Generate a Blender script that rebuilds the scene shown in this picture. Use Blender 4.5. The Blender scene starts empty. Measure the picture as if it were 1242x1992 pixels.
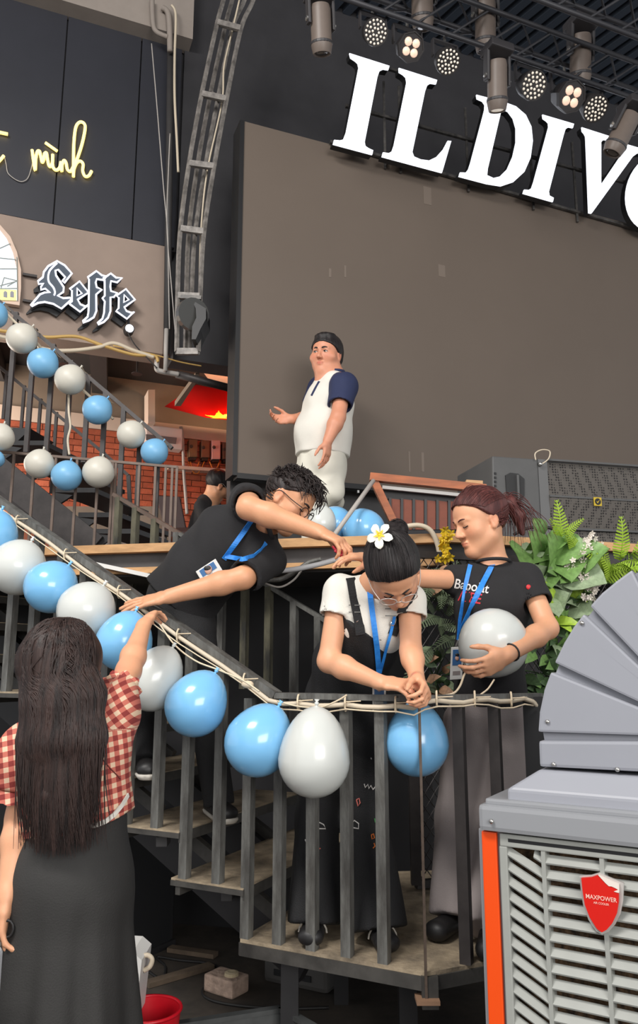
import bpy, math, random
import numpy as np
from mathutils import Vector, Matrix
random.seed(7)
rng = np.random.default_rng(7)
scene = bpy.context.scene
COL = scene.collection
# ------------------------------------------------------------------ camera
IMG_W, IMG_H, FPX, CAM_Z = 1242.0, 1992.0, 1500.0, 1.40
PITCH = math.atan(294.0 / FPX)
cam_data = bpy.data.cameras.new('camera')
cam_data.sensor_fit = 'VERTICAL'
cam_data.sensor_height = 24.0
cam_data.lens = FPX / IMG_H * 24.0
cam_data.clip_end = 200
cam = bpy.data.objects.new('camera', cam_data)
COL.objects.link(cam)
cam.location = (0, 0, CAM_Z)
cam.rotation_euler = (math.pi / 2 + PITCH, 0, 0)
scene.camera = cam
# ------------------------------------------------------------------ world, daylight, added fill lamps, exposure
world = bpy.data.worlds.new('overcast_sky')
scene.world = world
world.use_nodes = True
world.node_tree.nodes['Background'].inputs[0].default_value = (0.97, 0.98, 1.0, 1)
world.node_tree.nodes['Background'].inputs[1].default_value = 0.62
def area_light(name, loc, target, size, size_y, power, color=(1, 1, 1)):
    l = bpy.data.lights.new(name, 'AREA'); l.shape = 'RECTANGLE'
    l.size = size; l.size_y = size_y; l.energy = power; l.color = color
    o = bpy.data.objects.new(name, l); COL.objects.link(o)
    o.location = loc
    o.rotation_euler = (Vector(target) - Vector(loc)).to_track_quat('-Z', 'Y').to_euler()
    return o
area_light('overhead_fill', (-2.6, -0.6, 6.6), (0.0, 3.2, 0.8), 2.6, 1.3, 320, (1.0, 0.97, 0.93))  # added lamp for the upper-left balloon highlights; the roof has no opening
area_light('entrance_daylight', (3.2, -6.0, 3.6), (0.0, 4.0, 1.6), 5.0, 3.0, 420, (1.0, 0.97, 0.93))
area_light('rear_wall_fill', (-4.2, 6.9, 3.3), (-1.5, 7.8, 3.3), 1.6, 1.6, 90, (1.0, 0.9, 0.78))  # added fill lamp to brighten the brick wall; no window stands here
vs = scene.view_settings
vs.view_transform = 'Standard'; vs.look = 'None'; vs.gamma = 1.0; vs.use_curve_mapping = False
vs.exposure = 0.35
# ------------------------------------------------------------------ geometry of the photograph
_c, _s = math.cos(PITCH), math.sin(PITCH)
def ray(px, py):
    a = (px - 621.0) / FPX; b = (996.0 - py) / FPX
    return Vector((a, _c - b * _s, _s + b * _c))
def PY(px, py, Y):
    r = ray(px, py); return Vector((0, 0, CAM_Z)) + r * (Y / r.y)
def PZ(px, py, z):
    r = ray(px, py); return Vector((0, 0, CAM_Z)) + r * ((z - CAM_Z) / r.z)
class Plane:
    """vertical plane through p (x, y) running along d; u metres along it, w metres off it towards the room"""
    def __init__(self, p, d):
        self.p = Vector((p[0], p[1], 0)); self.d = Vector((d[0], d[1], 0)).normalized()
        self.n = Vector((self.d.y, -self.d.x, 0))
    def uv(self, px, py, off=0.0):
        r = ray(px, py); o = self.p + self.n * off
        t = (o - Vector((0, 0, CAM_Z))).dot(self.n) / r.dot(self.n)
        q = Vector((0, 0, CAM_Z)) + r * t
        return ((q - o).dot(self.d), q.z)
    def at(self, u, z, off=0.0):
        return self.p + self.d * u + self.n * off + Vector((0, 0, z))
    def px(self, px, py, off=0.0):
        u, z = self.uv(px, py, off); return self.at(u, z, off)
# ------------------------------------------------------------------ materials
def srgb(r, g, b):
    f = lambda c: (c / 12.92 if c <= 0.04045 else ((c + 0.055) / 1.055) ** 2.4)
    return (f(r / 255.0), f(g / 255.0), f(b / 255.0), 1.0)
MATS = {}
def mat(name, col, rough=0.6, metal=0.0, vary=0.0, scale=8.0, bump=0.0, bscale=None, col2=None, emit=None,
        estr=0.0, coat=0.0, sss=0.0, trans=0.0, stretch=None, attr=False, sheen=0.0, spec=0.5):
    if name in MATS: return MATS[name]
    m = bpy.data.materials.new(name); m.use_nodes = True
    nt = m.node_tree; N = nt.nodes; L = nt.links
    b = N['Principled BSDF']
    c = srgb(*col)
    b.inputs['Base Color'].default_value = c
    b.inputs['Roughness'].default_value = rough
    b.inputs['Metallic'].default_value = metal
    b.inputs['Specular IOR Level'].default_value = spec
    if coat: b.inputs['Coat Weight'].default_value = coat; b.inputs['Coat Roughness'].default_value = 0.08
    if sheen: b.inputs['Sheen Weight'].default_value = sheen
    if trans: b.inputs['Transmission Weight'].default_value = trans
    if sss:
        b.inputs['Subsurface Weight'].default_value = sss
        b.inputs['Subsurface Radius'].default_value = (0.02, 0.008, 0.004)
        b.inputs['Subsurface Scale'].default_value = 0.5
    if emit:
        b.inputs['Emission Color'].default_value = srgb(*emit); b.inputs['Emission Strength'].default_value = estr
    tc = N.new('ShaderNodeTexCoord'); src = tc.outputs['Object']
    if stretch:
        mp = N.new('ShaderNodeMapping'); mp.inputs['Scale'].default_value = stretch
        L.new(src, mp.inputs['Vector']); src = mp.outputs['Vector']
    if vary:
        n = N.new('ShaderNodeTexNoise'); n.inputs['Scale'].default_value = scale; n.inputs['Detail'].default_value = 6
        n.inputs['Roughness'].default_value = 0.62
        L.new(src, n.inputs['Vector'])
        cr = N.new('ShaderNodeValToRGB')
        d = srgb(*col2) if col2 else tuple(x * (1 - vary) for x in c[:3]) + (1,)
        hi = c if col2 else tuple(min(1, x * (1 + vary)) for x in c[:3]) + (1,)
        cr.color_ramp.elements[0].position = 0.34; cr.color_ramp.elements[0].color = d
        cr.color_ramp.elements[1].position = 0.66; cr.color_ramp.elements[1].color = hi
        L.new(n.outputs['Fac'], cr.inputs['Fac']); L.new(cr.outputs['Color'], b.inputs['Base Color'])
    if attr:
        a = N.new('ShaderNodeAttribute'); a.attribute_name = 'tint'
        mx = N.new('ShaderNodeMix'); mx.data_type = 'RGBA'; mx.blend_type = 'MULTIPLY'; mx.inputs[0].default_value = 1.0
        old = b.inputs['Base Color'].links
        if old: L.new(old[0].from_socket, mx.inputs[6])
        else: mx.inputs[6].default_value = c
        L.new(a.outputs['Color'], mx.inputs[7]); L.new(mx.outputs[2], b.inputs['Base Color'])
    if bump:
        n2 = N.new('ShaderNodeTexNoise'); n2.inputs['Scale'].default_value = bscale or scale * 4; n2.inputs['Detail'].default_value = 5
        L.new(src, n2.inputs['Vector'])
        bp = N.new('ShaderNodeBump'); bp.inputs['Strength'].default_value = bump; bp.inputs['Distance'].default_value = 0.01
        L.new(n2.outputs['Fac'], bp.inputs['Height']); L.new(bp.outputs['Normal'], b.inputs['Normal'])
    MATS[name] = m
    return m
# ------------------------------------------------------------------ objects
def tag(o, label=None, cat=None, group=None, kind=None):
    if label: o['label'] = label
    if cat: o['category'] = cat
    if group: o['group'] = group
    if kind: o['kind'] = kind
    return o
def thing(name, loc, label, cat, group=None, kind=None):
    o = bpy.data.objects.new(name, None); COL.objects.link(o)
    o.empty_display_size = 0.1; o.location = Vector(loc)
    return tag(o, label, cat, group, kind)
def world_loc(o):
    p = Vector(o.location)
    while o.parent is not None:
        o = o.parent; p = p + Vector(o.location)
    return p
def link_mesh(name, me, m, parent=None, base=None):
    """the mesh comes in world coordinates; it is recentred on its own base and parented without rotation"""
    n = len(me.vertices); co = np.empty(n * 3, 'f'); me.vertices.foreach_get('co', co); co = co.reshape(-1, 3)
    if base is None:
        lo, hi = co.min(0), co.max(0); base = np.array([(lo[0] + hi[0]) / 2, (lo[1] + hi[1]) / 2, lo[2]])
    base = np.array(base, 'f')
    me.vertices.foreach_set('co', (co - base).astype('f').ravel()); me.update()
    o = bpy.data.objects.new(name, me); COL.objects.link(o)
    if m is not None: me.materials.append(m)
    b = Vector([float(x) for x in base])
    if parent is not None:
        o.parent = parent; o.location = b - world_loc(parent)
    else: o.location = b
    return o
def ortho(d):
    d = Vector(d).normalized(); a = Vector((0, 0, 1)) if abs(d.z) < 0.95 else Vector((0, 1, 0))
    x = d.cross(a).normalized(); return d, x, d.cross(x).normalized()
class MB:
    def __init__(self): self.v = []; self.f = []
    def add(self, vs, fs):
        k = len(self.v); self.v += [tuple(p) for p in vs]; self.f += [tuple(i + k for i in q) for q in fs]; return self
    def hexa(self, p):
        return self.add(p, [(0, 3, 2, 1), (4, 5, 6, 7), (0, 1, 5, 4), (1, 2, 6, 5), (2, 3, 7, 6), (3, 0, 4, 7)])
    def box(self, c, ax, ay, az):
        c, ax, ay, az = Vector(c), Vector(ax), Vector(ay), Vector(az)
        return self.hexa([c - ax - ay - az, c + ax - ay - az, c + ax + ay - az, c - ax + ay - az,
                          c - ax - ay + az, c + ax - ay + az, c + ax + ay + az, c - ax + ay + az])
    def abox(self, lo, hi):
        return self.box([(lo[i] + hi[i]) / 2 for i in range(3)], ((hi[0] - lo[0]) / 2, 0, 0), (0, (hi[1] - lo[1]) / 2, 0), (0, 0, (hi[2] - lo[2]) / 2))
    def bar(self, a, b, w, h, up=(0, 0, 1)):
        a, b = Vector(a), Vector(b); d = (b - a).normalized(); up = Vector(up)
        if abs(d.dot(up)) > 0.98: up = Vector((0, 1, 0))
        x = d.cross(up).normalized(); y = x.cross(d).normalized()
        return self.box((a + b) / 2, (b - a) / 2, x * w / 2, y * h / 2)
    def tube(self, pts, r, n=8, close=False, caps=True):
        pts = [Vector(p) for p in pts]; m = len(pts)
        rr = r if isinstance(r, (list, tuple)) else [r] * m
        rings = []; px = None
        for i, p in enumerate(pts):
            if close: d = pts[(i + 1) % m] - pts[i - 1]
            else: d = pts[min(i + 1, m - 1)] - pts[max(i - 1, 0)]
            if d.length < 1e-9: d = Vector((0, 0, 1))
            d.normalize()
            if px is None: _, x, _ = ortho(d)
            else:
                x = px - d * px.dot(d); x = x.normalized() if x.length > 1e-6 else ortho(d)[1]
            px = x; y = d.cross(x)
            rings.append([p + (x * math.cos(2 * math.pi * k / n) + y * math.sin(2 * math.pi * k / n)) * rr[i] for k in range(n)])
        vs = [q for ring in rings for q in ring]; fs = []
        for i in range(m if close else m - 1):
            j = (i + 1) % m
            for k in range(n):
                l = (k + 1) % n; fs.append((i * n + k, i * n + l, j * n + l, j * n + k))
        if caps and not close:
            fs.append(tuple(range(n - 1, -1, -1))); fs.append(tuple((m - 1) * n + k for k in range(n)))
        return self.add(vs, fs)
    def ribbon(self, pts, w, side, t=0.0015):
        """flat band of width w along pts; side is the direction across it (one vector or one per point)"""
        pts = [Vector(p) for p in pts]; vs = []; fs = []
        for i, p in enumerate(pts):
            d = (pts[min(i + 1, len(pts) - 1)] - pts[max(i - 1, 0)]).normalized()
            s = Vector(side[i] if isinstance(side, list) else side); s = (s - d * s.dot(d)).normalized(); n = d.cross(s)
            vs += [p - s * w / 2 - n * t, p + s * w / 2 - n * t, p + s * w / 2 + n * t, p - s * w / 2 + n * t]
        for i in range(len(pts) - 1):
            for k in range(4):
                l = (k + 1) % 4; fs.append((i * 4 + k, i * 4 + l, i * 4 + 4 + l, i * 4 + 4 + k))
        m = len(pts) - 1
        fs += [(3, 2, 1, 0), (m * 4, m * 4 + 1, m * 4 + 2, m * 4 + 3)]
        return self.add(vs, fs)
    def lathe(self, prof, c, axis, n=24, x=None):
        """prof: (radius, height along axis)"""
        c = Vector(c); d, x0, y0 = ortho(axis)
        vs = [c + d * h + (x0 * math.cos(2 * math.pi * k / n) + y0 * math.sin(2 * math.pi * k / n)) * r for r, h in prof for k in range(n)]
        fs = [(i * n + k, i * n + (k + 1) % n, (i + 1) * n + (k + 1) % n, (i + 1) * n + k) for i in range(len(prof) - 1) for k in range(n)]
        if prof[0][0] > 1e-5: fs.append(tuple(range(n - 1, -1, -1)))
        if prof[-1][0] > 1e-5: fs.append(tuple((len(prof) - 1) * n + k for k in range(n)))
        return self.add(vs, fs)
    def prism(self, poly, ext):
        """convex or simple polygon of 3-D points extruded by ext"""
        poly = [Vector(p) for p in poly]; ext = Vector(ext); n = len(poly)
        return self.add(poly + [p + ext for p in poly], [tuple(range(n - 1, -1, -1)), tuple(range(n, 2 * n))] + [(i, (i + 1) % n, n + (i + 1) % n, n + i) for i in range(n)])
    def ball(self, c, r, n=12, sc=(1, 1, 1)):
        c = Vector(c); m = n // 2
        vs = []; fs = []
        for i in range(m + 1):
            a = math.pi * i / m
            for k in range(n):
                b = 2 * math.pi * k / n
                vs.append((c.x + r * sc[0] * math.sin(a) * math.cos(b), c.y + r * sc[1] * math.sin(a) * math.sin(b), c.z - r * sc[2] * math.cos(a)))
        for i in range(m):
            for k in range(n): fs.append((i * n + k, i * n + (k + 1) % n, (i + 1) * n + (k + 1) % n, (i + 1) * n + k))
        return self.add(vs, fs)
    def mesh(self, name, smooth=False, bevel=0.0):
        me = bpy.data.meshes.new(name); me.from_pydata(self.v, [], self.f)
        me.validate(); me.update()
        if bevel:
            import bmesh
            bm = bmesh.new(); bm.from_mesh(me); bmesh.ops.recalc_face_normals(bm, faces=bm.faces)
            bmesh.ops.bevel(bm, geom=bm.edges[:], offset=bevel, segments=2, affect='EDGES', profile=0.6)
            bm.to_mesh(me); bm.free()
        else:
            import bmesh
            bm = bmesh.new(); bm.from_mesh(me); bmesh.ops.recalc_face_normals(bm, faces=bm.faces); bm.to_mesh(me); bm.free()
        if smooth:
            me.polygons.foreach_set('use_smooth', [True] * len(me.polygons))
        me.update(); return me
    def build(self, name, m, parent=None, smooth=False, bevel=0.0, base=None):
        return link_mesh(name, self.mesh(name, smooth, bevel), m, parent, base)
def smooth_angle(o, deg=35):
    me = o.data; me.polygons.foreach_set('use_smooth', [True] * len(me.polygons))
    try: me.set_sharp_from_angle(angle=math.radians(deg))
    except Exception: pass
    return o
def copy_tree(o, parent=None, loc=None):
    c = o.copy(); COL.objects.link(c)
    if parent is not None: c.parent = parent
    if loc is not None: c.location = loc
    for ch in list(o.children): copy_tree(ch, c)
    return c
def curve_mesh(outlines, depth, bevel=0.0):
    """outlines in 2-D, first filled, holes by even-odd; returns (verts, faces) with thickness along z 0..depth"""
    cu = bpy.data.curves.new('outline', 'CURVE'); cu.dimensions = '2D'; cu.fill_mode = 'BOTH'; cu.extrude = depth / 2; cu.bevel_depth = bevel
    for pts in outlines:
        sp = cu.splines.new('POLY'); sp.points.add(len(pts) - 1); sp.use_cyclic_u = True
        for i, p in enumerate(pts): sp.points[i].co = (p[0], p[1], 0, 1)
    o = bpy.data.objects.new('outline', cu); COL.objects.link(o)
    me = bpy.data.meshes.new_from_object(o.evaluated_get(bpy.context.evaluated_depsgraph_get()))
    v = [(p.co.x, p.co.y, p.co.z + depth / 2) for p in me.vertices]; f = [tuple(p.vertices) for p in me.polygons]
    bpy.data.objects.remove(o); bpy.data.curves.remove(cu); bpy.data.meshes.remove(me)
    return v, f
def text_mesh(s, size, depth=0.0):
    cu = bpy.data.curves.new('lettering', 'FONT'); cu.body = s; cu.size = size; cu.align_x = 'CENTER'; cu.align_y = 'CENTER'; cu.extrude = depth
    cu.offset = size * 0.012
    o = bpy.data.objects.new('lettering', cu); COL.objects.link(o)
    me = bpy.data.meshes.new_from_object(o.evaluated_get(bpy.context.evaluated_depsgraph_get()))
    v = [(p.co.x, p.co.y, p.co.z) for p in me.vertices]; f = [tuple(p.vertices) for p in me.polygons]
    bpy.data.objects.remove(o); bpy.data.curves.remove(cu); bpy.data.meshes.remove(me)
    return v, f
def bez(pts, n=8):
    """Catmull-Rom through the points"""
    pts = [Vector(p) for p in pts]; out = []
    for i in range(len(pts) - 1):
        p0 = pts[max(i - 1, 0)]; p1 = pts[i]; p2 = pts[i + 1]; p3 = pts[min(i + 2, len(pts) - 1)]
        for k in range(n):
            t = k / n
            out.append(0.5 * ((2 * p1) + (p2 - p0) * t + (2 * p0 - 5 * p1 + 4 * p2 - p3) * t * t + (3 * p1 - p0 - 3 * p2 + p3) * t ** 3))
    out.append(pts[-1]); return out
# ================================================================== MATERIALS
M = {}
M['floor'] = mat('dark_concrete', (74, 66, 58), 0.75, vary=0.5, scale=3.0, bump=0.4, col2=(40, 36, 33))
M['black_wall'] = mat('black_wall', (52, 51, 54), 0.7, vary=0.15, scale=2.0)
M['stage_black'] = mat('stage_black', (34, 33, 35), 0.55, vary=0.2, scale=3.0)
M['stage_grey'] = mat('stage_grey', (74, 73, 74), 0.6, vary=0.15, scale=6.0)
M['sheet'] = mat('navy_sheet', (48, 49, 56), 0.45, vary=0.1, scale=1.2)
M['taupe'] = mat('taupe_wall', (150, 132, 120), 0.8, vary=0.06, scale=2.5)
M['taupe_dark'] = mat('taupe_inner_wall', (146, 128, 112), 0.8, vary=0.06, scale=2.5)
M['beam'] = mat('beige_beam', (148, 138, 130), 0.75, vary=0.08, scale=3.0)
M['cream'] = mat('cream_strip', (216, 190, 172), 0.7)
M['soffit'] = mat('dark_soffit', (50, 46, 46), 0.75)
M['brick'] = [mat('brick_%s' % 'abcd'[i], c, 0.85, vary=0.14, scale=14, bump=0.3) for i, c in enumerate(((184, 92, 62), (172, 84, 56), (192, 100, 70), (162, 80, 54)))]
M['mortar'] = mat('mortar', (128, 74, 54), 0.9)
M['led'] = mat('led_face', (104, 93, 84), 0.55, vary=0.03, scale=1.0, spec=0.3)
M['led_spot'] = mat('led_faulty_module', (116, 104, 94), 0.55)
M['black'] = mat('black_plastic', (26, 26, 28), 0.5)
M['wood'] = mat('pale_wood', (196, 152, 106), 0.55, vary=0.2, scale=4.0, stretch=(1, 6, 6), bump=0.08)
M['redwood'] = mat('red_brown_wood', (156, 84, 42), 0.5, vary=0.25, scale=5.0, stretch=(1, 5, 5), bump=0.08)
M['slatwood'] = mat('slat_wood', (118, 56, 34), 0.6, vary=0.2, scale=6.0)
M['steel'] = mat('painted_steel', (120, 120, 116), 0.5, metal=0.25, vary=0.5, scale=22.0, col2=(78, 76, 73), stretch=(1, 1, 0.25), bump=0.25)
M['steel_dark'] = mat('dark_steel', (60, 55, 54), 0.5, metal=0.2, vary=0.25, scale=10)
M['steel_worn'] = mat('worn_green_steel', (108, 104, 84), 0.6, metal=0.1, vary=0.6, scale=16.0, col2=(48, 47, 44), stretch=(1, 1, 0.3))
M['steel_warm'] = mat('warm_thin_steel', (104, 88, 78), 0.5, metal=0.2, vary=0.2, scale=10)
M['truss'] = mat('black_truss', (104, 100, 96), 0.45, metal=0.3, vary=0.4, scale=14.0, col2=(58, 57, 57))
M['rig'] = mat('rig_black', (58, 58, 62), 0.5, metal=0.3)
M['truss_worn'] = mat('worn_truss', (158, 152, 146), 0.5, metal=0.15, vary=0.5, scale=12.0, col2=(92, 88, 85))
M['tread'] = mat('dusty_chequer_plate', (178, 160, 134), 0.8, vary=0.5, scale=7.0, col2=(108, 97, 82), bump=0.5, bscale=40)
M['tread_side'] = mat('stair_steel', (62, 60, 57), 0.6, vary=0.4, scale=9.0)
M['white'] = mat('matt_white', (226, 224, 220), 0.6)
M['pipe_white'] = mat('grey_pvc', (176, 170, 164), 0.5)
M['cable'] = mat('pale_cable', (206, 192, 170), 0.55)
M['hose'] = mat('grey_hose', (196, 196, 198), 0.45)
M['cable_dark'] = mat('dark_cable', (28, 27, 27), 0.6)
M['cable_yellow'] = mat('yellow_cable', (196, 160, 92), 0.5)
M['cable_orange'] = mat('orange_cable', (214, 120, 40), 0.5)
M['rope'] = mat('twine', (222, 204, 176), 0.8)
M['glow_white'] = mat('lit_acrylic', (240, 242, 246), 0.4, emit=(240, 244, 255), estr=1.15)
M['glow_warm'] = mat('warm_neon', (255, 236, 160), 0.4, emit=(255, 220, 120), estr=1.5)
M['neon_white'] = mat('white_neon', (240, 240, 248), 0.4, emit=(238, 240, 255), estr=0.75)
M['lens_warm'] = mat('led_lens_warm', (240, 205, 180), 0.3, emit=(255, 214, 190), estr=0.45)
M['lens_pale'] = mat('led_lens_pale', (220, 212, 200), 0.25, emit=(255, 240, 220), estr=0.3)
M['chrome'] = mat('bright_metal', (200, 198, 194), 0.25, metal=0.9)
# ================================================================== SETTING
D_LED = (0.928, 0.372)
LED = Plane((-0.600, 5.46), D_LED)
WALL = Plane((-1.39, 6.26), D_LED)
BRK = Plane((-1.86, 8.3), D_LED)
STG_Z = 1.99
def struct(o, label=None): o['kind'] = 'structure'; o['label'] = label or o.name.replace('_', ' '); return o
struct(MB().abox((-9, -6, -0.12), (9, 12, 0.0)).build('floor', M['floor']), 'dark dusty concrete floor')
# black panel wall below the stage
SB = [Vector((-5.0, 4.74, 0)), Vector((0.60, 3.53, 0)), Vector((4.2, 4.73, 0))]     # front edge of the stage
def stage_slab(z0, z1, inset):
    poly = [(p.x, p.y + inset, z0) for p in SB] + [(6.5, 9.5, z0), (-6.5, 9.5, z0)]
    return MB().prism(poly, (0, 0, z1 - z0))
struct(stage_slab(STG_Z - 0.16, STG_Z - 0.04, 0.03).build('floor_stage', M['stage_grey']), 'grey edged stage floor')
struct(stage_slab(0.0, STG_Z - 0.16, 0.75).build('wall_stage_front', M['stage_black']), 'black panelled wall under the stage edge')
ti = 0
for (a, b) in ((SB[0], SB[1]), (SB[1], SB[2])):
    d = (b - a).normalized(); n = Vector((d.y, -d.x, 0))
    for (z, h, m) in ((STG_Z - 0.022, 0.042, 'wood'), (STG_Z - 0.135, 0.03, 'wood')):
        if a is SB[1] and z < STG_Z - 0.1: m = 'stage_grey'
        ti += 1
        e = b if a is SB[0] else b
        struct(MB().bar(a + Vector((0, 0, z)), e + Vector((0, 0, z)), 0.05, h).build('trim_%d' % ti, M[m]), 'timber strip along the stage edge')
# walls
def plane_wall(pl, u0, u1, z0, z1, thick, m, name, off=0.0, label=None):
    mb = MB(); c = [pl.at(u0, z0, off), pl.at(u1, z0, off), pl.at(u1, z1, off), pl.at(u0, z1, off)]
    mb.prism(c, pl.n * -thick)
    return struct(mb.build(name, m), label)
uA = WALL.uv(345, 480)[0]
zb = WALL.uv(325, 690)[1]; zt = WALL.uv(325, 480)[1]; zbeam = WALL.uv(325, 88)[1]
plane_wall(WALL, -5.5, uA - 0.09, zb, zt, 0.25, M['taupe'], 'wall_left', label='taupe band of wall carrying the lit word sign')
wl = plane_wall(WALL, -5.5, uA, zt, 9.0, 0.2, M['black_wall'], 'wall_left_upper', -0.06, label='dark sheet-clad upper wall')
us = [-5.5] + [WALL.uv(x, 300)[0] for x in (-60, 113, 265)] + [uA - 0.02]
for a, b in zip(us[:-1], us[1:]):
    MB().prism([WALL.at(a + 0.006, zt + 0.004, 0.0), WALL.at(b - 0.006, zt + 0.004, 0.0), WALL.at(b - 0.006, zbeam, 0.0), WALL.at(a + 0.006, zbeam, 0.0)], WALL.n * -0.05).build('panel', M['sheet'], wl)
struct(MB().prism([WALL.at(-5.5, zbeam, 0.16), WALL.at(uA + 0.04, zbeam, 0.16), WALL.at(uA + 0.04, zbeam + 0.75, 0.16), WALL.at(-5.5, zbeam + 0.75, 0.16)], WALL.n * -0.2).build('trim_beam', M['beam']), 'beige horizontal beam above the dark sheets')
zk = WALL.uv(400, 706)[1]
plane_wall(WALL, uA, 9.0, zk, 9.0, 0.25, M['black_wall'], 'wall_back', label='black wall behind the screen and the letters')
plane_wall(LED, 0.02, 9.0, STG_Z - 0.1, LED.uv(468, 921)[1] + 0.1, 0.1, M['stage_grey'], 'wall_screen_base', -0.25, label='grey wall below the big screen')
# soffit of the upper floor, with beams
ZS = 4.52
struct(MB().prism([WALL.at(-5.5, ZS, -0.2), WALL.at(uA + 1.6, ZS, -0.2), BRK.at(2.6, ZS, -0.3), BRK.at(-6, ZS, -0.3)], (0, 0, 0.2)).build('ceiling_mezzanine', M['soffit']), 'dark ceiling under the upper floor')
for k, u in enumerate((-2.6, -1.55, -0.5)):
    struct(MB().bar(WALL.at(u, ZS - 0.11, -0.25), BRK.at(u - 0.1, ZS - 0.11, -0.0), 0.16, 0.2).build('ceiling_beam_%d' % (k + 1), M['soffit']), 'dark beam under the upper floor')
# main roof: ribbed sheet on purlins
ZR = 8.05
struct(MB().abox((-9, -3.5, ZR + 0.08), (9, 12, ZR + 0.2)).build('ceiling', mat('roof_black', (44, 46, 52), 0.6)), 'dark roof')
rib = MB()
for i in range(64):
    u = 0.2 + i * 0.16
    a = WALL.at(u, ZR + 0.05, 0.0); b = WALL.at(u + 0.9, ZR + 0.05, 3.4)
    rib.bar(a, b, 0.085, 0.06)
struct(rib.build('ceiling_ribs', mat('roof_sheet', (84, 92, 104), 0.35, metal=0.6)), 'ribbed metal roof sheet above the stage')
# rear taupe wall, cream strip and brick wall (bricks one by one)
z_cr1 = BRK.uv(0, 788)[1]; z_cr0 = BRK.uv(0, 815)[1]
plane_wall(BRK, -6, 2.6, z_cr1, ZS + 0.2, 0.2, M['taupe_dark'], 'wall_rear_upper', label='taupe wall strip above the bricks')
struct(MB().prism([BRK.at(-6, z_cr0, 0.03), BRK.at(2.6, z_cr0, 0.03), BRK.at(2.6, z_cr1, 0.03), BRK.at(-6, z_cr1, 0.03)], BRK.n * -0.1).build('trim_cream', M['cream']), 'cream band above the brick wall')
wb = plane_wall(BRK, -6, 2.6, STG_Z - 0.05, z_cr0, 0.2, M['mortar'], 'wall_rear', label='red brick wall at the rear')
bw, bh = 0.215, 0.068
bm_ = MB().abox((0, 0, 0), (bw - 0.008, 0.02, bh - 0.008)).mesh('brick')
ang = math.atan2(D_LED[1], D_LED[0])
meshes = []
for m in M['brick']:
    me = bm_.copy(); me.materials.append(m); meshes.append(me)
u_l = BRK.uv(-8, 900)[0]; u_r = BRK.uv(470, 900)[0]; z_lo = BRK.uv(200, 1040)[1]
rest = MB(); nb = 0; cells = []
row = 0; z = z_cr0 - bh
while z > z_lo:
    u = u_l + (0.5 * bw if row % 2 else 0)
    while u < u_r: cells.append((u, z)); u += bw
    z -= bh; row += 1
# those that show largest and unobstructed (right of the stair, upper rows) are single pieces
cells.sort(key=lambda c: -(c[0] * 0.5 + c[1]))
for i, (u, z) in enumerate(cells):
    if i < 300:
        o = bpy.data.objects.new('brick', meshes[rng.integers(0, 4)]); COL.objects.link(o)
        o.parent = wb; o.location = BRK.at(u, z, 0.014 + 0.006 * rng.random()) - Vector(wb.location); o.rotation_euler = (0, 0, ang)
    else:
        rest.prism([BRK.at(u, z, 0.016), BRK.at(u + bw - 0.008, z, 0.016), BRK.at(u + bw - 0.008, z + bh - 0.008, 0.016), BRK.at(u, z + bh - 0.008, 0.016)], BRK.n * -0.02)
if rest.v:
    o = rest.build('bricks', M['brick'][1], wb); o['kind'] = 'stuff'
# ================================================================== LED SCREEN
u0, zL0 = LED.uv(462, 920); _, zL1 = LED.uv(472, 235)
scr = thing('led_screen', LED.at(2.0, zL0), 'huge dark grey blank video screen behind the man on stage', 'screen')
MB().prism([LED.at(0, zL0), LED.at(6.2, zL0), LED.at(6.2, zL1), LED.at(0, zL1)], LED.n * -0.08).build('screen_face', M['led'], scr)
MB().prism([LED.at(-0.035, zL0 - 0.02, 0.01), LED.at(0, zL0 - 0.02, 0.01), LED.at(0, zL1, 0.01), LED.at(-0.035, zL1, 0.01)], LED.n * -0.2).build('side_frame', M['black'], scr)
MB().prism([LED.at(0, zL0 - 0.04, 0.012), LED.at(6.2, zL0 - 0.04, 0.012), LED.at(6.2, zL0, 0.012), LED.at(0, zL0, 0.012)], LED.n * -0.1).build('lower_frame', M['black'], scr)
for (x0, y0, x1, y1) in ((824, 362, 840, 400), (853, 514, 867, 540), (640, 522, 645, 540), (670, 516, 674, 540), (820, 880, 826, 918), (795, 878, 799, 918)):
    a = LED.uv(x0, y0); b = LED.uv(x1, y1)
    MB().prism([LED.at(a[0], b[1], 0.0), LED.at(b[0], b[1], 0.0), LED.at(b[0], a[1], 0.0), LED.at(a[0], a[1], 0.0)], LED.n * 0.002).build('module', M['led_spot'], scr)
for i in range(9):
    u = 0.35 + i * 0.62
    MB().box(LED.at(u, zL0 - 0.06, 0.0), LED.d * 0.008, LED.n * 0.01, (0, 0, 0.01)).build('clip', M['chrome'], scr)
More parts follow.
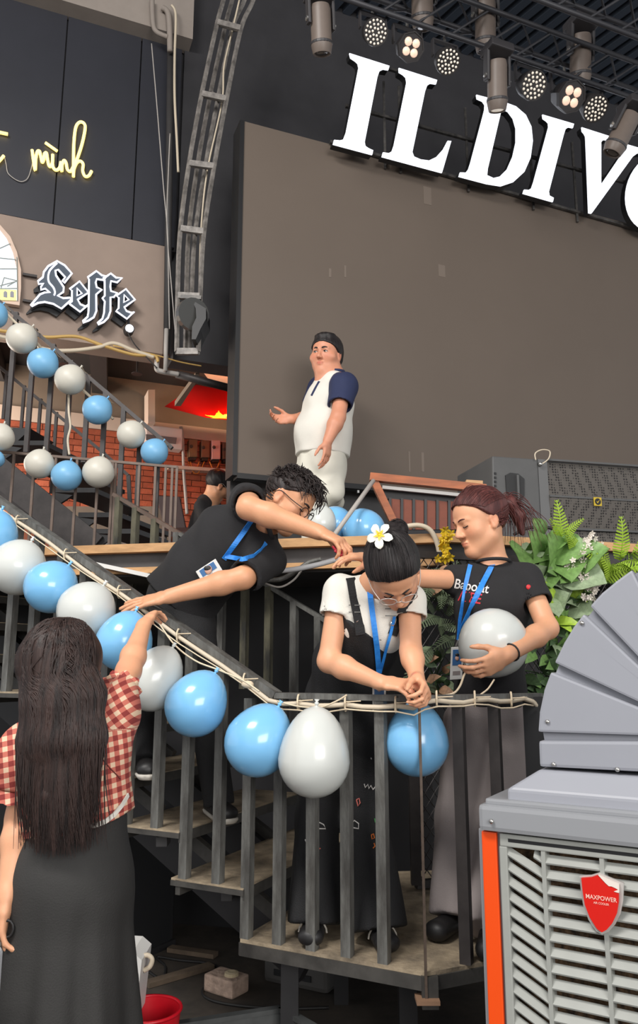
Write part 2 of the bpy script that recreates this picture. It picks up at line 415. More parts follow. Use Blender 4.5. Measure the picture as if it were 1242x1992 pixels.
# ================================================================== LETTER SIGN
def cropA(pts): return [(560 + x / 1.8211, y / 1.8211) for x, y in pts]
GL = {
 'I': [[(218, 190), (360, 235), (356, 249), (338, 246), (325, 252), (317, 275), (272, 505), (275, 519), (285, 526), (302, 534), (299, 549), (160, 512), (164, 497), (184, 499), (196, 496), (206, 470), (251, 240), (248, 226), (240, 218), (222, 206)]],
 'L': [[(393, 242), (529, 285), (525, 299), (505, 296), (494, 303), (486, 325), (441, 540), (447, 556), (470, 566), (500, 570), (525, 558), (550, 530), (566, 500), (579, 501), (546, 613), (333, 556), (337, 541), (357, 544), (368, 538), (376, 515), (421, 292), (418, 275), (409, 266), (394, 257)]],
 'D': [[(668, 337), (765, 362), (808, 378), (843, 408), (863, 450), (868, 500), (860, 560), (838, 610), (800, 645), (755, 660), (705, 652), (606, 626), (610, 612), (630, 613), (640, 600), (648, 575), (697, 390), (698, 372), (690, 360), (670, 351)],
       [(758, 386), (780, 396), (798, 420), (808, 455), (808, 505), (797, 555), (777, 600), (750, 627), (728, 632), (706, 622), (708, 600), (750, 420)]],
 'I ': [[(902, 407), (1014, 440), (1010, 454), (995, 451), (984, 458), (977, 480), (925, 680), (927, 694), (942, 702), (939, 716), (833, 686), (837, 673), (853, 674), (863, 668), (871, 645), (924, 450), (923, 437), (917, 430), (904, 421)]],
 'V': [[(1041, 452), (1138, 483), (1134, 497), (1118, 496), (1110, 505), (1110, 655), (1188, 540), (1190, 528), (1178, 520), (1182, 507), (1262, 530), (1258, 543), (1240, 543), (1222, 556), (1076, 757), (1066, 755), (1056, 500), (1055, 484), (1050, 474), (1043, 466)]],
}
def ell(cx, cy, rx, ry, n=40, sh=0.0): return [(cx + rx * math.cos(2 * math.pi * k / n) - sh * ry * math.sin(2 * math.pi * k / n), cy + ry * math.sin(2 * math.pi * k / n)) for k in range(n)]
GL['O'] = [ell(1306, 680, 108, 138, sh=0.12), ell(1306, 680, 52, 120, sh=0.16)]
sgn = thing('letter_sign', LED.px(650, 290, 0.1), 'large white illuminated serif letters standing along the top of the screen', 'sign')
OFF = 0.16
for nm, outs in GL.items():
    o2 = [[LED.uv(*p, OFF) for p in cropA(o)] for o in outs]
    v, f = curve_mesh(o2, 0.06)
    body = MB(); body.add([LED.at(x, y, OFF - 0.065 + z) for x, y, z in v], f)
    let = body.build('letter', M['black'], sgn)
    v, f = curve_mesh(o2, 0.012)
    fc = MB(); fc.add([LED.at(x, y, OFF - 0.005 + z) for x, y, z in v], f)
    fc.build('letter_face', M['glow_white'], let)
for (a, b) in (((205, 375), (1242, 660)), ((345, 240), (420, 262)), ((150, 503), (1242, 812))):
    pa, pb = cropA([a, b]); pa = LED.px(*pa, 0.03); pb = LED.px(*pb, 0.03)
    MB().bar(pa, pb, 0.025, 0.025).build('rail', M['truss'], sgn)
for x in (345, 400, 640, 870, 1025):
    pa = LED.px(560 + x / 1.8211, (505 + (x - 150) * 0.283) / 1.8211, 0.02); MB().bar(pa - Vector((0, 0, 0.1)), pa + Vector((0, 0, 0.75)), 0.02, 0.02).build('upright', M['truss'], sgn)
# ================================================================== NEON WORD
def cropN(p): return (p[0] / 6.21, 220 + p[1] / 6.21)
neon = thing('neon_word_sign', WALL.px(60, 330), 'warm yellow handwritten neon word glowing on the dark wall sheets', 'sign')
strokes = [
 [(388, 445), (400, 540), (425, 690), (432, 560), (450, 470), (478, 462), (492, 520), (510, 595), (528, 560), (540, 490), (562, 482), (572, 540), (590, 630), (612, 645), (634, 600), (638, 500)],
 [(634, 600), (645, 660), (680, 690), (720, 660), (736, 590)], [(736, 590), (748, 705), (752, 620), (775, 572), (798, 600), (815, 680), (850, 705), (880, 660)],
 [(880, 660), (930, 560), (990, 380), (1028, 200), (1020, 130), (970, 108), (925, 150), (903, 250), (890, 450), (888, 770)],
 [(888, 770), (895, 680), (930, 600), (975, 582), (1005, 620), (1000, 700), (1030, 765), (1075, 755), (1108, 700)],
 [(548, 358), (692, 460)]]
for s in strokes:
    pts = bez([WALL.px(*cropN(p), 0.03) for p in s], 6)
    MB().tube(pts, 0.013, 8).build('neon_tube', M['glow_warm'], neon, smooth=True)
neon2 = thing('neon_word_sign', WALL.px(0, 300), 'end stroke of the neon word cut off by the left picture edge', 'sign')
MB().tube([WALL.px(*cropN(p), 0.03) for p in ((-300, 170), (95, 255))], 0.014, 8).build('neon_tube', M['glow_warm'], neon2, smooth=True)
MB().tube(bez([WALL.px(*cropN(p), 0.03) for p in ((-200, 640), (-60, 620), (0, 570), (46, 515))]), 0.013, 8).build('neon_tube', M['glow_warm'], neon2, smooth=True)
tag(MB().tube(bez([WALL.px(*cropN(p), 0.015) for p in ((55, 530), (75, 620), (100, 730), (200, 810), (280, 825), (345, 770), (395, 600))]), 0.004, 6).build('drooping_cord', M['pipe_white'], None, smooth=True), 'thin cord drooping between the two neon words', 'cord')
# ================================================================== OUTLINED WORD SIGN (blackletter)
def cropL(p): return (50 + p[0] / 5.4, 495 + p[1] / 5.4)
GW = [
 [[(330, 75), (410, 120), (485, 205), (405, 305), (385, 285), (415, 245), (340, 165), (312, 175), (318, 225), (400, 350), (395, 400), (335, 440), (395, 465), (465, 460), (480, 480), (375, 575), (290, 525), (200, 505), (130, 515), (62, 550), (52, 540), (150, 425), (200, 405), (255, 405), (205, 365), (158, 378), (160, 345), (188, 312), (135, 318), (130, 285), (180, 245), (190, 190), (235, 130)]],
 [[(565, 288), (660, 405), (545, 480), (575, 530), (625, 550), (660, 530), (570, 608), (460, 525), (485, 500), (485, 385), (462, 368)], [(540, 360), (590, 415), (540, 440)]],
 [[(742, 180), (800, 225), (850, 235), (820, 275), (745, 265), (735, 300), (745, 350), (800, 375), (740, 425), (742, 600), (715, 665), (660, 700), (600, 722), (600, 705), (650, 660), (660, 600), (665, 270), (652, 245)]],
 [[(893, 205), (950, 250), (1012, 252), (960, 300), (895, 285), (888, 340), (895, 390), (960, 410), (925, 455), (890, 455), (890, 600), (865, 670), (820, 715), (760, 742), (755, 725), (805, 680), (822, 620), (830, 500), (805, 465), (830, 440), (828, 275), (815, 255), (850, 235)]],
 [[(1052, 368), (1148, 480), (1035, 560), (1060, 600), (1100, 615), (1138, 608), (1062, 682), (948, 600), (975, 570), (978, 460), (950, 440)], [(1035, 430), (1082, 480), (1030, 510)]]]
lw = thing('outlined_word_sign', WALL.px(60, 600), 'dark blackletter word sign with white neon outlines on the taupe wall', 'sign')
M['word_face'] = mat('word_face', (70, 80, 92), 0.45)
for outs in GW:
    o2 = [[WALL.uv(*cropL(p), 0.12) for p in o] for o in outs]
    v, f = curve_mesh(o2, 0.07)
    let = MB().add([WALL.at(x, y, 0.055 + z) for x, y, z in v], f).build('letter', M['word_face'], lw)
    for o in o2: MB().tube([WALL.at(x, y, 0.13) for x, y in o], 0.0085, 6, close=True).build('neon_outline', M['neon_white'], let, smooth=True)
    ob = [[(x - 0.03, y - 0.035) for x, y in o] for o in o2[:1]]
    v, f = curve_mesh(ob, 0.02)
    MB().add([WALL.at(x, y, 0.02 + z) for x, y, z in v], f).build('backing', M['black'], let)
inner = [(330, 90), (260, 160), (238, 225), (245, 290), (290, 345), (308, 395), (300, 430)]
MB().tube(bez([WALL.px(*cropL(p), 0.13) for p in inner], 4), 0.008, 6).build('neon_outline', M['neon_white'], lw, smooth=True)
for y in (215, 490): MB().bar(WALL.px(*cropL((-30, y - 8)), 0.03), WALL.px(*cropL((120, y + 18)), 0.03), 0.02, 0.02).build('mounting_bar', M['steel_dark'], lw)
sp = thing('round_spotlight', WALL.px(250, 640, 0.1), 'small round white lamp below the outlined word sign', 'lamp')
c = WALL.px(*cropL((1090, 780)), 0.16)
MB().lathe([(0.0, 0.0), (0.034, 0.0), (0.034, 0.012), (0.0, 0.014)], c, WALL.n, 20).build('lens', mat('spot_lens', (240, 240, 244), 0.3, emit=(245, 245, 255), estr=0.9), sp, smooth=False)
MB().lathe([(0.03, -0.1), (0.042, -0.06), (0.042, 0.004), (0.036, 0.004)], c, WALL.n, 20).build('housing', M['black'], sp)
MB().bar(WALL.px(*cropL((1080, 690)), 0.1), c - WALL.n * 0.03, 0.015, 0.015).build('bracket', M['black'], sp)
# arched stained window picture at the left edge
arch = thing('arched_light_panel', WALL.px(0, 590, 0.05), 'arched pale stained-glass light panel cut off at left edge', 'light panel')
ra = [(-150, 415), (-60, 408), (0, 437), (20, 460), (33, 490), (41, 525), (41, 560), (38, 594), (0, 588), (-150, 566)]
o2 = [WALL.uv(*p, 0.07) for p in ra]
v, f = curve_mesh([o2], 0.05); MB().add([WALL.at(x, y, 0.02 + z) for x, y, z in v], f).build('frame', M['cream'], arch)
ra2 = [(-150, 422), (-60, 416), (-3, 445), (13, 465), (25, 492), (33, 526), (33, 585), (0, 580), (-150, 560)]
v, f = curve_mesh([[WALL.uv(*p, 0.07) for p in ra2]], 0.008)
MB().add([WALL.at(x, y, 0.068 + z) for x, y, z in v], f).build('pane', mat('lit_glass', (226, 232, 240), 0.3, emit=(225, 232, 245), estr=0.45), arch)
for seg in (((-20, 492), (20, 474)), ((-20, 500), (31, 505)), ((-20, 523), (34, 523)), ((0, 556), (33, 547)), ((-20, 562), (33, 561)), ((33, 500), (34, 585)), ((8, 540), (33, 546)), ((8, 540), (2, 560)), ((14, 557), (33, 546))):
    MB().tube([WALL.px(*p, 0.08) for p in seg], 0.004, 5).build('lead_line', mat('lead_line', (150, 156, 150), 0.5), arch)
for x in (-4, 10, 23):
    MB().prism([WALL.px(x - 3, 578, 0.079), WALL.px(x + 4, 579, 0.079), WALL.px(x + 4, 569, 0.079), WALL.px(x, 566, 0.079), WALL.px(x - 3, 569, 0.079)], WALL.n * 0.003).build('window_motif', mat('motif_grey', (140, 140, 150), 0.5), arch)
MB().prism([WALL.px(-20, 583, 0.078), WALL.px(32, 585, 0.078), WALL.px(32, 564, 0.078), WALL.px(-20, 562, 0.078)], WALL.n * 0.002).build('yellow_band', mat('motif_yellow', (228, 222, 150), 0.5, emit=(230, 222, 150), estr=0.25), arch)
# ================================================================== STAGE LIGHTING RIG
RIG = Plane(LED.at(0, 0, 1.0)[:2], D_LED)
RIG2 = Plane(LED.at(0, 0, 1.5)[:2], D_LED)
def rig_truss(p0, p1, label, plane, hh=0.22):
    a0, a1 = plane.px(*p0), plane.px(*p1)
    zc = (a0.z + a1.z) / 2; a0.z = a1.z = zc
    d = (a1 - a0).normalized(); a0 = a0 - d * 1.2; a1 = a1 + d * 2.5
    t = thing('lighting_truss', (a0 + a1) / 2, label, 'truss')
    n = plane.n; ch = []
    for (dz, dn) in ((0, 0), (hh, 0.12), (hh, -0.12)):
        p, q = a0 + n * dn + Vector((0, 0, dz)), a1 + n * dn + Vector((0, 0, dz)); ch.append((p, q))
        MB().tube([p, q], 0.02, 8).build('chord', M['rig'], t, smooth=True)
    L = (a1 - a0).length; k = int(L / 0.28); web = 0
    for i in range(k):
        s, e = i / k, (i + 1) / k
        for c1, c2 in ((0, 1), (0, 2), (1, 2)):
            P = ch[c1][0].lerp(ch[c1][1], s); Q = ch[c2][0].lerp(ch[c2][1], e)
            MB().tube([P, Q], 0.009, 6).build('brace', M['rig'], t)
    return t
rig_truss((684, 2), (1242, 193), 'lower black lighting truss carrying the lamps above the letters', RIG)
rig_truss((1021, -10), (1235, 70), 'upper black lighting truss below the ribbed roof', RIG2)
M['mh_body'] = mat('moving_head_shell', (112, 100, 92), 0.45, vary=0.08, scale=5)
M['mh_dark'] = mat('moving_head_yoke', (58, 56, 58), 0.45)
M['lens_dark'] = mat('dark_lens', (52, 48, 46), 0.12, coat=0.6)
def moving_head(px, ytop, ybot, hw, label, tilt=(0.05, 0.40), plane=RIG, lens='lens_dark'):
    bot = plane.px(px, ybot); mid = plane.px(px, (ytop + ybot) / 2)
    k = Vector((0, _c, _s)).dot(mid - Vector((0, 0, CAM_Z))) / FPX
    d = (Vector((tilt[0], tilt[1], -1))).normalized()
    s = (ybot - ytop) * k * 1.06; r = hw * k
    t = thing('moving_head_light', bot, label, 'stage light', 'moving head stage lights on the rig')
    x = plane.d; n = plane.n
    c = mid - d * 0.13 * s
    prof = [(0.5 * r, -0.36 * s), (0.9 * r, -0.33 * s), (r, -0.24 * s), (r, 0.34 * s), (1.05 * r, 0.38 * s), (1.05 * r, 0.45 * s), (0.9 * r, 0.6 * s), (0.86 * r, 0.62 * s), (0.78 * r, 0.62 * s), (0.74 * r, 0.60 * s)]
    hd = MB().lathe(prof, c, d, 24).build('head', M['mh_body'], t); smooth_angle(hd, 40)
    MB().lathe([(0.76 * r, 0.598 * s), (0.4 * r, 0.605 * s), (0.0, 0.608 * s)], c, d, 20).build('lens', M[lens], hd, smooth=True)
    MB().lathe([(1.05 * r, 0.38 * s), (1.09 * r, 0.39 * s), (1.09 * r, 0.43 * s), (1.05 * r, 0.44 * s)], c, d, 20).build('focus_ring', M['mh_dark'], hd)
    base_c = c - d * 0.52 * s
    MB().box(base_c, x * r * 1.35, n * r * 1.1, (0, 0, 0.09 * s)).build('base', M['mh_dark'], t, bevel=0.01)
    y = d.cross(x).normalized()
    for sg in (-1, 1):
        MB().box(c + x * sg * r * 1.26 - d * 0.2 * s, x * r * 0.15, y * r * 0.42, d * 0.3 * s).build('yoke_arm', M['mh_dark'], t, bevel=0.006)
        MB().lathe([(0.26 * r, 0), (0.26 * r, 0.12 * r), (0.05 * r, 0.18 * r)], c + x * sg * r * 1.4, x * sg, 12).build('tilt_knob', M['chrome'], t)
    MB().tube([base_c + Vector((0, 0, 0.06 * s)), base_c + Vector((0, 0, 0.2 * s))], 0.015, 8).build('clamp', M['chrome'], t)
    return t
moving_head(625, 14, 100, 20, 'moving head lamp hanging leftmost, above the first letter')
moving_head(822, -40, 50, 21, 'moving head lamp at top edge above the four-eyed lamp')
moving_head(945, 6, 95, 20, 'moving head lamp directly above the one overlapping the letter D')
moving_head(968, 122, 211, 19, 'moving head lamp overlapping the top of the letter D', plane=RIG, lens='lens_pale')
moving_head(1130, 72, 161, 20, 'moving head lamp high between the four-eyed lamps on the right')
moving_head(1210, 220, 300, 20, 'tilted moving head lamp hanging at the right edge near the letter V', tilt=(-0.5, 0.3))
def par_can(px, py, r_px, kind, label, aim):
    c = RIG.px(px, py); s = (RIG.px(px + 10, py) - c).length / 10; r = r_px * s
    d = Vector(aim).normalized(); _, x, y = ortho(d)
    t = thing('led_par_light', c - Vector((0, 0, r)), label, 'stage light')
    ns = 8 if kind == 4 else 24
    body = MB().lathe([(0.35 * r, -1.75 * r), (0.6 * r, -1.7 * r), (0.8 * r, -1.2 * r), (1.0 * r, -0.3 * r), (1.0 * r, 0), (0.92 * r, 0), (0.9 * r, -0.06 * r), (0.0, -0.06 * r)], c, d, ns).build('housing', mat('par_black', (50, 47, 47), 0.45), t)
    if ns == 24: smooth_angle(body, 40)
    spots = []
    if kind == 4: spots = [(0.42 * math.cos(a), 0.42 * math.sin(a), 0.29) for a in (math.radians(45 + 90 * k) for k in range(4))]
    else:
        for R_, k_, o_ in ((0.26, 6, 0), (0.53, 10, 0.2), (0.8, 16, 0.1)): spots += [(R_ * math.cos(2 * math.pi * j / k_ + o_), R_ * math.sin(2 * math.pi * j / k_ + o_), 0.095) for j in range(k_)]
    for (a, b, q) in spots:
        MB().lathe([(q * r, 0), (q * r * 0.8, 0.05 * r), (0, 0.08 * r)], c + x * a * r + y * b * r - d * 0.05 * r, d, 12).build('lens', M['lens_warm'] if kind == 4 else M['lens_pale'], body, smooth=True)
    h = RIG.d
    pts = [c - d * 0.8 * r + h * 1.12 * r, c - d * 0.8 * r + h * 1.12 * r + Vector((0, 0, 1.5 * r)), c - d * 0.8 * r - h * 1.12 * r + Vector((0, 0, 1.5 * r)), c - d * 0.8 * r - h * 1.12 * r]
    br = MB()
    for a, b in zip(pts[:-1], pts[1:]): br.bar(a, b, 0.012, 0.03, RIG.n)
    br.build('bracket', M['mh_dark'], t)
    MB().tube([c - d * 0.8 * r + Vector((0, 0, 1.5 * r)), c - d * 0.8 * r + Vector((0, 0, 2.1 * r))], 0.012, 8).build('clamp', M['chrome'], t)
A1 = (0.25, -0.72, -0.64)
par_can(732, 62, 21, 0, 'round many-eyed stage lamp leftmost of its kind, above the letter I', A1)
par_can(801, 92, 23, 4, 'stage lamp with four warm round lenses above the letter L', A1)
par_can(873, 120, 20, 0, 'many-eyed stage lamp hanging between letters L and D', (0.2, -0.62, -0.76))
par_can(1040, 166, 21, 0, 'many-eyed stage lamp right of the letter D', A1)
par_can(1114, 188, 23, 4, 'stage lamp with four warm lenses above the second letter I', A1)
par_can(1160, 212, 19, 0, 'many-eyed stage lamp rightmost of its kind, above the letter V', (0.2, -0.55, -0.8))
# ================================================================== CURVED LADDER TRUSS
YT = 5.62
Lc = [(448, -60), (435, 0), (423, 44), (393, 181), (368, 318), (351, 447), (346, 560), (344, 684)]
Rc = [(505, -60), (493, 0), (469, 56), (441, 193), (417, 322), (397, 451), (390, 570), (386, 684)]
arc = thing('curved_ladder_truss', PY(365, 684, YT), 'worn black curved ladder truss climbing beside the screen', 'truss')
for dy, nm in ((0.0, 'chord'), (0.16, 'chord')):
    for side in (Lc, Rc):
        pts = bez([PY(x + (0 if not dy else (17 if side is Lc else -17)), y, YT + dy) for x, y in side], 5)
        MB().tube(pts, 0.019, 4).build(nm, M['truss_worn'], arc)
for (l, r) in (((423, 44), (469, 56)), ((393, 183), (441, 193)), ((368, 318), (417, 324)), ((352, 445), (398, 451)), ((345, 575), (390, 577)), ((344, 684), (386, 684))):
    a, b = PY(*l, YT), PY(*r, YT); o = PY(l[0] + 17, l[1], YT + 0.16) - a; ob = PY(r[0] - 17, r[1], YT + 0.16) - b
    MB().bar(a, b, 0.03, 0.05).build('rung', M['truss_worn'], arc)
    MB().bar(a + o, b + ob, 0.03, 0.05).build('rung', M['truss_worn'], arc)
    MB().bar(a, a + o, 0.03, 0.04).build('rung', M['truss_worn'], arc); MB().bar(b, b + ob, 0.03, 0.04).build('rung', M['truss_worn'], arc)
tag(MB().tube(bez([PY(x, y, YT + 0.1) for x, y in ((466, 0), (452, 60), (436, 130), (432, 200), (404, 330), (392, 440), (388, 560))]), 0.008, 6).build('light_cable', M['cable'], None, smooth=True), 'pale cable running inside the curved ladder truss', 'cable')
fx = thing('black_stage_lamp', PY(385, 650, YT - 0.1), 'black angular stage lamp at the foot of the curved truss', 'stage light')
q = [PY(x, y, YT - 0.12) for x, y in ((373, 583), (401, 600), (401, 620), (390, 640), (381, 660), (373, 660), (374, 635), (382, 618), (381, 600))]
MB().prism(q, (0, 0.22, 0)).build('housing', M['black'], fx)
MB().lathe([(0.10, 0), (0.125, 0.04), (0.125, 0.1), (0.0, 0.1)], PY(368, 615, YT - 0.02), (0.5, -0.8, -0.2), 20).build('lens', mat('dusty_lens', (62, 62, 60), 0.3), fx)
MB().bar(PY(352, 578, YT - 0.06), PY(392, 580, YT - 0.06), 0.03, 0.03).build('clamp', M['truss'], fx)
# ================================================================== PIPES AND CABLES ON THE CORNER COLUMN
tag(MB().tube([WALL.px(332, 95, 0.12), WALL.px(325, 690, 0.12)], 0.032, 10).build('dark_column_pipe', mat('column_pipe', (66, 64, 64), 0.55, vary=0.1, scale=6), None, smooth=True), 'tall dark pipe running down the corner beside the curved truss', 'pipe')
tag(MB().tube(bez([WALL.px(x, y, 0.2) for x, y in ((296, 0), (298, 45), (305, 62), (326, 72))]), 0.022, 10).build('conduit', M['beam'], None, smooth=True), 'bent beige conduit entering the beam top', 'pipe')
tag(MB().tube(bez([WALL.px(x, y, 0.2) for x, y in ((316, 15), (328, 30), (331, 100))]), 0.026, 10).build('conduit', M['beam'], None, smooth=True), 'thick beige conduit meeting the dark column pipe', 'pipe')
for i, (pts, r, lb) in enumerate(((((334, 10), (342, 30), (340, 110), (340, 190), (344, 270), (347, 335)), 0.012, 'white cable hanging loose along the dark column pipe'),
        (((295, 85), (305, 200), (318, 360), (326, 450), (328, 540), (330, 640)), 0.005, 'thin grey cable slanting down the dark sheets'),
        (((331, 260), (328, 330), (325, 440), (334, 560), (345, 690)), 0.005, 'thin cable twisting beside the column pipe'))):
    tag(MB().tube(bez([WALL.px(x, y, 0.25) for x, y in pts]), r, 6).build('wall_cable', M['cable'] if i == 0 else M['pipe_white'], None, smooth=True), lb, 'cable')
tag(MB().tube([WALL.px(324, 640, 0.22), WALL.px(322, 722, 0.22)], 0.018, 8).build('grey_pipe', M['pipe_white'], None, smooth=True), 'short vertical grey pipe under the column corner', 'pipe')
tag(MB().tube(bez([WALL.px(x, y, 0.16) for x, y in ((306, 700), (305, 716), (312, 722), (345, 728))], 4) + [WALL.px(348, 729, 0.16)], 0.022, 8).build('elbow_pipe', M['pipe_white'], None, smooth=True), 'grey elbow pipe under the edge of the taupe wall', 'pipe')
tag(MB().tube([WALL.px(343, 728, 0.14), WALL.px(466, 760, 0.14)], 0.034, 10).build('dark_drain_pipe', M['steel_dark'], None, smooth=True), 'dark drain pipe running under the black wall', 'pipe')
for pts, r, lb, m in ((((-20, 640), (60, 652), (95, 656), (150, 655), (200, 672), (260, 690), (300, 692), (308, 704)), 0.013, 'yellow cable along the bottom edge of the taupe wall', 'cable_yellow'),
        (((-20, 650), (30, 662), (90, 680), (140, 682), (190, 676), (222, 668), (260, 682), (300, 695)), 0.017, 'thick beige cable sagging under the taupe wall', 'cable'),
        (((248, 645), (262, 670), (290, 700), (306, 716)), 0.005, 'thin lamp cord hanging below the word sign', 'cable_dark'),
        (((220, 672), (300, 690), (350, 704), (392, 712)), 0.006, 'thin yellow cable running towards the black wall', 'cable_yellow')):
    tag(MB().tube(bez([WALL.px(x, y, 0.2) for x, y in pts]), r, 6).build('wall_cable', M[m], None, smooth=True), lb, 'cable')
for px, py, lb in ((128, 692, 'left'), (268, 712, 'right')):
    t = thing('fire_sprinkler', WALL.px(px, py), 'small ceiling sprinkler hanging under the upper floor, %s of two' % lb, 'sprinkler')
    a = WALL.px(px, py - 20, -0.5); MB().tube([a, a - Vector((0, 0, 0.16))], 0.008, 8).build('stem', M['steel_dark'], t); MB().lathe([(0.05, 0), (0.05, 0.006), (0.01, 0.02)], a - Vector((0, 0, 0.18)), (0, 0, 1), 14).build('deflector', M['steel_dark'], t)
# ================================================================== FLAG CLOTH UNDER THE CEILING, LAMP
ZF = 4.05
fl = thing('red_star_flag', PZ(400, 790, ZF), 'red flag with yellow star stretched under the ceiling', 'flag')
M['flag'] = mat('flag_red', (206, 16, 12), 0.8)
def translucent(m, col, w):
    nt = m.node_tree; b = nt.nodes['Principled BSDF']; out = nt.nodes['Material Output']
    tr = nt.nodes.new('ShaderNodeBsdfTranslucent'); tr.inputs[0].default_value = srgb(*col)
    mx = nt.nodes.new('ShaderNodeMixShader'); mx.inputs[0].default_value = w
    nt.links.new(b.outputs[0], mx.inputs[1]); nt.links.new(tr.outputs[0], mx.inputs[2]); nt.links.new(mx.outputs[0], out.inputs[0])
translucent(M['flag'], (235, 20, 10), 0.6)
M['star'] = mat('flag_star', (250, 214, 40), 0.8); translucent(M['star'], (255, 225, 60), 0.6)
c4 = [PZ(320, 791, ZF), PZ(382, 748, ZF), PZ(480, 768, ZF), PZ(480, 822, ZF)]
mid_b = PZ(398, 812, ZF)
def flag_pt(s, t):
    a = c4[0].lerp(mid_b, min(1, s * 2)) if s < 0.5 else mid_b.lerp(c4[3], s * 2 - 1)
    b = c4[1].lerp(c4[2], s); p = a.lerp(b, t); p.z -= 0.10 * math.sin(math.pi * t) * math.sin(math.pi * min(1, s)); return p
g = MB(); n1, n2 = 80, 48
cs = flag_pt(0.62, 0.36); ex = (flag_pt(0.72, 0.36) - cs); ey = (flag_pt(0.62, 0.46) - cs); st = []
for k in range(10):
    a = math.pi / 2 + k * math.pi / 5 + 0.25; r = 2.1 if k % 2 == 0 else 0.85
    st.append(cs + ex * math.cos(a) * r + ey * math.sin(a) * r * 1.3)
def in_star(p):
    ins = False
    for i in range(10):
        a, b = st[i], st[i - 1]
        if (a.y > p.y) != (b.y > p.y) and p.x < (b.x - a.x) * (p.y - a.y) / (b.y - a.y) + a.x: ins = not ins
    return ins
g.add([flag_pt(i / n1, j / n2) for i in range(n1 + 1) for j in range(n2 + 1)], [(i * (n2 + 1) + j, (i + 1) * (n2 + 1) + j, (i + 1) * (n2 + 1) + j + 1, i * (n2 + 1) + j + 1) for i in range(n1) for j in range(n2) if not in_star(flag_pt((i + 0.5) / n1, (j + 0.5) / n2))])
fo = g.build('cloth', M['flag'], fl, smooth=True)
gs = MB(); gs.add([flag_pt(i / n1, j / n2) for i in range(n1 + 1) for j in range(n2 + 1)], [(i * (n2 + 1) + j, (i + 1) * (n2 + 1) + j, (i + 1) * (n2 + 1) + j + 1, i * (n2 + 1) + j + 1) for i in range(n1) for j in range(n2) if in_star(flag_pt((i + 0.5) / n1, (j + 0.5) / n2))])
gs.build('star', M['star'], fl, smooth=True)
lp = bpy.data.lights.new('bulb_glow', 'POINT'); lp.energy = 9; lp.color = (1.0, 0.62, 0.36); lp.shadow_soft_size = 0.05
lo = bpy.data.objects.new('bulb_glow', lp); COL.objects.link(lo)
cl = thing('ceiling_bulb', PZ(440, 780, 4.4), 'bare warm bulb glowing above the red flag', 'lamp')
bc = cs + Vector((0.1, 0.0, 0.17)); lo.location = bc - Vector((0, 0, 0.06)); cl.location = bc
MB().ball(bc, 0.03, 12).build('bulb', mat('bulb_glass', (255, 230, 190), 0.3, emit=(255, 214, 150), estr=6), cl, smooth=True)
MB().tube([bc + Vector((0, 0, 0.02)), bc + Vector((0, 0, 0.12))], 0.015, 8).build('socket', M['black'], cl)
struct(MB().prism([PZ(384, 708, 4.5), PZ(480, 716, 4.5), PZ(480, 752, 4.5), PZ(410, 744, 4.5)], (0, 0, 0.015)).build('ceiling_glow_patch', M['cream']), 'pale patch painted as bulb glow on the ceiling above the red flag')  # pale colour stands in for the bulb's glow on the dark ceiling
struct(MB().prism([WALL.px(340, 790, -0.8), WALL.px(380, 735, -0.3), WALL.px(388, 735, -0.3), WALL.px(352, 790, -0.8)], (0, 0, 0.05)).build('trim_beam_lower', M['taupe_dark']), 'slanting beige beam under the ceiling')
# boxes, board and shelf on the brick wall
for i, (x0, y0, x1, y1, m, lb) in enumerate(((364, 859, 381, 893, 'box_olive', 'olive electrical box on the brick wall, left of four'), (388, 861, 404, 894, 'box_brown', 'brown electrical box on the brick wall, second of four'),
        (408, 861, 425, 897, 'box_pink', 'white electrical box glowing pink on the brick wall'), (429, 865, 444, 897, 'box_dark', 'dark electrical box on the brick wall, right of four'))):
    cm = {'box_olive': (122, 92, 66), 'box_brown': (116, 80, 60), 'box_pink': (220, 170, 164), 'box_dark': (92, 64, 54)}[m]
    t = thing('electrical_box', BRK.px(x0, y1, 0.03), lb, 'electrical box')
    MB().prism([BRK.px(x0, y1, 0.03), BRK.px(x1, y1, 0.03), BRK.px(x1, y0, 0.03), BRK.px(x0, y0, 0.03)], BRK.n * 0.1).build('case', mat(m, cm, 0.5), t, bevel=0.008)
    MB().prism([BRK.px(x0 + 2, y1 + 5, 0.03), BRK.px(x1 - 2, y1 + 5, 0.03), BRK.px(x1 - 2, y1 - 1, 0.03), BRK.px(x0 + 2, y1 - 1, 0.03)], BRK.n * 0.08).build('gland', M['black'], t)
    c0 = BRK.px((x0 + x1) / 2, y0 + 9, 0.131); MB().lathe([(0.02, 0), (0.018, 0.01), (0, 0.012)], c0, BRK.n, 10).build('button', M['steel_dark'], t)
for k, (x0, x1, dp) in enumerate(((366, 398, 24), (370, 388, 18), (408, 428, 16))):
    pts = [BRK.px(x0 + (x1 - x0) * s / 8, 898 + dp * math.sin(math.pi * s / 8), 0.09) for s in range(9)]
    tag(MB().tube(pts, 0.007, 6).build('orange_wire_loop', M['cable_orange'], None, smooth=True), 'orange wire loop drooping under the electrical boxes, %s' % ('widest', 'innermost left', 'rightmost')[k], 'cable')
ac = thing('wall_unit', BRK.px(282, 885, 0.1), 'white wall unit with dark slot on the brick wall', 'wall unit')
MB().prism([BRK.px(280, 872, 0.03), BRK.px(349, 882, 0.03), BRK.px(350, 842, 0.03), BRK.px(280, 833, 0.03)], BRK.n * 0.16).build('case', mat('wall_unit_white', (222, 204, 196), 0.5), ac, bevel=0.01)
MB().prism([BRK.px(284, 856, 0.19), BRK.px(342, 864, 0.19), BRK.px(344, 852, 0.19), BRK.px(284, 845, 0.19)], BRK.n * 0.012).build('slot', mat('slot_grey', (112, 100, 98), 0.5), ac)
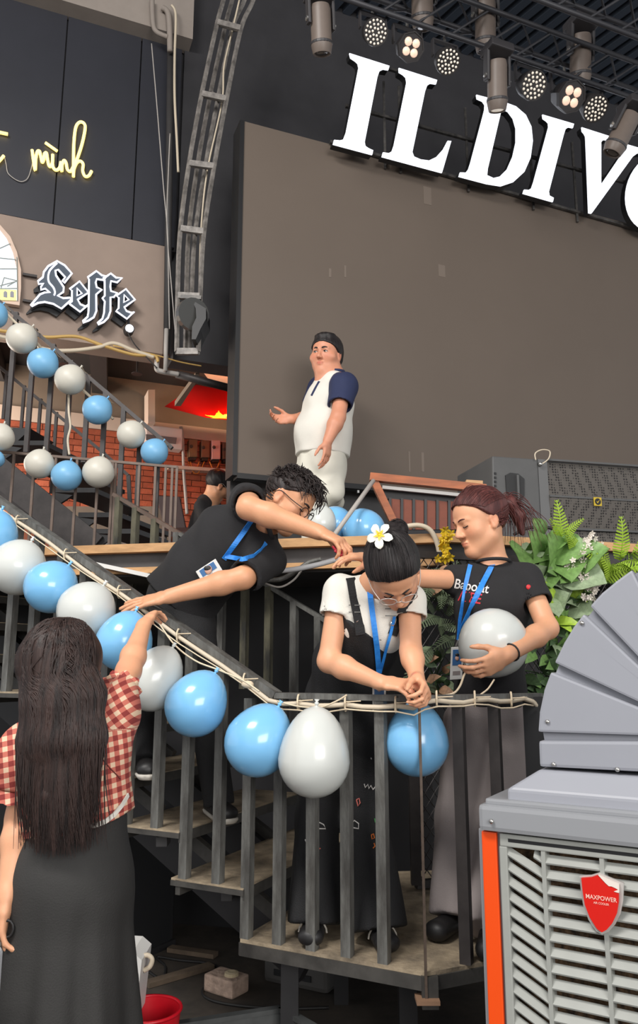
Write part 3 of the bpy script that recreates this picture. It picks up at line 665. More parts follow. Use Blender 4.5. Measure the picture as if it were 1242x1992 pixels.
tag(MB().prism([BRK.px(324, 916, 0.0), BRK.px(470, 926, 0.0), BRK.px(470, 920, 0.0), BRK.px(324, 910, 0.0)], BRK.n * 0.14).build('wall_shelf', M['cream'], None), 'thin cream shelf along the brick wall under the boxes', 'shelf')
tag(MB().prism([BRK.px(281, 835, 0.05), BRK.px(294, 836, 0.05), BRK.px(294, 772, 0.05), BRK.px(281, 772, 0.05)], BRK.n * 0.25).build('cream_wall_duct', M['cream'], None), 'short cream duct below the slanting beam', 'duct')
tag(MB().tube(bez([BRK.px(x, y, 0.1) for x, y in ((352, 830), (356, 860), (358, 920), (361, 960), (364, 1000))]), 0.018, 8).build('wall_conduit', M['pipe_white'], None, smooth=True), 'grey conduit running down the brick wall left of the boxes', 'pipe')
# ================================================================== STEEL STAIR AND GUARD RAILS OF THE UPPER LEVEL
YN = 5.05
def rail_set(name, label, cat, top, posts, rail_r, post_w, mtl, Y, mrail=None):
    t = thing(name, PY(*top[0], Y), label, cat)
    pts = [PY(x, y, Y) for x, y in top]
    for a, b in zip(pts[:-1], pts[1:]): MB().bar(a, b, rail_r * 2, rail_r * 1.6).build('handrail', M[mrail or mtl], t)
    for (x, y0, y1) in posts:
        a = PY(x, y0, Y); b = PY(x, y1, Y); a.x = b.x = (a.x + b.x) / 2
        MB().bar(a, b, post_w, post_w).build('baluster', M[mtl], t)
    return t
rail_set('upper_stair_railing', 'dark steel stair railing strung with the small balloons', 'railing', [(-30, 562), (335, 872)],
         [(23, 608, 836), (60, 640, 880), (97, 670, 890), (133, 702, 893), (168, 732, 900), (202, 760, 905), (236, 790, 1000), (270, 818, 1000), (305, 850, 1040)], 0.016, 0.03, 'steel_dark', YN)
rail_set('far_stair_railing', 'thin dark railing on the far side of the steel stair', 'railing', [(-30, 690), (205, 884), (250, 925), (256, 1040)],
         [(10, 722, 815), (42, 750, 900), (74, 776, 930), (105, 802, 960), (200, 880, 990)], 0.016, 0.024, 'steel_dark', 6.35)
rail_set('landing_guard_rail', 'thin horizontal guard rail with slim bars in front of the steel stair', 'railing', [(-10, 878), (345, 909)],
         [(20, 882, 1085), (61, 884, 1085), (103, 888, 1085), (145, 891, 1085), (187, 895, 1085), (216, 898, 1070), (222, 898, 1070), (268, 902, 1062), (300, 905, 1062), (320, 907, 1062), (333, 908, 1062), (342, 908, 1062)], 0.010, 0.015, 'steel_warm', 4.75)
us_ = thing('steel_staircase', PY(180, 1070, 5.6), 'dark open steel staircase descending to the right against the bricks', 'staircase')
for Y, nm in ((5.45, 0), (6.35, 1)):
    a, b = PY(-60, 870 + nm * 20, Y), PY(183, 1066, Y); a2 = PY(-60, 830 + nm * 20, Y)
    MB().bar(a, b, 0.05, 0.2).build('stringer', M['steel_dark'], us_)
for (x, y) in ((6, 880), (52, 925), (104, 972), (152, 1020), (186, 1052)):
    c0 = PY(x, y - 14, 5.47)
    MB().prism([c0, c0 + Vector((0.3, 0.0, 0)), c0 + Vector((0.5, 0.88, 0)), c0 + Vector((0.2, 0.88, 0))], (0, 0, 0.035)).build('tread', M['stage_black'], us_)
    MB().prism([c0 + Vector((0.0, 0.0, 0)), c0 + Vector((0.14, 0.0, -0.02)), c0 + Vector((0.0, 0.0, -0.12))], (0.0, 0.03, 0)).build('bracket', M['stage_black'], us_)
up_ = thing('upper_tread_plate', PY(30, 850, 5.4), 'black wedge-shaped upper step plate at the left edge', 'step plate')
MB().prism([PY(-40, 826, 5.5), PY(60, 834, 5.5), PY(14, 876, 5.5), PY(-40, 880, 5.5)], (0, 0.5, 0.04)).build('plate', M['stage_black'], up_)
# low wall and items seen through the stair
tag(MB().prism([BRK.px(100, 1064, 0.5), BRK.px(330, 1064, 0.5), BRK.px(330, 985, 0.5), BRK.px(100, 985, 0.5)], BRK.n * -0.06).build('taupe_screen_board', M['taupe_dark'], None), 'taupe board standing behind the steel stair', 'board')
for x0, x1, lb in ((202, 210, 'left'), (216, 228, 'middle'), (262, 300, 'right')):
    tag(MB().prism([PY(x0, 1062, 6.6), PY(x1, 1062, 6.6), PY(x1, 1030, 6.6), PY(x0, 1030, 6.6)], (0, 0.3, 0)).build('white_placard', M['white'], None, bevel=0.004), 'small white upright panel behind the steel stair, %s of three' % lb, 'placard')
# ================================================================== FRONT STAIR AND LANDING
UU = Vector((-0.896, 0.443, 0)).normalized(); VV = Vector((0.443, 0.896, 0)).normalized()
S0 = Vector((-0.261, 2.866, 0)); ZP = 0.475; RISE = 0.161; RUN = 0.278; WID = 0.95
KC = S0 - UU * 0.657
EE = Vector((0.913, 0.408, 0)).normalized()
def V3(p, z): return Vector((p.x, p.y, z))
def rail_z(t): return 1.287 + 0.575 * max(0.0, t + 0.114)
st = thing('front_staircase', V3(S0, 0), 'dusty dark steel staircase with landing on which the decorators stand', 'staircase')
plat = [V3(S0 + UU * 0.01, ZP - 0.012), V3(KC, ZP - 0.012), V3(KC + EE * 1.25, ZP - 0.012), V3(KC + EE * 1.25 + Vector((-0.1, 0.75, 0)), ZP - 0.012), V3(S0 + VV * 0.95 + UU * 0.01, ZP - 0.012)]
MB().prism(plat, (0, 0, 0.012)).build('landing_plate', M['tread'], st)
for a, b in ((plat[0], plat[1]), (plat[1], plat[2]), (plat[0], plat[4])):
    MB().bar(a + Vector((0, 0, -0.02)), b + Vector((0, 0, -0.02)), 0.012, 0.04).build('edge_angle', M['tread_side'], st)
for i in range(1, 11):
    z = ZP + RISE * i
    a = S0 + UU * (RUN * (i - 1)); b = S0 + UU * (RUN * i + 0.03)
    tr = MB().prism([V3(a, z - 0.008), V3(b, z - 0.008), V3(b + VV * WID, z - 0.008), V3(a + VV * WID, z - 0.008)], (0, 0, 0.008)).build('tread', M['tread'], st)
    MB().bar(V3(a, z - 0.022), V3(a + VV * WID, z - 0.022), 0.006, 0.036).build('nosing', M['tread_side'], tr)
    MB().bar(V3(a, z - 0.016), V3(b, z - 0.016), 0.008, 0.018).build('side_edge', M['tread_side'], tr)
    MB().bar(V3(b - UU * 0.03, z - 0.03), V3(b - UU * 0.03 + VV * WID, z - 0.03), 0.02, 0.05).build('rear_angle', M['tread_side'], tr)
    for w in (0.28, 0.72): MB().bar(V3(a + UU * 0.02 + VV * w, z - RISE), V3(b - UU * 0.05 + VV * w, z - 0.03), 0.03, 0.05).build('bracket', M['tread_side'], tr)
for w in (0.3, 0.7):
    MB().bar(V3(S0 + VV * w - UU * 0.1, ZP - 0.16), V3(S0 + VV * w + UU * RUN * 10, ZP - 0.16 + RISE * 10), 0.06, 0.14).build('stringer', M['stage_black'], st)
for p in (S0 - UU * 0.12 + VV * 0.12, S0 - UU * 0.5 + VV * 0.25, KC + EE * 0.4 + VV * 0.2, S0 + VV * 0.8):
    MB().bar(V3(p, 0.0), V3(p, ZP - 0.03), 0.06, 0.06).build('leg', M['stage_black'], st)
MB().bar(V3(S0 - UU * 0.1 + VV * 0.12, ZP - 0.06), V3(S0 - UU * 0.2 + VV * 0.35, ZP - 0.1), 0.05, 0.05).build('caster_bracket', M['chrome'], st)
# near balustrade
br = thing('front_stair_railing', V3(S0, ZP), 'scuffed grey steel railing with square bars along the front stair and landing', 'railing')
def rod(p, z0, z1, w=0.034, m='steel', par=br): MB().bar(V3(p, z0), V3(p, z1), w, w, UU).build('baluster', M[m], par)
for k in range(5): rod(S0 - UU * (0.004 + 0.127 * k) + VV * 0.018, ZP, 1.275)
for i in range(1, 10):
    for q in (0.118, 0.262):
        t = RUN * (i - 1) + q; rod(S0 + UU * t + VV * 0.018, ZP + RISE * i, rail_z(t) - 0.01)
for q in (0.14, 0.285): rod(KC + EE * q + VV * 0.02, ZP, 1.275, 0.036, 'steel_dark')
rod(KC + EE * 0.46 + VV * 0.02, 0.0, 1.285, 0.07, 'black')
ra_, rb_ = V3(S0 - UU * -(-0.114) + VV * 0.018, 1.287), None
p_b = S0 + UU * -0.114 + VV * 0.018
MB().bar(V3(p_b, 1.287), V3(S0 + UU * 2.7 + VV * 0.018, rail_z(2.7)), 0.05, 0.028).build('handrail', M['steel'], br)
MB().bar(V3(p_b, 1.287), V3(KC + VV * 0.018, 1.287), 0.045, 0.02).build('handrail', M['steel'], br)
MB().bar(V3(KC + VV * 0.018, 1.287), V3(KC + EE * 0.48 + VV * 0.018, 1.287), 0.045, 0.02).build('handrail', M['steel'], br)
pr = thing('thin_corner_rod', V3(KC, 0.385), 'thin brown rod with foot plate at the landing corner', 'rod')
MB().bar(V3(KC - VV * 0.008, 0.405), V3(KC - VV * 0.008, 1.28), 0.008, 0.008).build('rod', mat('rusty_rod', (86, 72, 62), 0.6, vary=0.3, scale=20), pr)
MB().abox((KC.x - 0.035, KC.y - 0.03, 0.395), (KC.x + 0.035, KC.y + 0.03, 0.407)).build('foot_plate', mat('rusty_plate', (140, 108, 84), 0.7), pr)
MB().bar(V3(KC + VV * 0.02, ZP - 0.1), V3(KC + VV * 0.02, ZP - 0.01), 0.05, 0.05).build('bracket', M['tread_side'], pr)
# far balustrade
FAR = Plane((S0 + VV * WID)[:2], -UU)
fr = thing('rear_stair_railing', FAR.px(478, 1290), 'worn steel railing along the back of the front stair', 'railing')
MB().bar(FAR.px(222, 962), FAR.px(350, 1038), 0.03, 0.02).build('handrail', M['steel_warm'], fr)
MB().bar(FAR.px(350, 1038), FAR.px(502, 1127), 0.03, 0.02).build('handrail', M['steel'], fr)
MB().bar(FAR.px(502, 1127), FAR.px(640, 1211), 0.03, 0.02).build('handrail', M['steel'], fr)
MB().bar(FAR.px(640, 1211), FAR.px(760, 1213), 0.03, 0.02).build('handrail', M['steel'], fr)
for x, y0, y1, m in ((232, 968, 1160, 'steel_worn'), (265, 988, 1180, 'steel_worn'), (302, 1010, 1200, 'steel_worn'), (345, 1036, 1230, 'steel'), (390, 1062, 1260, 'steel'), (434, 1088, 1290, 'steel'), (478, 1114, 1340, 'steel_worn'), (524, 1142, 1400, 'steel_worn'), (573, 1171, 1440, 'steel'), (620, 1200, 1480, 'steel'), (700, 1213, 1600, 'steel')):
    a, b = FAR.px(x, y0), FAR.px(x, y1); b.x, b.y = a.x, a.y; b.z = max(b.z, 0.5); MB().bar(a, b, 0.034, 0.034, UU).build('baluster', M[m], fr)
# pale hose tied along the railing, with ties and twine
NR = Plane(S0[:2], -UU)
hz = thing('pale_flat_hose', V3(p_b, 1.27), 'pale flat hose tied along the front railing', 'hose')
def along(t, dz, off): return V3(S0 + UU * t - VV * off, rail_z(t) + dz - 0.016)
w1 = [along(2.6 - 0.1 * k, -0.006 + 0.004 * math.sin(k * 1.3), 0.018) for k in range(28)] + [along(-0.16 - 0.06 * k, -0.012 + 0.004 * math.sin(k * 2), 0.016) for k in range(9)]
w1 += [V3(KC + EE * (0.02 + 0.05 * k) - VV * 0.012, 1.276 + 0.005 * math.sin(k * 1.7)) for k in range(9)]
e = V3(KC + EE * 0.46 - VV * 0.02, 1.27); w1 += [e, e + Vector((0.035, 0.01, -0.03)), e + Vector((0.05, 0.015, -0.08))]
MB().tube(w1, 0.0085, 8).build('strand', M['cable'], hz, smooth=True)
w2 = [p + Vector((0.0, -0.012, -0.017 - 0.006 * math.sin(i * 0.9))) for i, p in enumerate(w1[:-2])]
MB().tube(w2, 0.0028, 5).build('strand', M['rope'], hz, smooth=True)
for i in range(2, len(w1) - 3, 3):
    p = w1[i]; MB().tube([p + Vector((0.004 * math.cos(a), 0.024 * math.cos(a) + 0.008, 0.026 * math.sin(a) + 0.004)) for a in [k * math.pi / 5 for k in range(10)]], 0.0035, 5, close=True).build('tie', M['rope'], hz)
    MB().tube([p + Vector((0, -0.015, 0.01)), p + Vector((0.05, -0.012, 0.012))], 0.002, 4).build('tie_end', M['rope'], hz)
kn = along(-0.02, 0.0, 0.03); MB().ball(kn, 0.018, 10, (1.3, 0.8, 0.8)).build('knot', M['rope'], hz, smooth=True)
tag(MB().tube(bez([NR.px(x, y, 0.08) for x, y in ((302, 1200), (338, 1252), (380, 1285), (425, 1303), (470, 1322), (505, 1345))]), 0.0035, 5).build('balloon_twine', M['rope'], None, smooth=True), 'thin twine slung from the rail to the balloons below the hands', 'twine')
tag(MB().tube(bez([NR.px(x, y, 0.05) for x, y in ((540, 1364), (580, 1374), (622, 1376), (655, 1364), (675, 1352))]), 0.003, 5).build('balloon_twine', M['rope'], None, smooth=True), 'thin twine holding the big white balloon at the landing rail', 'twine')
# ================================================================== BALLOONS
M['b_blue'] = mat('latex_blue', (126, 190, 236), 0.2, coat=0.25, sss=0.0, spec=0.5)
M['b_white'] = mat('latex_white', (206, 209, 205), 0.24, coat=0.2, spec=0.5)
M['b_blue2'] = mat('latex_blue_matt', (122, 180, 220), 0.4)
M['b_white2'] = mat('latex_white_matt', (206, 202, 190), 0.42)
def balloon(c, r, elong, tip, color, label, group, far=False):
    c = Vector(c); d, _, _ = ortho(tip)
    prof = []
    n = 16
    for i in range(n + 1):
        a = math.pi * i / n; h = -math.cos(a)
        rr = math.sin(a)
        if h > 0: rr *= 1 - 0.10 * h; h *= elong
        prof.append((max(rr, 0.0) * r, h * r))
    prof[-1] = (0.04 * r, elong * r)
    prof.append((0.035 * r, (elong + 0.05) * r))
    t = thing('balloon', c - Vector((0, 0, r)), label, 'balloon', group)
    MB().lathe(prof, c, d, 28).build('bladder', M[('b_blue' if color == 'blue' else 'b_white') + ('2' if far else '')], t, smooth=True)
    k = c + d * (elong + 0.04) * r
    MB().lathe([(0.03 * r, -0.02 * r), (0.07 * r, 0.02 * r), (0.06 * r, 0.06 * r), (0.03 * r, 0.08 * r), (0.08 * r, 0.14 * r), (0.06 * r, 0.15 * r)], k, d, 10).build('knot', M[('b_blue' if color == 'blue' else 'b_white') + ('2' if far else '')], t, smooth=True)
    return t
def bal_px(plane, off, px, py, rx, ry, color, label, group, tip=(0, 0, 1), far=False):
    c = plane.px(px, py, off); s = (plane.px(px, py + 5, off) - plane.px(px, py - 5, off)).length / 10
    zc = Vector((0, _c, _s)).dot(c - Vector((0, 0, CAM_Z))); s = zc / FPX
    el = max(1.0, 2 * ry / rx - 1.0); tp = Vector(tip).normalized()
    c0 = c - tp * ((el - 1) * rx * s * 0.5); t = balloon(c0, rx * s, el, tp, color, label, group, far)
    if far:
        k = c0 + tp * (el + 0.12) * rx * s
        MB().tube(bez([k, k - plane.n * off * 0.5 + Vector((0, 0, -0.01)), k - plane.n * (off + 0.01)], 4), 0.0025, 5).build('string', M['rope'], t, smooth=True)
GB = 'balloons along the front railing'
for a in ((-14, 1038, 48, 48, 'blue', 'blue balloon cut by the left edge above the front railing end', (0.3, 0, 1)),
          (35, 1103, 55, 55, 'white', 'white balloon at the left edge on the front railing', (0.4, 0, 0.9)),
          (100, 1141, 52, 52, 'blue', 'blue balloon second from the left edge on the front railing', (0.6, 0, 0.8)),
          (169, 1187, 57, 54, 'white', 'white balloon just behind the long-haired woman\'s head', (0.5, 0, 0.8)),
          (243, 1246, 55, 59, 'blue', 'blue balloon behind the raised forearm of the plaid-shirted woman', (0.3, 0, 0.9)),
          (302, 1318, 55, 66, 'white', 'white balloon right of the raised plaid sleeve', (0.5, 0, 0.9)),
          (384, 1367, 60, 66, 'blue', 'blue balloon below the leaning man, middle of the stair rail', (0.5, 0, 0.85)),
          (505, 1438, 65, 72, 'blue', 'blue balloon touching the big white balloon at the rail bend', (0.5, 0, 0.85)),
          (612, 1462, 70, 86, 'white', 'largest pear-shaped white balloon hanging from the landing rail', (0.05, 0, 1))):
    bal_px(NR, 0.14, a[0], a[1], a[2], a[3], a[4], a[5], GB, a[6])
bal_px(NR, -0.10, 811, 1437, 63, 71, 'blue', 'blue balloon hanging behind the landing bars under the tying hands', GB, (0.05, 0, 1))
UPR = Plane((0, YN), (1, 0))
GU = 'small balloons on the upper stair'
for a in ((-12, 612, 27, 'blue', 'blue balloon at left edge beside the arched light panel'), (43, 658, 30, 'white', 'white balloon just under the arched light panel'), (84, 706, 30, 'blue', 'blue balloon third along the upper stair rail'),
          (137, 738, 30, 'white', 'white balloon with a cord hanging under it, upper stair'), (190, 797, 29, 'blue', 'blue balloon mid-way down the upper stair in front of cream band'), (256, 845, 28, 'white', 'white balloon second from the bottom of the upper stair row'), (301, 879, 27, 'blue', 'blue balloon at the lower right end of the upper stair row')):
    bal_px(UPR, 0.13, a[0], a[1], a[2], a[2], a[3], a[4], GU, (0.6, 0, 0.8), True)
LAN = Plane((0, 4.75), (1, 0)); GLN = 'small balloons on the landing guard rail'
for a in ((1, 850, 27, 'white', 'white balloon at the left edge above the guard rail'), (-8, 893, 17, 'blue', 'blue balloon sliver at the left edge on the guard rail'), (77, 902, 29, 'white', 'white balloon leftmost of three in a row on the guard rail'),
          (130, 925, 30, 'blue', 'blue balloon between two white ones on the guard rail'), (192, 918, 31, 'white', 'white balloon rightmost on the guard rail')):
    bal_px(LAN, 0.12, a[0], a[1], a[2], a[2], a[3], a[4], GLN, (0.2, 0, 1), True)
STB = Plane((0, 4.05), (1, 0)); GS = 'balloons lying on the stage'
bal_px(STB, 0, 708, 1030, 42, 42, 'blue', 'blue balloon on the stage beside the slanting rod', GS, (1, 0, 0.2))
bal_px(STB, -0.1, 652, 1020, 37, 37, 'blue', 'blue balloon on the stage partly behind the white one', GS, (0.4, 0.5, 0.6))
bal_px(STB, 0.12, 626, 1016, 30, 34, 'white', 'white balloon on the stage at the standing man\'s feet', GS, (0.2, 0, 1))
tag(MB().tube(bez([PY(x, y, YN - 0.05) for x, y in ((134, 768), (134, 800), (137, 830), (132, 855), (135, 885))]), 0.008, 6).build('hanging_cord', M['cable'], None, smooth=True), 'cream cord hanging below a white upper stair balloon', 'cord')
tag(MB().tube(bez([PY(x, y, YN - 0.02) for x, y in ((-10, 585), (20, 618), (70, 665), (110, 715), (165, 762), (220, 815))]), 0.011, 6).build('upper_rail_cord', M['cable'], None, smooth=True), 'cream cord strung along the upper stair rail between balloons', 'cord')
# ================================================================== THINGS ON THE STAGE
SPK = Plane(PY(955, 1030, 4.35)[:2], (0.97, 0.24))
spk = thing('stage_loudspeaker', SPK.px(1050, 1035), 'big dark loudspeaker cabinet with perforated grille on the stage', 'loudspeaker')
def spx(pts, off): return [SPK.px(x, y, off) for x, y in pts]
z0 = STG_Z - 0.04
M['spk'] = mat('speaker_grey', (82, 82, 82), 0.5, vary=0.06, scale=8)
def hzp(px, py, off):
    p = SPK.px(px, py, off); return p
zt_ = SPK.px(960, 887)[2]; uL = SPK.uv(955, 950)[0]; uM = SPK.uv(1050, 950)[0]; uM2 = SPK.uv(1068, 950)[0]; uR = 2.2
MB().prism([SPK.at(uL, z0), SPK.at(uM, z0), SPK.at(uM, zt_), SPK.at(uL + 0.02, zt_)], SPK.n * -0.5).build('end_panel', M['spk'], spk, bevel=0.008)
MB().prism([SPK.at(uM, z0, -0.03), SPK.at(uR, z0, -0.03), SPK.at(uR, zt_ - 0.0, -0.03), SPK.at(uM, zt_ - 0.0, -0.03)], SPK.n * -0.45).build('cabinet', mat('speaker_black', (44, 44, 45), 0.5), spk)
MB().prism([SPK.at(uM, z0), SPK.at(uM2, z0), SPK.at(uM2, zt_), SPK.at(uM, zt_)], SPK.n * -0.03).build('side_rail', mat('rail_grey', (104, 104, 104), 0.4, metal=0.3), spk)
hh = (zt_ - z0)
gm = mat('speaker_grille', (70, 67, 64), 0.5, metal=0.3)
nt = gm.node_tree; tcx = nt.nodes.new('ShaderNodeTexCoord'); vor = nt.nodes.new('ShaderNodeTexVoronoi'); vor.inputs['Scale'].default_value = 62; vor.inputs['Randomness'].default_value = 0.25
rp = nt.nodes.new('ShaderNodeValToRGB'); rp.color_ramp.elements[0].position = 0.3; rp.color_ramp.elements[0].color = srgb(34, 31, 30); rp.color_ramp.elements[1].position = 0.42; rp.color_ramp.elements[1].color = srgb(92, 87, 82)
nt.links.new(tcx.outputs['Object'], vor.inputs['Vector']); nt.links.new(vor.outputs['Distance'], rp.inputs['Fac']); nt.links.new(rp.outputs['Color'], nt.nodes['Principled BSDF'].inputs['Base Color'])
for k, (a, b, w0, w1_) in enumerate(((0.66, 0.985, 0.0, -0.02), (0.36, 0.64, -0.015, 0.008), (0.03, 0.34, 0.01, -0.01))):
    MB().add([SPK.at(uM2, z0 + hh * a, w0), SPK.at(uR, z0 + hh * a, w0), SPK.at(uR, z0 + hh * b, w1_), SPK.at(uM2, z0 + hh * b, w1_),
              SPK.at(uM2, z0 + hh * a, -0.035), SPK.at(uR, z0 + hh * a, -0.035), SPK.at(uR, z0 + hh * b, -0.035), SPK.at(uM2, z0 + hh * b, -0.035)],
             [(0, 1, 2, 3), (7, 6, 5, 4), (0, 4, 5, 1), (1, 5, 6, 2), (2, 6, 7, 3), (3, 7, 4, 0)]).build('grille', gm, spk)
    MB().bar(SPK.at(uM2, z0 + hh * b + 0.008, 0.004), SPK.at(uR, z0 + hh * b + 0.008, 0.004), 0.014, 0.012).build('grille_rib', M['spk'], spk)
hd = MB(); hp = [(983, 925), (992, 920), (1008, 922), (1020, 932), (1020, 965), (1012, 976), (985, 958)]
v, f = curve_mesh([[SPK.uv(x, y, 0.0) for x, y in hp]], 0.006); hd.add([SPK.at(a, b, 0.001 + c) for a, b, c in v], f)
hd.build('handle_recess', mat('recess_dark', (36, 36, 37), 0.6), spk)
MB().bar(SPK.px(1007, 924, 0.012), SPK.px(1009, 972, 0.012), 0.014, 0.02, SPK.n).build('handle_bar', M['spk'], spk, bevel=0.003)
for y in (921, 929, 937, 945): MB().box(SPK.px(964, y, 0.002), SPK.d * 0.006, SPK.n * 0.004, (0, 0, 0.006)).build('vent_slot', M['black'], spk)
v, f = curve_mesh([[(-0.026, -0.026), (0.026, -0.026), (0.026, 0.026), (-0.026, 0.026)]], 0.004)
bc_ = SPK.px(1163, 976, 0.014); bdg = MB().add([bc_ + SPK.d * a + SPK.n * c + Vector((0, 0, b)) for a, b, c in v], f).build('badge', mat('badge_yellow', (196, 168, 44), 0.4), spk)
MB().lathe([(0.02, 0), (0.02, 0.002), (0, 0.002)], bc_ + SPK.n * 0.004, SPK.n, 18).build('badge_disc', M['black'], bdg)
MB().prism([bc_ + SPK.n * 0.007 + SPK.d * a + Vector((0, 0, b)) for a, b in ((-0.012, 0.0), (-0.004, -0.012), (0.014, 0.014), (-0.003, -0.002))], SPK.n * 0.001).build('badge_tick', MATS['badge_yellow'], bdg)
MB().tube(bez([SPK.px(x, y, 0.02) for x, y in ((1043, 895), (1042, 882), (1055, 875), (1070, 878), (1068, 892), (1056, 902))]), 0.004, 6).build('wire_loop', M['cable'], spk, smooth=True)
MB().ball(SPK.px(1052, 903, 0.012), 0.014, 10).build('wing_nut', M['chrome'], spk, smooth=True)
# wooden frame with slats
WFY = 4.12
wf = thing('wooden_slat_crate', PY(800, 1028, WFY), 'red-brown wooden frame with dark-gapped slats lying on the stage', 'wooden crate')
MB().bar(PY(720, 928, WFY), PY(945, 951, WFY), 0.05, 0.042).build('top_rail', M['redwood'], wf)
MB().bar(PY(727, 934, WFY + 0.01), PY(768, 1020, WFY + 0.01), 0.04, 0.045, (0, 1, 0)).build('leg', M['redwood'], wf)
MB().bar(PY(744, 948, WFY + 0.03), PY(945, 968, WFY + 0.03), 0.02, 0.018).build('light_strip', M['white'], wf)
MB().bar(PY(745, 962, WFY + 0.08), PY(945, 978, WFY + 0.08), 0.02, 0.05).build('back_rail', M['stage_black'], wf)
for k in range(9):
    x = 762 + k * 23
    MB().prism([PY(x, 1030, WFY + 0.06), PY(x + 17, 1030, WFY + 0.06), PY(x + 17, 972 + k, WFY + 0.06), PY(x, 970 + k, WFY + 0.06)], (0, 0.02, 0)).build('slat', M['slatwood'], wf)
    MB().prism([PY(x - 5, 1030, WFY + 0.05), PY(x, 1030, WFY + 0.05), PY(x, 968 + k, WFY + 0.05), PY(x - 5, 968 + k, WFY + 0.05)], (0, 0.02, 0)).build('divider', M['black'], wf)
MB().prism([PY(905, 948, WFY + 0.1), PY(940, 950, WFY + 0.1), PY(940, 935, WFY + 0.1), PY(908, 933, WFY + 0.1)], (0, 0.05, 0)).build('end_block', M['wood'], wf)
tag(MB().tube([PY(727, 935, WFY - 0.06), PY(650, 1042, 3.75)], 0.012, 8).build('slanting_rod', M['pipe_white'], None, smooth=True), 'slanting grey metal rod leaning on the wooden frame', 'rod')
tag(MB().tube(bez([PY(x, y, 3.5) for x, y in ((786, 1025), (815, 1022), (838, 1032), (852, 1060), (858, 1095))]), 0.012, 8).build('white_cable_arc', M['cable'], None, smooth=True), 'white cable arching over the stage edge left of the yellow flowers', 'cable')
tag(MB().tube(bez([PY(x, y, 3.45) for x, y in ((520, 1112), (570, 1108), (620, 1098), (662, 1086))]), 0.012, 8).build('grey_hose', M['hose'], None, smooth=True), 'straight pale grey hose running to the joined hands', 'hose')
tag(MB().tube(bez([PY(x, y, 3.52) for x, y in ((510, 1128), (545, 1127), (575, 1112), (600, 1095), (625, 1088))]), 0.011, 8).build('grey_hose', M['steel'], None, smooth=True), 'curved grey hose below the straight pale one', 'hose')
tag(MB().tube(bez([PY(x, y, 3.55) for x, y in ((516, 1135), (545, 1142), (572, 1128), (590, 1105))]), 0.005, 6).build('loose_wire', M['pipe_white'], None, smooth=True), 'thin loose wire looping under the hoses', 'cable')
tag(MB().tube(bez([PY(x, y, 3.55) for x, y in ((1000, 1040), (1030, 1027), (1070, 1027), (1105, 1042), (1140, 1075), (1165, 1105))]), 0.008, 6).build('speaker_cable', M['cable_dark'], None, smooth=True), 'dark cable arching over the stage edge by the loudspeaker', 'cable')
tag(MB().bar(PY(180, 1096, 3.86), PY(300, 1122, 3.8), 0.03, 0.02).build('white_strip_light', M['white'], None), 'white strip under the stage edge at left', 'strip')
# ================================================================== WIRE MESH FENCE, PLANTS
FN = Plane((0.45, 3.45), (0.95, 0.31))
fen = thing('wire_mesh_fence', FN.at(0.5, 0.5), 'black diamond wire mesh behind the green plants', 'fence')
wm = MB(); u0, u1, z0_, z1_ = -0.05, 1.5, 0.5, 1.88; stp = 0.045; slope = 1.35
k = u0 - (z1_ - z0_) / slope
while k < u1 + (z1_ - z0_) / slope:
    for sg in (1, -1):
        a = (k, z0_ if sg == 1 else z1_); b = (k + (z1_ - z0_) / slope, z1_ if sg == 1 else z0_)
        ta = max(0, (u0 - a[0]) / (b[0] - a[0])); tb = min(1, (u1 - a[0]) / (b[0] - a[0]))
        if tb > ta:
            f2 = lambda t: FN.at(a[0] + (b[0] - a[0]) * t, a[1] + (b[1] - a[1]) * t)
            wm.tube([f2(ta), f2(tb)], 0.0022, 4, caps=False)
    k += stp
wm.build('wire_lattice', M['steel_dark'], fen)
for u in (u0, u1): MB().bar(FN.at(u, z0_), FN.at(u, 1.15 if u == u0 else z1_), 0.04, 0.04).build('post', M['steel_dark'], fen)
for z in (z0_, z1_): MB().bar(FN.at(u0, z), FN.at(u1, z), 0.03, 0.03).build('rail', M['steel_dark'], fen)
GRN = {'lime': mat('leaf_lime', (168, 200, 70), 0.45, vary=0.15, scale=10), 'mid': mat('leaf_mid', (116, 152, 84), 0.45, vary=0.2, scale=10), 'grey': mat('leaf_grey', (146, 164, 130), 0.5, vary=0.2, scale=12),
       'dark': mat('leaf_dark', (72, 96, 62), 0.45, vary=0.25, scale=10), 'fern': mat('leaf_fern', (110, 124, 96), 0.55, vary=0.2, scale=10), 'dry': mat('leaf_dry', (172, 134, 104), 0.6, vary=0.25, scale=9)}
def leaf_mesh(kind):
    vs, fs = [], []
    if kind == 'round':
        prof = [(0.0, 0.05), (0.1, 0.28), (0.25, 0.42), (0.45, 0.46), (0.65, 0.38), (0.85, 0.2), (1.0, 0.0)]
    elif kind == 'lance': prof = [(0.0, 0.03), (0.15, 0.10), (0.4, 0.15), (0.7, 0.11), (1.0, 0.0)]
    else: prof = [(0.0, 0.04), (0.2, 0.2), (0.45, 0.26), (0.75, 0.17), (1.0, 0.0)]
    for i, (x, w) in enumerate(prof):
        z = 0.22 * math.sin(x * 2.2) - 0.16 * x * x
        vs += [(x, -w, z + 0.10 * w + 0.03 * math.sin(9 * x)), (x, 0, z - 0.02), (x, w, z + 0.10 * w - 0.03 * math.sin(8 * x))]
    for i in range(len(prof) - 1):
        a = i * 3; fs += [(a, a + 1, a + 4, a + 3), (a + 1, a + 2, a + 5, a + 4)]
    nv = len(vs); vs += [(x, y, z - 0.012) for x, y, z in vs]; fs += [tuple(nv + k for k in reversed(q)) for q in fs]
    me = bpy.data.meshes.new('leaf'); me.from_pydata(vs, [], fs); me.polygons.foreach_set('use_smooth', [True] * len(fs)); me.update(); return me
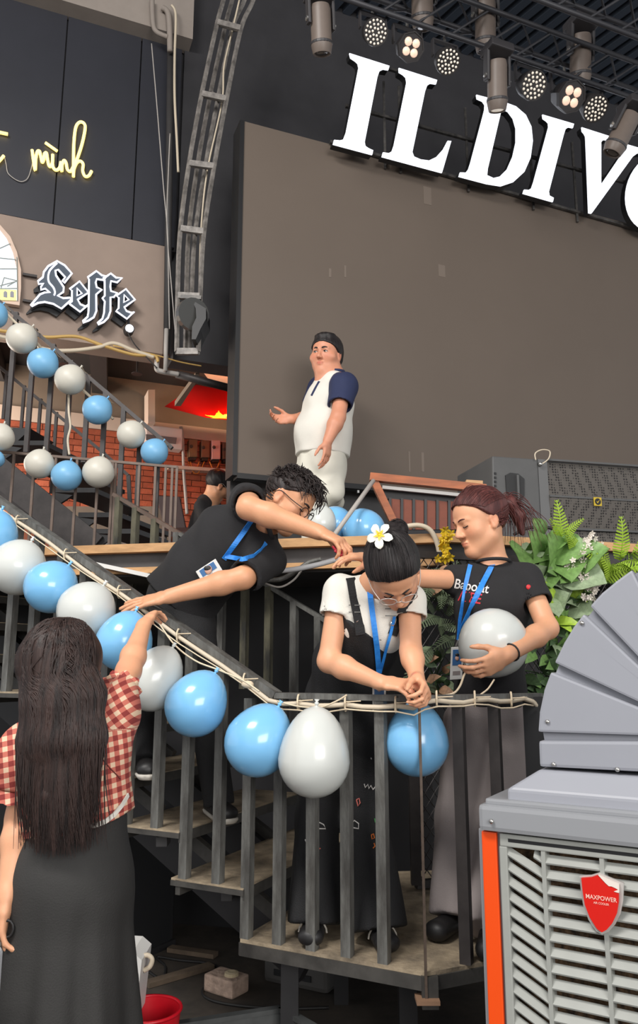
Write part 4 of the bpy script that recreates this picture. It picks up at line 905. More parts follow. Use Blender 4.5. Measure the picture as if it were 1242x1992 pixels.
def frond_mesh():
    vs, fs = [], []
    for i in range(14):
        x = i / 14.0; w = 0.22 * (1 - x) ** 0.6 * (0.5 + min(1, x * 4) * 0.5)
        z = 0.3 * math.sin(x * 1.8) - 0.2 * x * x
        for s in (-1, 1):
            k = len(vs); vs += [(x, 0, z), (x + 0.045, 0, z + 0.005), (x + 0.09, s * w, z - 0.03), (x + 0.05, s * w, z - 0.035)]; fs += [(k, k + 1, k + 2, k + 3)]
    k = len(vs)
    for i in range(15):
        x = i / 14.0; z = 0.3 * math.sin(x * 1.8) - 0.2 * x * x; vs += [(x, -0.008, z), (x, 0.008, z)]
    for i in range(14): fs.append((k + 2 * i, k + 2 * i + 1, k + 2 * i + 3, k + 2 * i + 2))
    nv = len(vs); vs += [(x, y, z - 0.006) for x, y, z in vs]; fs += [tuple(nv + q for q in reversed(w)) for w in fs]
    me = bpy.data.meshes.new('frond'); me.from_pydata(vs, [], fs); me.update(); return me
LM = {}
def leafs(kind, col):
    if (kind, col) not in LM:
        me = frond_mesh() if kind == 'frond' else leaf_mesh(kind); me.materials.append(GRN[col]); LM[(kind, col)] = me
    return LM[(kind, col)]
def plant(px, py, Y, label, kind, col, n, size, spread, name='wall_plant', up=0.3, cat='plant', cols=None, seed=0):
    rr = random.Random(seed + int(px) * 7 + int(py)); c = PY(px, py, Y)
    t = thing(name, c, label, cat, 'plants on the mesh fence')
    stm = MB()
    n = int(n * (1.0 if kind in ('round', 'frond') else 1.3))
    for i in range(n):
        off = Vector((rr.uniform(-1, 1) * spread, rr.uniform(-0.6, 0.3) * spread * 0.5, rr.uniform(-1, 1) * spread))
        a = rr.uniform(0, 2 * math.pi); d = Vector((math.cos(a), -0.55 - rr.random() * 0.5, math.sin(a) * 0.8 + up)).normalized()
        nrm = Vector((rr.uniform(-0.4, 0.4), -1.0, rr.uniform(-0.1, 0.7)))
        y = nrm.cross(d).normalized(); z = d.cross(y)
        s = size * (1.0 if kind == 'frond' else 1.3) * rr.uniform(0.7, 1.25)
        o = bpy.data.objects.new('leaf' if kind != 'frond' else 'frond', leafs(kind, (rr.choice(cols) if cols else col))); COL.objects.link(o)
        o.parent = t; o.matrix_local = Matrix.Translation(off) @ Matrix((d, y, z)).transposed().to_4x4() @ Matrix.Scale(s, 4)
        stm.tube([c + off * 0.15 + Vector((0, 0.04, -0.02)), c + off], 0.0025, 4)
    stm.build('stems', GRN['dark'], t)
    return t
PL = [(1040, 1080, 3.42, 'broad pale green leaves at the woman\'s left shoulder', 'round', 'mid', 9, 0.13, 0.08, None, 0.3),
      (1085, 1090, 3.40, 'big light green rounded leaves below the stage edge', 'round', 'mid', 8, 0.14, 0.07, ['mid', 'grey'], 0.2),
      (1075, 1150, 3.42, 'grey-green drooping leaves beside the black sleeve', 'round', 'grey', 10, 0.12, 0.09, None, -0.3),
      (1108, 1060, 3.36, 'upright lime fern tip above the stage edge', 'frond', 'lime', 5, 0.16, 0.03, None, 1.2),
      (1180, 1110, 3.38, 'lime star-shaped fern behind the cooler hood', 'frond', 'lime', 9, 0.16, 0.04, None, 0.5),
      (1225, 1085, 3.38, 'lime fern frond at the right picture edge', 'frond', 'lime', 6, 0.18, 0.05, None, 0.6),
      (1130, 1150, 3.42, 'small variegated leaves around the white flowers', 'oval', 'grey', 16, 0.07, 0.09, ['grey', 'mid', 'lime'], 0.2),
      (1110, 1215, 3.44, 'dark glossy leaves beside the woman\'s elbow', 'oval', 'dark', 20, 0.07, 0.10, ['dark', 'mid', 'grey'], 0.1),
      (1075, 1200, 3.40, 'single bright lime leaf cluster at the elbow', 'lance', 'lime', 5, 0.12, 0.03, None, 0.3),
      (1060, 1300, 3.44, 'dark green bushy leaves left of the cooler hood', 'oval', 'dark', 24, 0.07, 0.10, ['dark', 'mid', 'dark'], 0.2),
      (1045, 1370, 3.44, 'low mixed leaves between railing end and cooler', 'oval', 'mid', 22, 0.07, 0.09, ['dark', 'mid', 'grey'], 0.1),
      (1040, 1430, 3.44, 'lowest pale leaves above the cooler lid', 'oval', 'grey', 14, 0.07, 0.07, ['grey', 'mid', 'dark'], -0.2),
      (858, 1160, 3.42, 'grey-green fern fronds between the two women', 'frond', 'fern', 12, 0.17, 0.09, None, 0.0),
      (868, 1230, 3.40, 'long drooping fern beside the overalls woman\'s arm', 'frond', 'fern', 10, 0.19, 0.07, None, -0.7),
      (850, 1310, 3.42, 'tangled small leaves just above the landing rail', 'oval', 'dark', 18, 0.06, 0.09, ['dark', 'fern', 'dry'], 0.0),
      (836, 1130, 3.40, 'dry curled brown leaf cluster by the white sleeve', 'round', 'dry', 5, 0.09, 0.03, None, -0.3),
      (1140, 1290, 3.46, 'dark leaves hidden behind the cooler hood', 'oval', 'dark', 16, 0.08, 0.12, ['dark', 'mid'], 0.1)]
for i, a in enumerate(PL): plant(a[0], a[1], a[2], a[3], a[4], a[5], a[6], a[7], a[8], cols=a[9], up=a[10], seed=i)
def flower_spike(pts, Y, label, col, r, n, cat='flower', sp=0.02):
    t = thing('flower_spray', PY(*pts[-1], Y), label, cat)
    path = bez([PY(x, y, Y) for x, y in pts], 6); MB().tube(path, 0.003, 5).build('stem', GRN['mid'], t)
    rr = random.Random(n)
    fm = MB()
    for k in range(5):
        a = 2 * math.pi * k / 5; d = Vector((math.cos(a), -0.35, math.sin(a))); q = Vector((math.cos(a + 0.5), -0.2, math.sin(a + 0.5))); w = Vector((math.cos(a - 0.5), -0.2, math.sin(a - 0.5)))
        fm.prism([Vector((0, 0, 0)), w * r * 0.7, d * r * 1.1, q * r * 0.7], Vector((0, -r * 0.12, 0)))
    me = fm.mesh('blossom'); me.materials.append(col)
    for i in range(n):
        p = path[min(len(path) - 1, int(rr.random() * len(path)))] + Vector((rr.gauss(0, sp), -abs(rr.gauss(0, sp)), rr.gauss(0, sp)))
        o = bpy.data.objects.new('blossom', me); COL.objects.link(o); o.parent = t; o.location = p - t.location; o.rotation_euler = (rr.uniform(-0.7, 0.7), rr.uniform(0, 6), rr.uniform(-0.7, 0.7))
WF = mat('white_petal', (226, 216, 204), 0.6); YF = mat('yellow_petal', (236, 200, 40), 0.55)
flower_spike([(1145, 1055), (1130, 1085), (1112, 1120)], 3.32, 'long spray of small white flowers under the stage edge', WF, 0.014, 46)
flower_spike([(1135, 1120), (1152, 1135)], 3.32, 'small white flower cluster above the cooler hood', WF, 0.014, 20)
flower_spike([(1138, 1150), (1158, 1152)], 3.32, 'white flower cluster nearest to the cooler hood edge', WF, 0.014, 16)
flower_spike([(868, 1030), (862, 1055), (868, 1080)], 3.42, 'yellow flowers in front of the red-haired woman\'s face', YF, 0.02, 22)
# ================================================================== AIR COOLER
CO = Plane(PY(985, 1650, 2.05)[:2], (0.857, -0.515))
M['cool_grey'] = mat('cooler_hood_grey', (147, 149, 157), 0.42, vary=0.02, scale=3)
M['cool_body'] = mat('cooler_body_grey', (140, 142, 146), 0.42)
M['cool_slat'] = mat('cooler_slat', (152, 154, 149), 0.5, vary=0.05, scale=12)
M['cool_orange'] = mat('cooler_orange', (232, 76, 12), 0.4)
cool = thing('evaporative_air_cooler', CO.at(0.2, 0.0), 'big grey portable air cooler with orange corner strip and fan-shaped hood', 'air cooler')
def co(px, py, off=0.0): return CO.uv(px, py, off)
uc = co(1174, 1740)[0]; U1 = 2 * uc
zcap0 = co(985, 1618)[1]; zcap1 = co(985, 1566)[1]
DEP = 0.62
ul = co(934, 1750)[0]
def cbox(u0, u1, z0, z1, w0, w1, name, m, par=cool, bev=0.0):
    return MB().prism([CO.at(u0, z0, w0), CO.at(u1, z0, w0), CO.at(u1, z1, w0), CO.at(u0, z1, w0)], CO.n * (w1 - w0)).build(name, m, par, bevel=bev)
ur = U1 - ul
cbox(ul, ur, 0.06, zcap0, -DEP, -0.075, 'body', M['cool_body'])
uo0, uo1 = co(943, 1750)[0], co(972, 1750)[0]; uf = co(985, 1750)[0] + 0.004
for sgn_ in (0, 1):
    mu = (lambda a: a) if not sgn_ else (lambda a: U1 - a)
    a, b = sorted((mu(ul), mu(uf))); cbox(a, b, 0.06, zcap0, -0.075, -0.008, 'corner_post', M['cool_body'], bev=0.004)
    a, b = sorted((mu(uo0), mu(uo1))); cbox(a, b, 0.07, zcap0 - 0.004, -0.02, 0.004, 'orange_strip', M['cool_orange'], bev=0.003)
# grille frame
zg1 = co(1000, 1648)[1]; zg0 = 0.14
cbox(uf - 0.012, U1 - uf + 0.012, zg1, zcap0 - 0.004, -0.03, 0.006, 'grille_frame', M['cool_slat'], bev=0.003)
cbox(uf - 0.012, U1 - uf + 0.012, 0.07, zg0, -0.03, 0.006, 'grille_frame', M['cool_slat'], bev=0.003)
cbox(uf - 0.014, uf + 0.006, zg0, zg1, -0.03, 0.006, 'grille_frame', M['cool_slat'], bev=0.003)
cbox(U1 - uf - 0.006, U1 - uf + 0.014, zg0, zg1, -0.03, 0.006, 'grille_frame', M['cool_slat'], bev=0.003)
cbox(uf + 0.01, U1 - uf - 0.01, zg1 + 0.012, zg1 + 0.02, 0.0, 0.0065, 'top_slot', M['black'])
# pad
padm = mat('cooling_pad', (122, 96, 70), 0.9, vary=0.5, scale=60, col2=(40, 32, 26), bump=0.6, bscale=90)
cbox(uf, U1 - uf, zg0, zg1, -0.073, -0.055, 'cooling_pad', padm)
ud = co(1062, 1740)[0]; um = co(1176, 1740)[0]
for u in (ud, um, U1 - ud): cbox(u - 0.005, u + 0.005, zg0, zg1, -0.035, 0.004, 'mullion', M['cool_slat'])
pit = 0.0345
def slat(a, b, tilt=0.012):
    (u0, z0), (u1, z1) = a, b; h = 0.006
    P = [CO.at(u0, z0 - h - 0.004, 0.002), CO.at(u1, z1 - h - 0.004, 0.002), CO.at(u1, z1 + h, -0.014), CO.at(u0, z0 + h, -0.014)]
    nrm = Vector((0, 0, 1)) * 0.004
    MB().hexa(P + [p + nrm + CO.n * 0.002 for p in P]).build('slat', M['cool_slat'], cool)
nrow = int((zg1 - zg0) / pit)
for k in range(nrow):
    z = zg1 - 0.02 - k * pit
    slat((ud + 0.005, z), (um - 0.005, z)); slat((um + 0.005, z), (U1 - ud - 0.005, z))
kd = co(988, 1670)[1] - co(1057, 1705)[1]; drop = 0.042
for k in range(-2, nrow + 1):
    z = zg1 - 0.012 - k * pit
    a, b = (uf + 0.006, z), (ud - 0.005, z - drop)
    if b[1] > zg1 - 0.012: continue
    if a[1] > zg1:
        s = (a[1] - zg1 + 0.01) / drop; a = (a[0] + (b[0] - a[0]) * s, zg1 - 0.01)
    if b[1] < zg0: continue
    slat(a, b); slat((U1 - b[0], b[1]), (U1 - a[0], a[1]))
# cap
cbox(ul + 0.012, ur - 0.012, zcap0, zcap1, -DEP - 0.02, 0.024, 'lid', M['cool_body'], bev=0.012)
cbox(ul + 0.028, ur - 0.028, zcap1 - 0.004, zcap1 + 0.014, -DEP, 0.012, 'lid_step', M['cool_body'], bev=0.006)
def bolt(px, py, off):
    c = CO.px(px, py, off); MB().lathe([(0.006, 0), (0.0055, 0.003), (0.002, 0.005), (0, 0.005)], c, CO.n, 10).build('bolt', M['chrome'], cool, smooth=True)
bolt(957, 1598, 0.029)
# plinth of the hood
HO = -0.055
pb = [co(988, 1556, -0.01), co(1054, 1497, HO)]
zpb, zpt = zcap1 + 0.008, co(1054, 1497, HO)[1]; upb, upt = co(989, 1548, -0.01)[0], co(1051, 1497, HO)[0]
zmid = zpb + 0.03
R_ = lambda u: U1 + 0.25 - u
pl_ = MB(); ring = lambda u, z, w: [CO.at(u, z, w), CO.at(R_(u), z, w), CO.at(R_(u), z, -DEP + 0.05 - w), CO.at(u, z, -DEP + 0.05 - w)]
r3 = ring(upb, zpb, -0.004) + ring(upb, zmid, -0.006) + ring(upt, zpt, HO + 0.004)
pl_.add(r3, [(k + j, k + (j + 1) % 4, k + 4 + (j + 1) % 4, k + 4 + j) for k in (0, 4) for j in range(4)] + [(3, 2, 1, 0), (8, 9, 10, 11)])
pl_.build('hood_plinth', M['cool_grey'], cool, bevel=0.006)
bolt(1083, 1568, -0.004); bolt(1204, 1582, -0.004)
# neck band and fan-shaped hood
def hpoly(pts, name, w0, depth, bev=0.008):
    o = [co(x, y, w0) for x, y in pts]
    mb = MB().prism([CO.at(a, b, w0) for a, b in o], CO.n * -depth)
    return mb.build(name, M['cool_grey'], cool, bevel=bev)
CX, CY = 1392, 1436
hpoly([(1048, 1441), (1440, 1443), (1440, 1512), (1050, 1492)], 'hood_neck', HO, 0.44)
def spoke(p, back): # move p towards the centre along its spoke
    return (p[0] + (CX - p[0]) * back, p[1] + (CY - p[1]) * back)
segs = [[(1047, 1424), (1050, 1385), (1059, 1342), (1072, 1307)], [(1079, 1289), (1098, 1250), (1116, 1220), (1136, 1194)], [(1148, 1179), (1172, 1153), (1200, 1130), (1230, 1108)], [(1246, 1098), (1290, 1080), (1340, 1070), (1392, 1067)]]
for sg_ in segs:
    hpoly(sg_ + [spoke(sg_[-1], 0.93), spoke(sg_[0], 0.93)], 'hood_segment', HO, 0.44, 0.006)
core = [spoke(p, 0.03) for sg_ in segs for p in sg_] + [(CX, CY + 8), (1060, 1440)]
o = [co(x, y, HO - 0.022) for x, y in core]
MB().prism([CO.at(a, b, HO - 0.022) for a, b in o], CO.n * -0.41).build('hood_core', M['cool_grey'], cool)
for p in ((1078, 1487), (1202, 1497)): bolt(p[0], p[1], HO + 0.001)
for p in ((1133, 1212), (1066, 1404)): bolt(p[0], p[1], HO + 0.001)
# shield badge
def cs_(p): return (1100 + p[0] / 8.746, 1680 + p[1] / 8.746)
rim = [(246, 205), (440, 198), (575, 158), (760, 240), (1000, 335), (985, 640), (940, 860), (850, 1040), (740, 1160), (630, 1205), (530, 1150), (400, 960), (310, 720), (268, 470)]
red = [(275, 245), (450, 232), (556, 196), (740, 280), (912, 352), (912, 650), (880, 850), (800, 1020), (710, 1125), (625, 1172), (540, 1110), (420, 920), (335, 700), (298, 470)]
cream = [(560, 194), (740, 278), (918, 350), (918, 500), (880, 492), (830, 475), (905, 445), (850, 415), (790, 388), (745, 385), (690, 335)]
shd = None
for nm, pts, w, m in (('shield_badge', rim, 0.012, mat('badge_rim', (190, 186, 182), 0.35, metal=0.2)), ('shield_face', red, 0.02, mat('badge_red', (206, 30, 22), 0.3)), ('shield_flash', cream, 0.0215, mat('badge_cream', (226, 216, 206), 0.4))):
    v, f = curve_mesh([[co(*cs_(p), w) for p in pts]], 0.008)
    o = MB().add([CO.at(a, b, w - 0.008 + c) for a, b, c in v], f).build(nm, m, cool if shd is None else shd)
    if shd is None: shd = o
tw = mat('badge_lettering', (246, 190, 176), 0.5)
sc_ = (co(*cs_((880, 640)), 0.021)[0] - co(*cs_((350, 540)), 0.021)[0])
for s_, cpt, wd in (('MAXPOWER', (612, 592), sc_), ('AIR COOLER', (615, 682), sc_ * 0.5)):
    v, f = text_mesh(s_, 0.02); xs = [a for a, b, c in v]; k = wd / (max(xs) - min(xs)); cu_, cz_ = co(*cs_(cpt), 0.021)
    if f: MB().add([CO.at(cu_ + a * k, cz_ + b * k * 1.1, 0.0212 + c) for a, b, c in v], f).build('badge_lettering', tw, shd)
# ================================================================== THINGS ON THE FLOOR
cb = thing('black_floor_cabinet', PZ(300, 1860, 0), 'tall matt black cabinet under the stair behind the skirt', 'cabinet')
a = PZ(236, 1880, 0); b = PZ(336, 1838, 0); b2 = PZ(345, 1828, 0)
dd = (b - a).normalized(); nn = Vector((-dd.y, dd.x, 0))
MB().prism([a, b, b + nn * 0.4, a + nn * 0.4], (0, 0, 0.62)).build('carcass', M['stage_black'], cb, bevel=0.006)
MB().prism([a + dd * 0.02 - nn * 0.006 + Vector((0, 0, 0.03)), b - dd * 0.03 - nn * 0.006 + Vector((0, 0, 0.03)), b - dd * 0.03 - nn * 0.006 + Vector((0, 0, 0.6)), a + dd * 0.02 - nn * 0.006 + Vector((0, 0, 0.6))], nn * 0.01).build('front_panel', M['black'], cb)
MB().bar(a + Vector((0, 0, 0.015)) - nn * 0.01, b + Vector((0, 0, 0.015)) - nn * 0.01, 0.02, 0.03).build('base_rail', M['stage_black'], cb)
gb = thing('grey_plastic_box', PZ(580, 1920, 0), 'grey moulded plastic box on the floor under the landing', 'box')
a = PZ(515, 1908, 0.0); b = PZ(640, 1935, 0.0); dd = (b - a).normalized(); nn = Vector((-dd.y, dd.x, 0)); c = (a + b) / 2 + nn * 0.1; hl = (b - a).length / 2
gm_ = mat('box_grey', (74, 72, 70), 0.55)
MB().box(c + Vector((0, 0, 0.06)), dd * hl, nn * 0.11, (0, 0, 0.06)).build('case', gm_, gb, bevel=0.02)
for s in (-0.45, 0.3): MB().box(c - nn * 0.112 + dd * hl * s + Vector((0, 0, 0.05)), dd * hl * 0.2, nn * 0.004, (0, 0, 0.012)).build('slot', M['black'], gb)
MB().box(c + Vector((0, 0, 0.124)), dd * hl * 0.85, nn * 0.08, (0, 0, 0.006)).build('lid', gm_, gb, bevel=0.004)
bk = thing('concrete_block', PZ(430, 1935, 0), 'pale broken brick lying on the dark floor', 'brick')
a = PZ(396, 1928, 0); b = PZ(452, 1946, 0); dd = (b - a).normalized(); nn = Vector((-dd.y, dd.x, 0)); c = (a + b) / 2 + nn * 0.055; hl = (b - a).length / 2
cm_ = mat('old_brick', (176, 152, 136), 0.9, vary=0.25, scale=25, bump=0.6, bscale=60)
MB().box(c + Vector((0, 0, 0.035)), dd * hl, nn * 0.055, (0, 0, 0.035)).build('block', cm_, bk, bevel=0.008)
MB().lathe([(0.032, 0), (0.03, 0.012), (0.018, 0.016), (0.0, 0.012)], c + dd * hl * 0.35 + Vector((0, 0, 0.07)), (0, 0, 1), 14).build('mortar_patch', mat('mortar_patch', (186, 170, 140), 0.9), bk)
bu = thing('red_bucket', PZ(300, 1990, 0.25), 'red plastic bucket beside the black skirt at the bottom edge', 'bucket')
cc = PZ(290, 1963, 0.28); rb = 0.105; h0 = cc.z; base = Vector((cc.x, cc.y, 0.0))
rm = mat('red_plastic', (206, 22, 38), 0.35)
bd = MB().lathe([(0.0, 0.0), (rb * 0.72, 0.0), (rb, h0), (rb * 0.96, h0), (rb * 0.69, 0.01), (0.0, 0.01)], base, (0, 0, 1), 32).build('pail', rm, bu); smooth_angle(bd, 40)
MB().tube([base + Vector((rb * math.cos(k * math.pi / 16), rb * math.sin(k * math.pi / 16), h0)) for k in range(32)], 0.006, 6, close=True).build('rim', rm, bu, smooth=True)
wp = thing('white_plastic_container', PZ(268, 1950, 0.2), 'white plastic container edge showing beside the black skirt', 'container')
q = [PY(x, y, 2.75) for x, y in ((225, 1990), (262, 1990), (276, 1868), (258, 1852), (225, 1850))]
MB().prism(q, (0, 0.15, 0)).build('shell', M['white'], wp)
MB().tube(bez([PY(x, y, 2.8) for x, y in ((274, 1862), (287, 1858), (296, 1866), (292, 1880), (280, 1888))]), 0.008, 8).build('handle', M['cable'], wp, smooth=True)
wq = thing('pale_plastic_tub', PY(0, 1990, 1.95), 'pale plastic tub cut off at the bottom left corner', 'tub')
q = [PY(x, y, 1.95) for x, y in ((-90, 2030), (-22, 2030), (-10, 1866), (-13, 1856), (-90, 1852))]
MB().prism(q, (0, 0.05, 0)).build('shell', mat('pale_plastic', (196, 198, 202), 0.4), wq, bevel=0.006)
MB().bar(PY(-90, 1852, 1.94), PY(-8, 1858, 1.94), 0.02, 0.014).build('rim', MATS['pale_plastic'], wq)
cr = thing('dark_floor_crate', PZ(480, 1985, 0.1), 'dark grey crate rim at the bottom picture edge', 'crate')
ct = PZ(548, 1962, 0.22); l1 = PZ(300, 2000, 0.22); r1 = PZ(630, 2010, 0.22)
for a, b, nm in ((ct, l1, 'side'), (ct, r1, 'side')):
    MB().prism([Vector((a.x, a.y, 0)), Vector((b.x, b.y, 0)), Vector((b.x, b.y, 0.22)), Vector((a.x, a.y, 0.22))], (0.0, -0.014, 0)).build(nm, mat('crate_grey', (70, 72, 72), 0.5, vary=0.2, scale=12), cr)
    MB().bar(Vector((a.x, a.y, 0.22)), Vector((b.x, b.y, 0.22)), 0.03, 0.014).build('rim', MATS['crate_grey'], cr)
tag(MB().tube(bez([PZ(x, y, 0.006) for x, y in ((290, 1890), (315, 1905), (322, 1880), (305, 1862), (350, 1868), (410, 1875), (430, 1893), (395, 1925), (410, 1945), (470, 1957), (560, 1962), (640, 1960))]), 0.006, 6).build('floor_cable', M['cable_dark'], None, smooth=True), 'black cable snaking over the floor around the pale brick', 'cable')
tag(MB().bar(PZ(285, 1915, 0.012), PZ(412, 1878, 0.012), 0.05, 0.02).build('floor_batten', mat('batten', (92, 78, 64), 0.8, vary=0.3, scale=9), None), 'flat dusty timber batten on the floor behind the brick', 'batten')
tag(MB().bar(PZ(330, 1845, 0.012), PZ(420, 1858, 0.012), 0.05, 0.02).build('floor_batten', MATS['batten'], None), 'short timber batten on the floor beside the black cabinet', 'batten')
for x0, x1, y0, y1, lb in ((303, 335, 1615, 1632, 'left'), (430, 466, 1722, 1738, 'right')):
    Y = 3.15
    t = thing('small_cable_box', PY(x0, y1, Y), 'small dark box wired under a stair tread, %s of two' % lb, 'box')
    MB().prism([PY(x0, y1 + 16, Y), PY(x0 + 22, y1 + 16, Y), PY(x0 + 22, y1 - 4, Y), PY(x0, y1 - 4, Y)], (0, 0.08, 0)).build('case', M['stage_grey'], t, bevel=0.004)
    MB().tube(bez([PY(x0 - 40, y0 - 6, Y), PY(x0 - 10, y0 + 2, Y), PY(x0 + 20, y0 + 4, Y), PY(x1 + 6, y0 + 10, Y)]), 0.004, 6).build('red_wire', mat('red_wire', (120, 40, 40), 0.6), t, smooth=True)
# ================================================================== PEOPLE: implicit-surface modeller
from mathutils.bvhtree import BVHTree
def A3(p): return np.array([float(p[0]), float(p[1]), float(p[2])])
class SDF:
    def __init__(self): self.p = []
    def loft(self, a, b, ra, rb, side=None, k=0.02, flat=(False, False), sub=False):
        a, b = A3(a), A3(b)
        ra = (ra, ra) if np.isscalar(ra) else ra; rb = (rb, rb) if np.isscalar(rb) else rb
        self.p.append(('L', a, b, ra, rb, None if side is None else A3(side), k, flat, sub)); return self
    def chain(self, pts, rs, side=None, k=0.02):
        for i in range(len(pts) - 1): self.loft(pts[i], pts[i + 1], rs[i], rs[i + 1], side, k)
        return self
    def ell(self, c, r, axes=None, k=0.02, sub=False):
        r = (r, r, r) if np.isscalar(r) else r
        self.p.append(('E', A3(c), np.array(r, float), np.eye(3) if axes is None else np.array([A3(x) for x in axes]), k, sub)); return self
    def cut(self, pt, n):
        n = A3(n); self.p.append(('C', A3(pt), n / np.linalg.norm(n))); return self
    def bounds(self):
        lo, hi = [], []
        for q in self.p:
            if q[0] == 'L' and not q[8]:
                m = max(q[3] + q[4]) if isinstance(q[3], tuple) else max(max(q[3]), max(q[4]))
                lo.append(np.minimum(q[1], q[2]) - m); hi.append(np.maximum(q[1], q[2]) + m)
            elif q[0] == 'E' and not q[5]:
                m = q[2].max(); lo.append(q[1] - m); hi.append(q[1] + m)
        return np.min(lo, 0), np.max(hi, 0)
    def grid(self, h, warp=None):
        lo, hi = self.bounds(); lo = lo - 4 * h; hi = hi + 4 * h
        n = np.ceil((hi - lo) / h).astype(int) + 1
        D = np.full(n, 0.5, np.float32)
        ax = [lo[i] + h * np.arange(n[i]) for i in range(3)]
        for q in self.p:
            if q[0] == 'C':
                d = (ax[0][:, None, None] - q[1][0]) * q[2][0] + (ax[1][None, :, None] - q[1][1]) * q[2][1] + (ax[2][None, None, :] - q[1][2]) * q[2][2]
                D = np.maximum(D, d.astype(np.float32)); continue
            if q[0] == 'L':
                m = max(max(q[3]), max(q[4])) + q[6] + 3 * h; bl = np.minimum(q[1], q[2]) - m; bh = np.maximum(q[1], q[2]) + m; k, sub = q[6], q[8]
            else:
                m = q[2].max() + q[4] + 3 * h; bl = q[1] - m; bh = q[1] + m; k, sub = q[4], q[5]
            i0 = np.clip(np.floor((bl - lo) / h).astype(int), 0, n); i1 = np.clip(np.ceil((bh - lo) / h).astype(int) + 1, 0, n)
            if np.any(i1 <= i0): continue
            sl = tuple(slice(i0[j], i1[j]) for j in range(3))
            X = ax[0][sl[0]][:, None, None]; Y = ax[1][sl[1]][None, :, None]; Z = ax[2][sl[2]][None, None, :]
            if q[0] == 'E':
                dx, dy, dz = X - q[1][0], Y - q[1][1], Z - q[1][2]; R = q[3]; r = q[2]
                l = [(dx * R[j][0] + dy * R[j][1] + dz * R[j][2]) for j in range(3)]
                k0 = np.sqrt(sum((l[j] / r[j]) ** 2 for j in range(3))) + 1e-9; k1 = np.sqrt(sum((l[j] / r[j] ** 2) ** 2 for j in range(3))) + 1e-9
                d = k0 * (k0 - 1) / k1; d = np.where(k0 < 0.2, -r.min(), d)
            else:
                a, b = q[1], q[2]; ab = b - a; L = np.linalg.norm(ab) + 1e-9; e = ab / L
                dx, dy, dz = X - a[0], Y - a[1], Z - a[2]
                t = dx * e[0] + dy * e[1] + dz * e[2]; tc = np.clip(t / L, 0, 1); ov = t - tc * L
                s = q[5]
                if s is None: s = np.array([1.0, 0, 0]) if abs(e[0]) < 0.8 else np.array([0, 1.0, 0])
                s = s - e * s.dot(e); s /= np.linalg.norm(s) + 1e-9; v = np.cross(e, s)
                x = dx * s[0] + dy * s[1] + dz * s[2]; y = dx * v[0] + dy * v[1] + dz * v[2]
                w = q[3][0] + (q[4][0] - q[3][0]) * tc; dd = q[3][1] + (q[4][1] - q[3][1]) * tc; m_ = np.minimum(w, dd)
                fl = q[7]
                ovr = np.where(t < 0, 0.0 if fl[0] else 1.0, 0.0 if fl[1] else 1.0) * ov
                k0 = np.sqrt((x / w) ** 2 + (y / dd) ** 2 + (ovr / m_) ** 2) + 1e-9; k1 = np.sqrt((x / w ** 2) ** 2 + (y / dd ** 2) ** 2 + (ovr / m_ ** 2) ** 2) + 1e-9
                d = k0 * (k0 - 1) / k1; d = np.where(k0 < 0.2, -m_, d)
                if fl[0] or fl[1]:
                    d = np.where((t < 0) & bool(fl[0]), np.maximum(d, -t), d); d = np.where((t > L) & bool(fl[1]), np.maximum(d, t - L), d)
            cur = D[sl]; d = d.astype(np.float32)
            if sub:
                d = -d; hh = np.clip(0.5 - 0.5 * (d - cur) / k, 0, 1); D[sl] = d * (1 - hh) + cur * hh + k * hh * (1 - hh)
            else:
                hh = np.clip(0.5 + 0.5 * (d - cur) / k, 0, 1); D[sl] = d * (1 - hh) + cur * hh - k * hh * (1 - hh)
        if warp is not None: D = D + warp(ax[0][:, None, None], ax[1][None, :, None], ax[2][None, None, :]).astype(np.float32)
        return D, lo
    def mesh(self, name, h, warp=None, smooth=1):
        D, lo = self.grid(h, warp)
        S = D < 0
        c = np.zeros(tuple(np.array(D.shape) - 1), np.uint8)
        for i in (0, 1):
            for j in (0, 1):
                for k in (0, 1): c += S[i:S.shape[0] - 1 + i, j:S.shape[1] - 1 + j, k:S.shape[2] - 1 + k]
        act = (c > 0) & (c < 8); I, J, K = np.nonzero(act); n = len(I)
        idx = np.full(c.shape, -1, np.int32); idx[act] = np.arange(n)
        P = np.zeros((n, 3)); cnt = np.zeros(n)
        cor = [(i, j, k) for i in (0, 1) for j in (0, 1) for k in (0, 1)]
        for a in cor:
            for axx in range(3):
                if a[axx]: continue
                b = list(a); b[axx] = 1
                d0 = D[I + a[0], J + a[1], K + a[2]]; d1 = D[I + b[0], J + b[1], K + b[2]]
                m = (d0 < 0) != (d1 < 0); t = np.where(m, d0 / np.where(m, d0 - d1, 1), 0)
                q = np.array(a, float)[None, :].repeat(n, 0); q[:, axx] = t
                P += q * m[:, None]; cnt += m
        P = P / np.maximum(cnt, 1)[:, None] + np.stack([I, J, K], 1)
        V = lo + P * h
        F = []
        for axx in range(3):
            o1, o2 = [(1, 2), (2, 0), (0, 1)][axx]
            s0 = [slice(None)] * 3; s1 = [slice(None)] * 3; s0[axx] = slice(0, -1); s1[axx] = slice(1, None)
            df = S[tuple(s0)] != S[tuple(s1)]; ii = np.array(np.nonzero(df)).T
            ii = ii[(ii[:, o1] > 0) & (ii[:, o2] > 0) & (ii[:, o1] < D.shape[o1] - 1) & (ii[:, o2] < D.shape[o2] - 1)]
            if not len(ii): continue
            def cell(a, b):
                q = ii.copy(); q[:, o1] -= a; q[:, o2] -= b; return idx[q[:, 0], q[:, 1], q[:, 2]]
            quad = np.stack([cell(1, 1), cell(0, 1), cell(0, 0), cell(1, 0)], 1)
            ins = S[ii[:, 0], ii[:, 1], ii[:, 2]]; quad[~ins] = quad[~ins][:, ::-1]
            F.append(quad)
        F = np.concatenate(F); F = F[(F >= 0).all(1)]
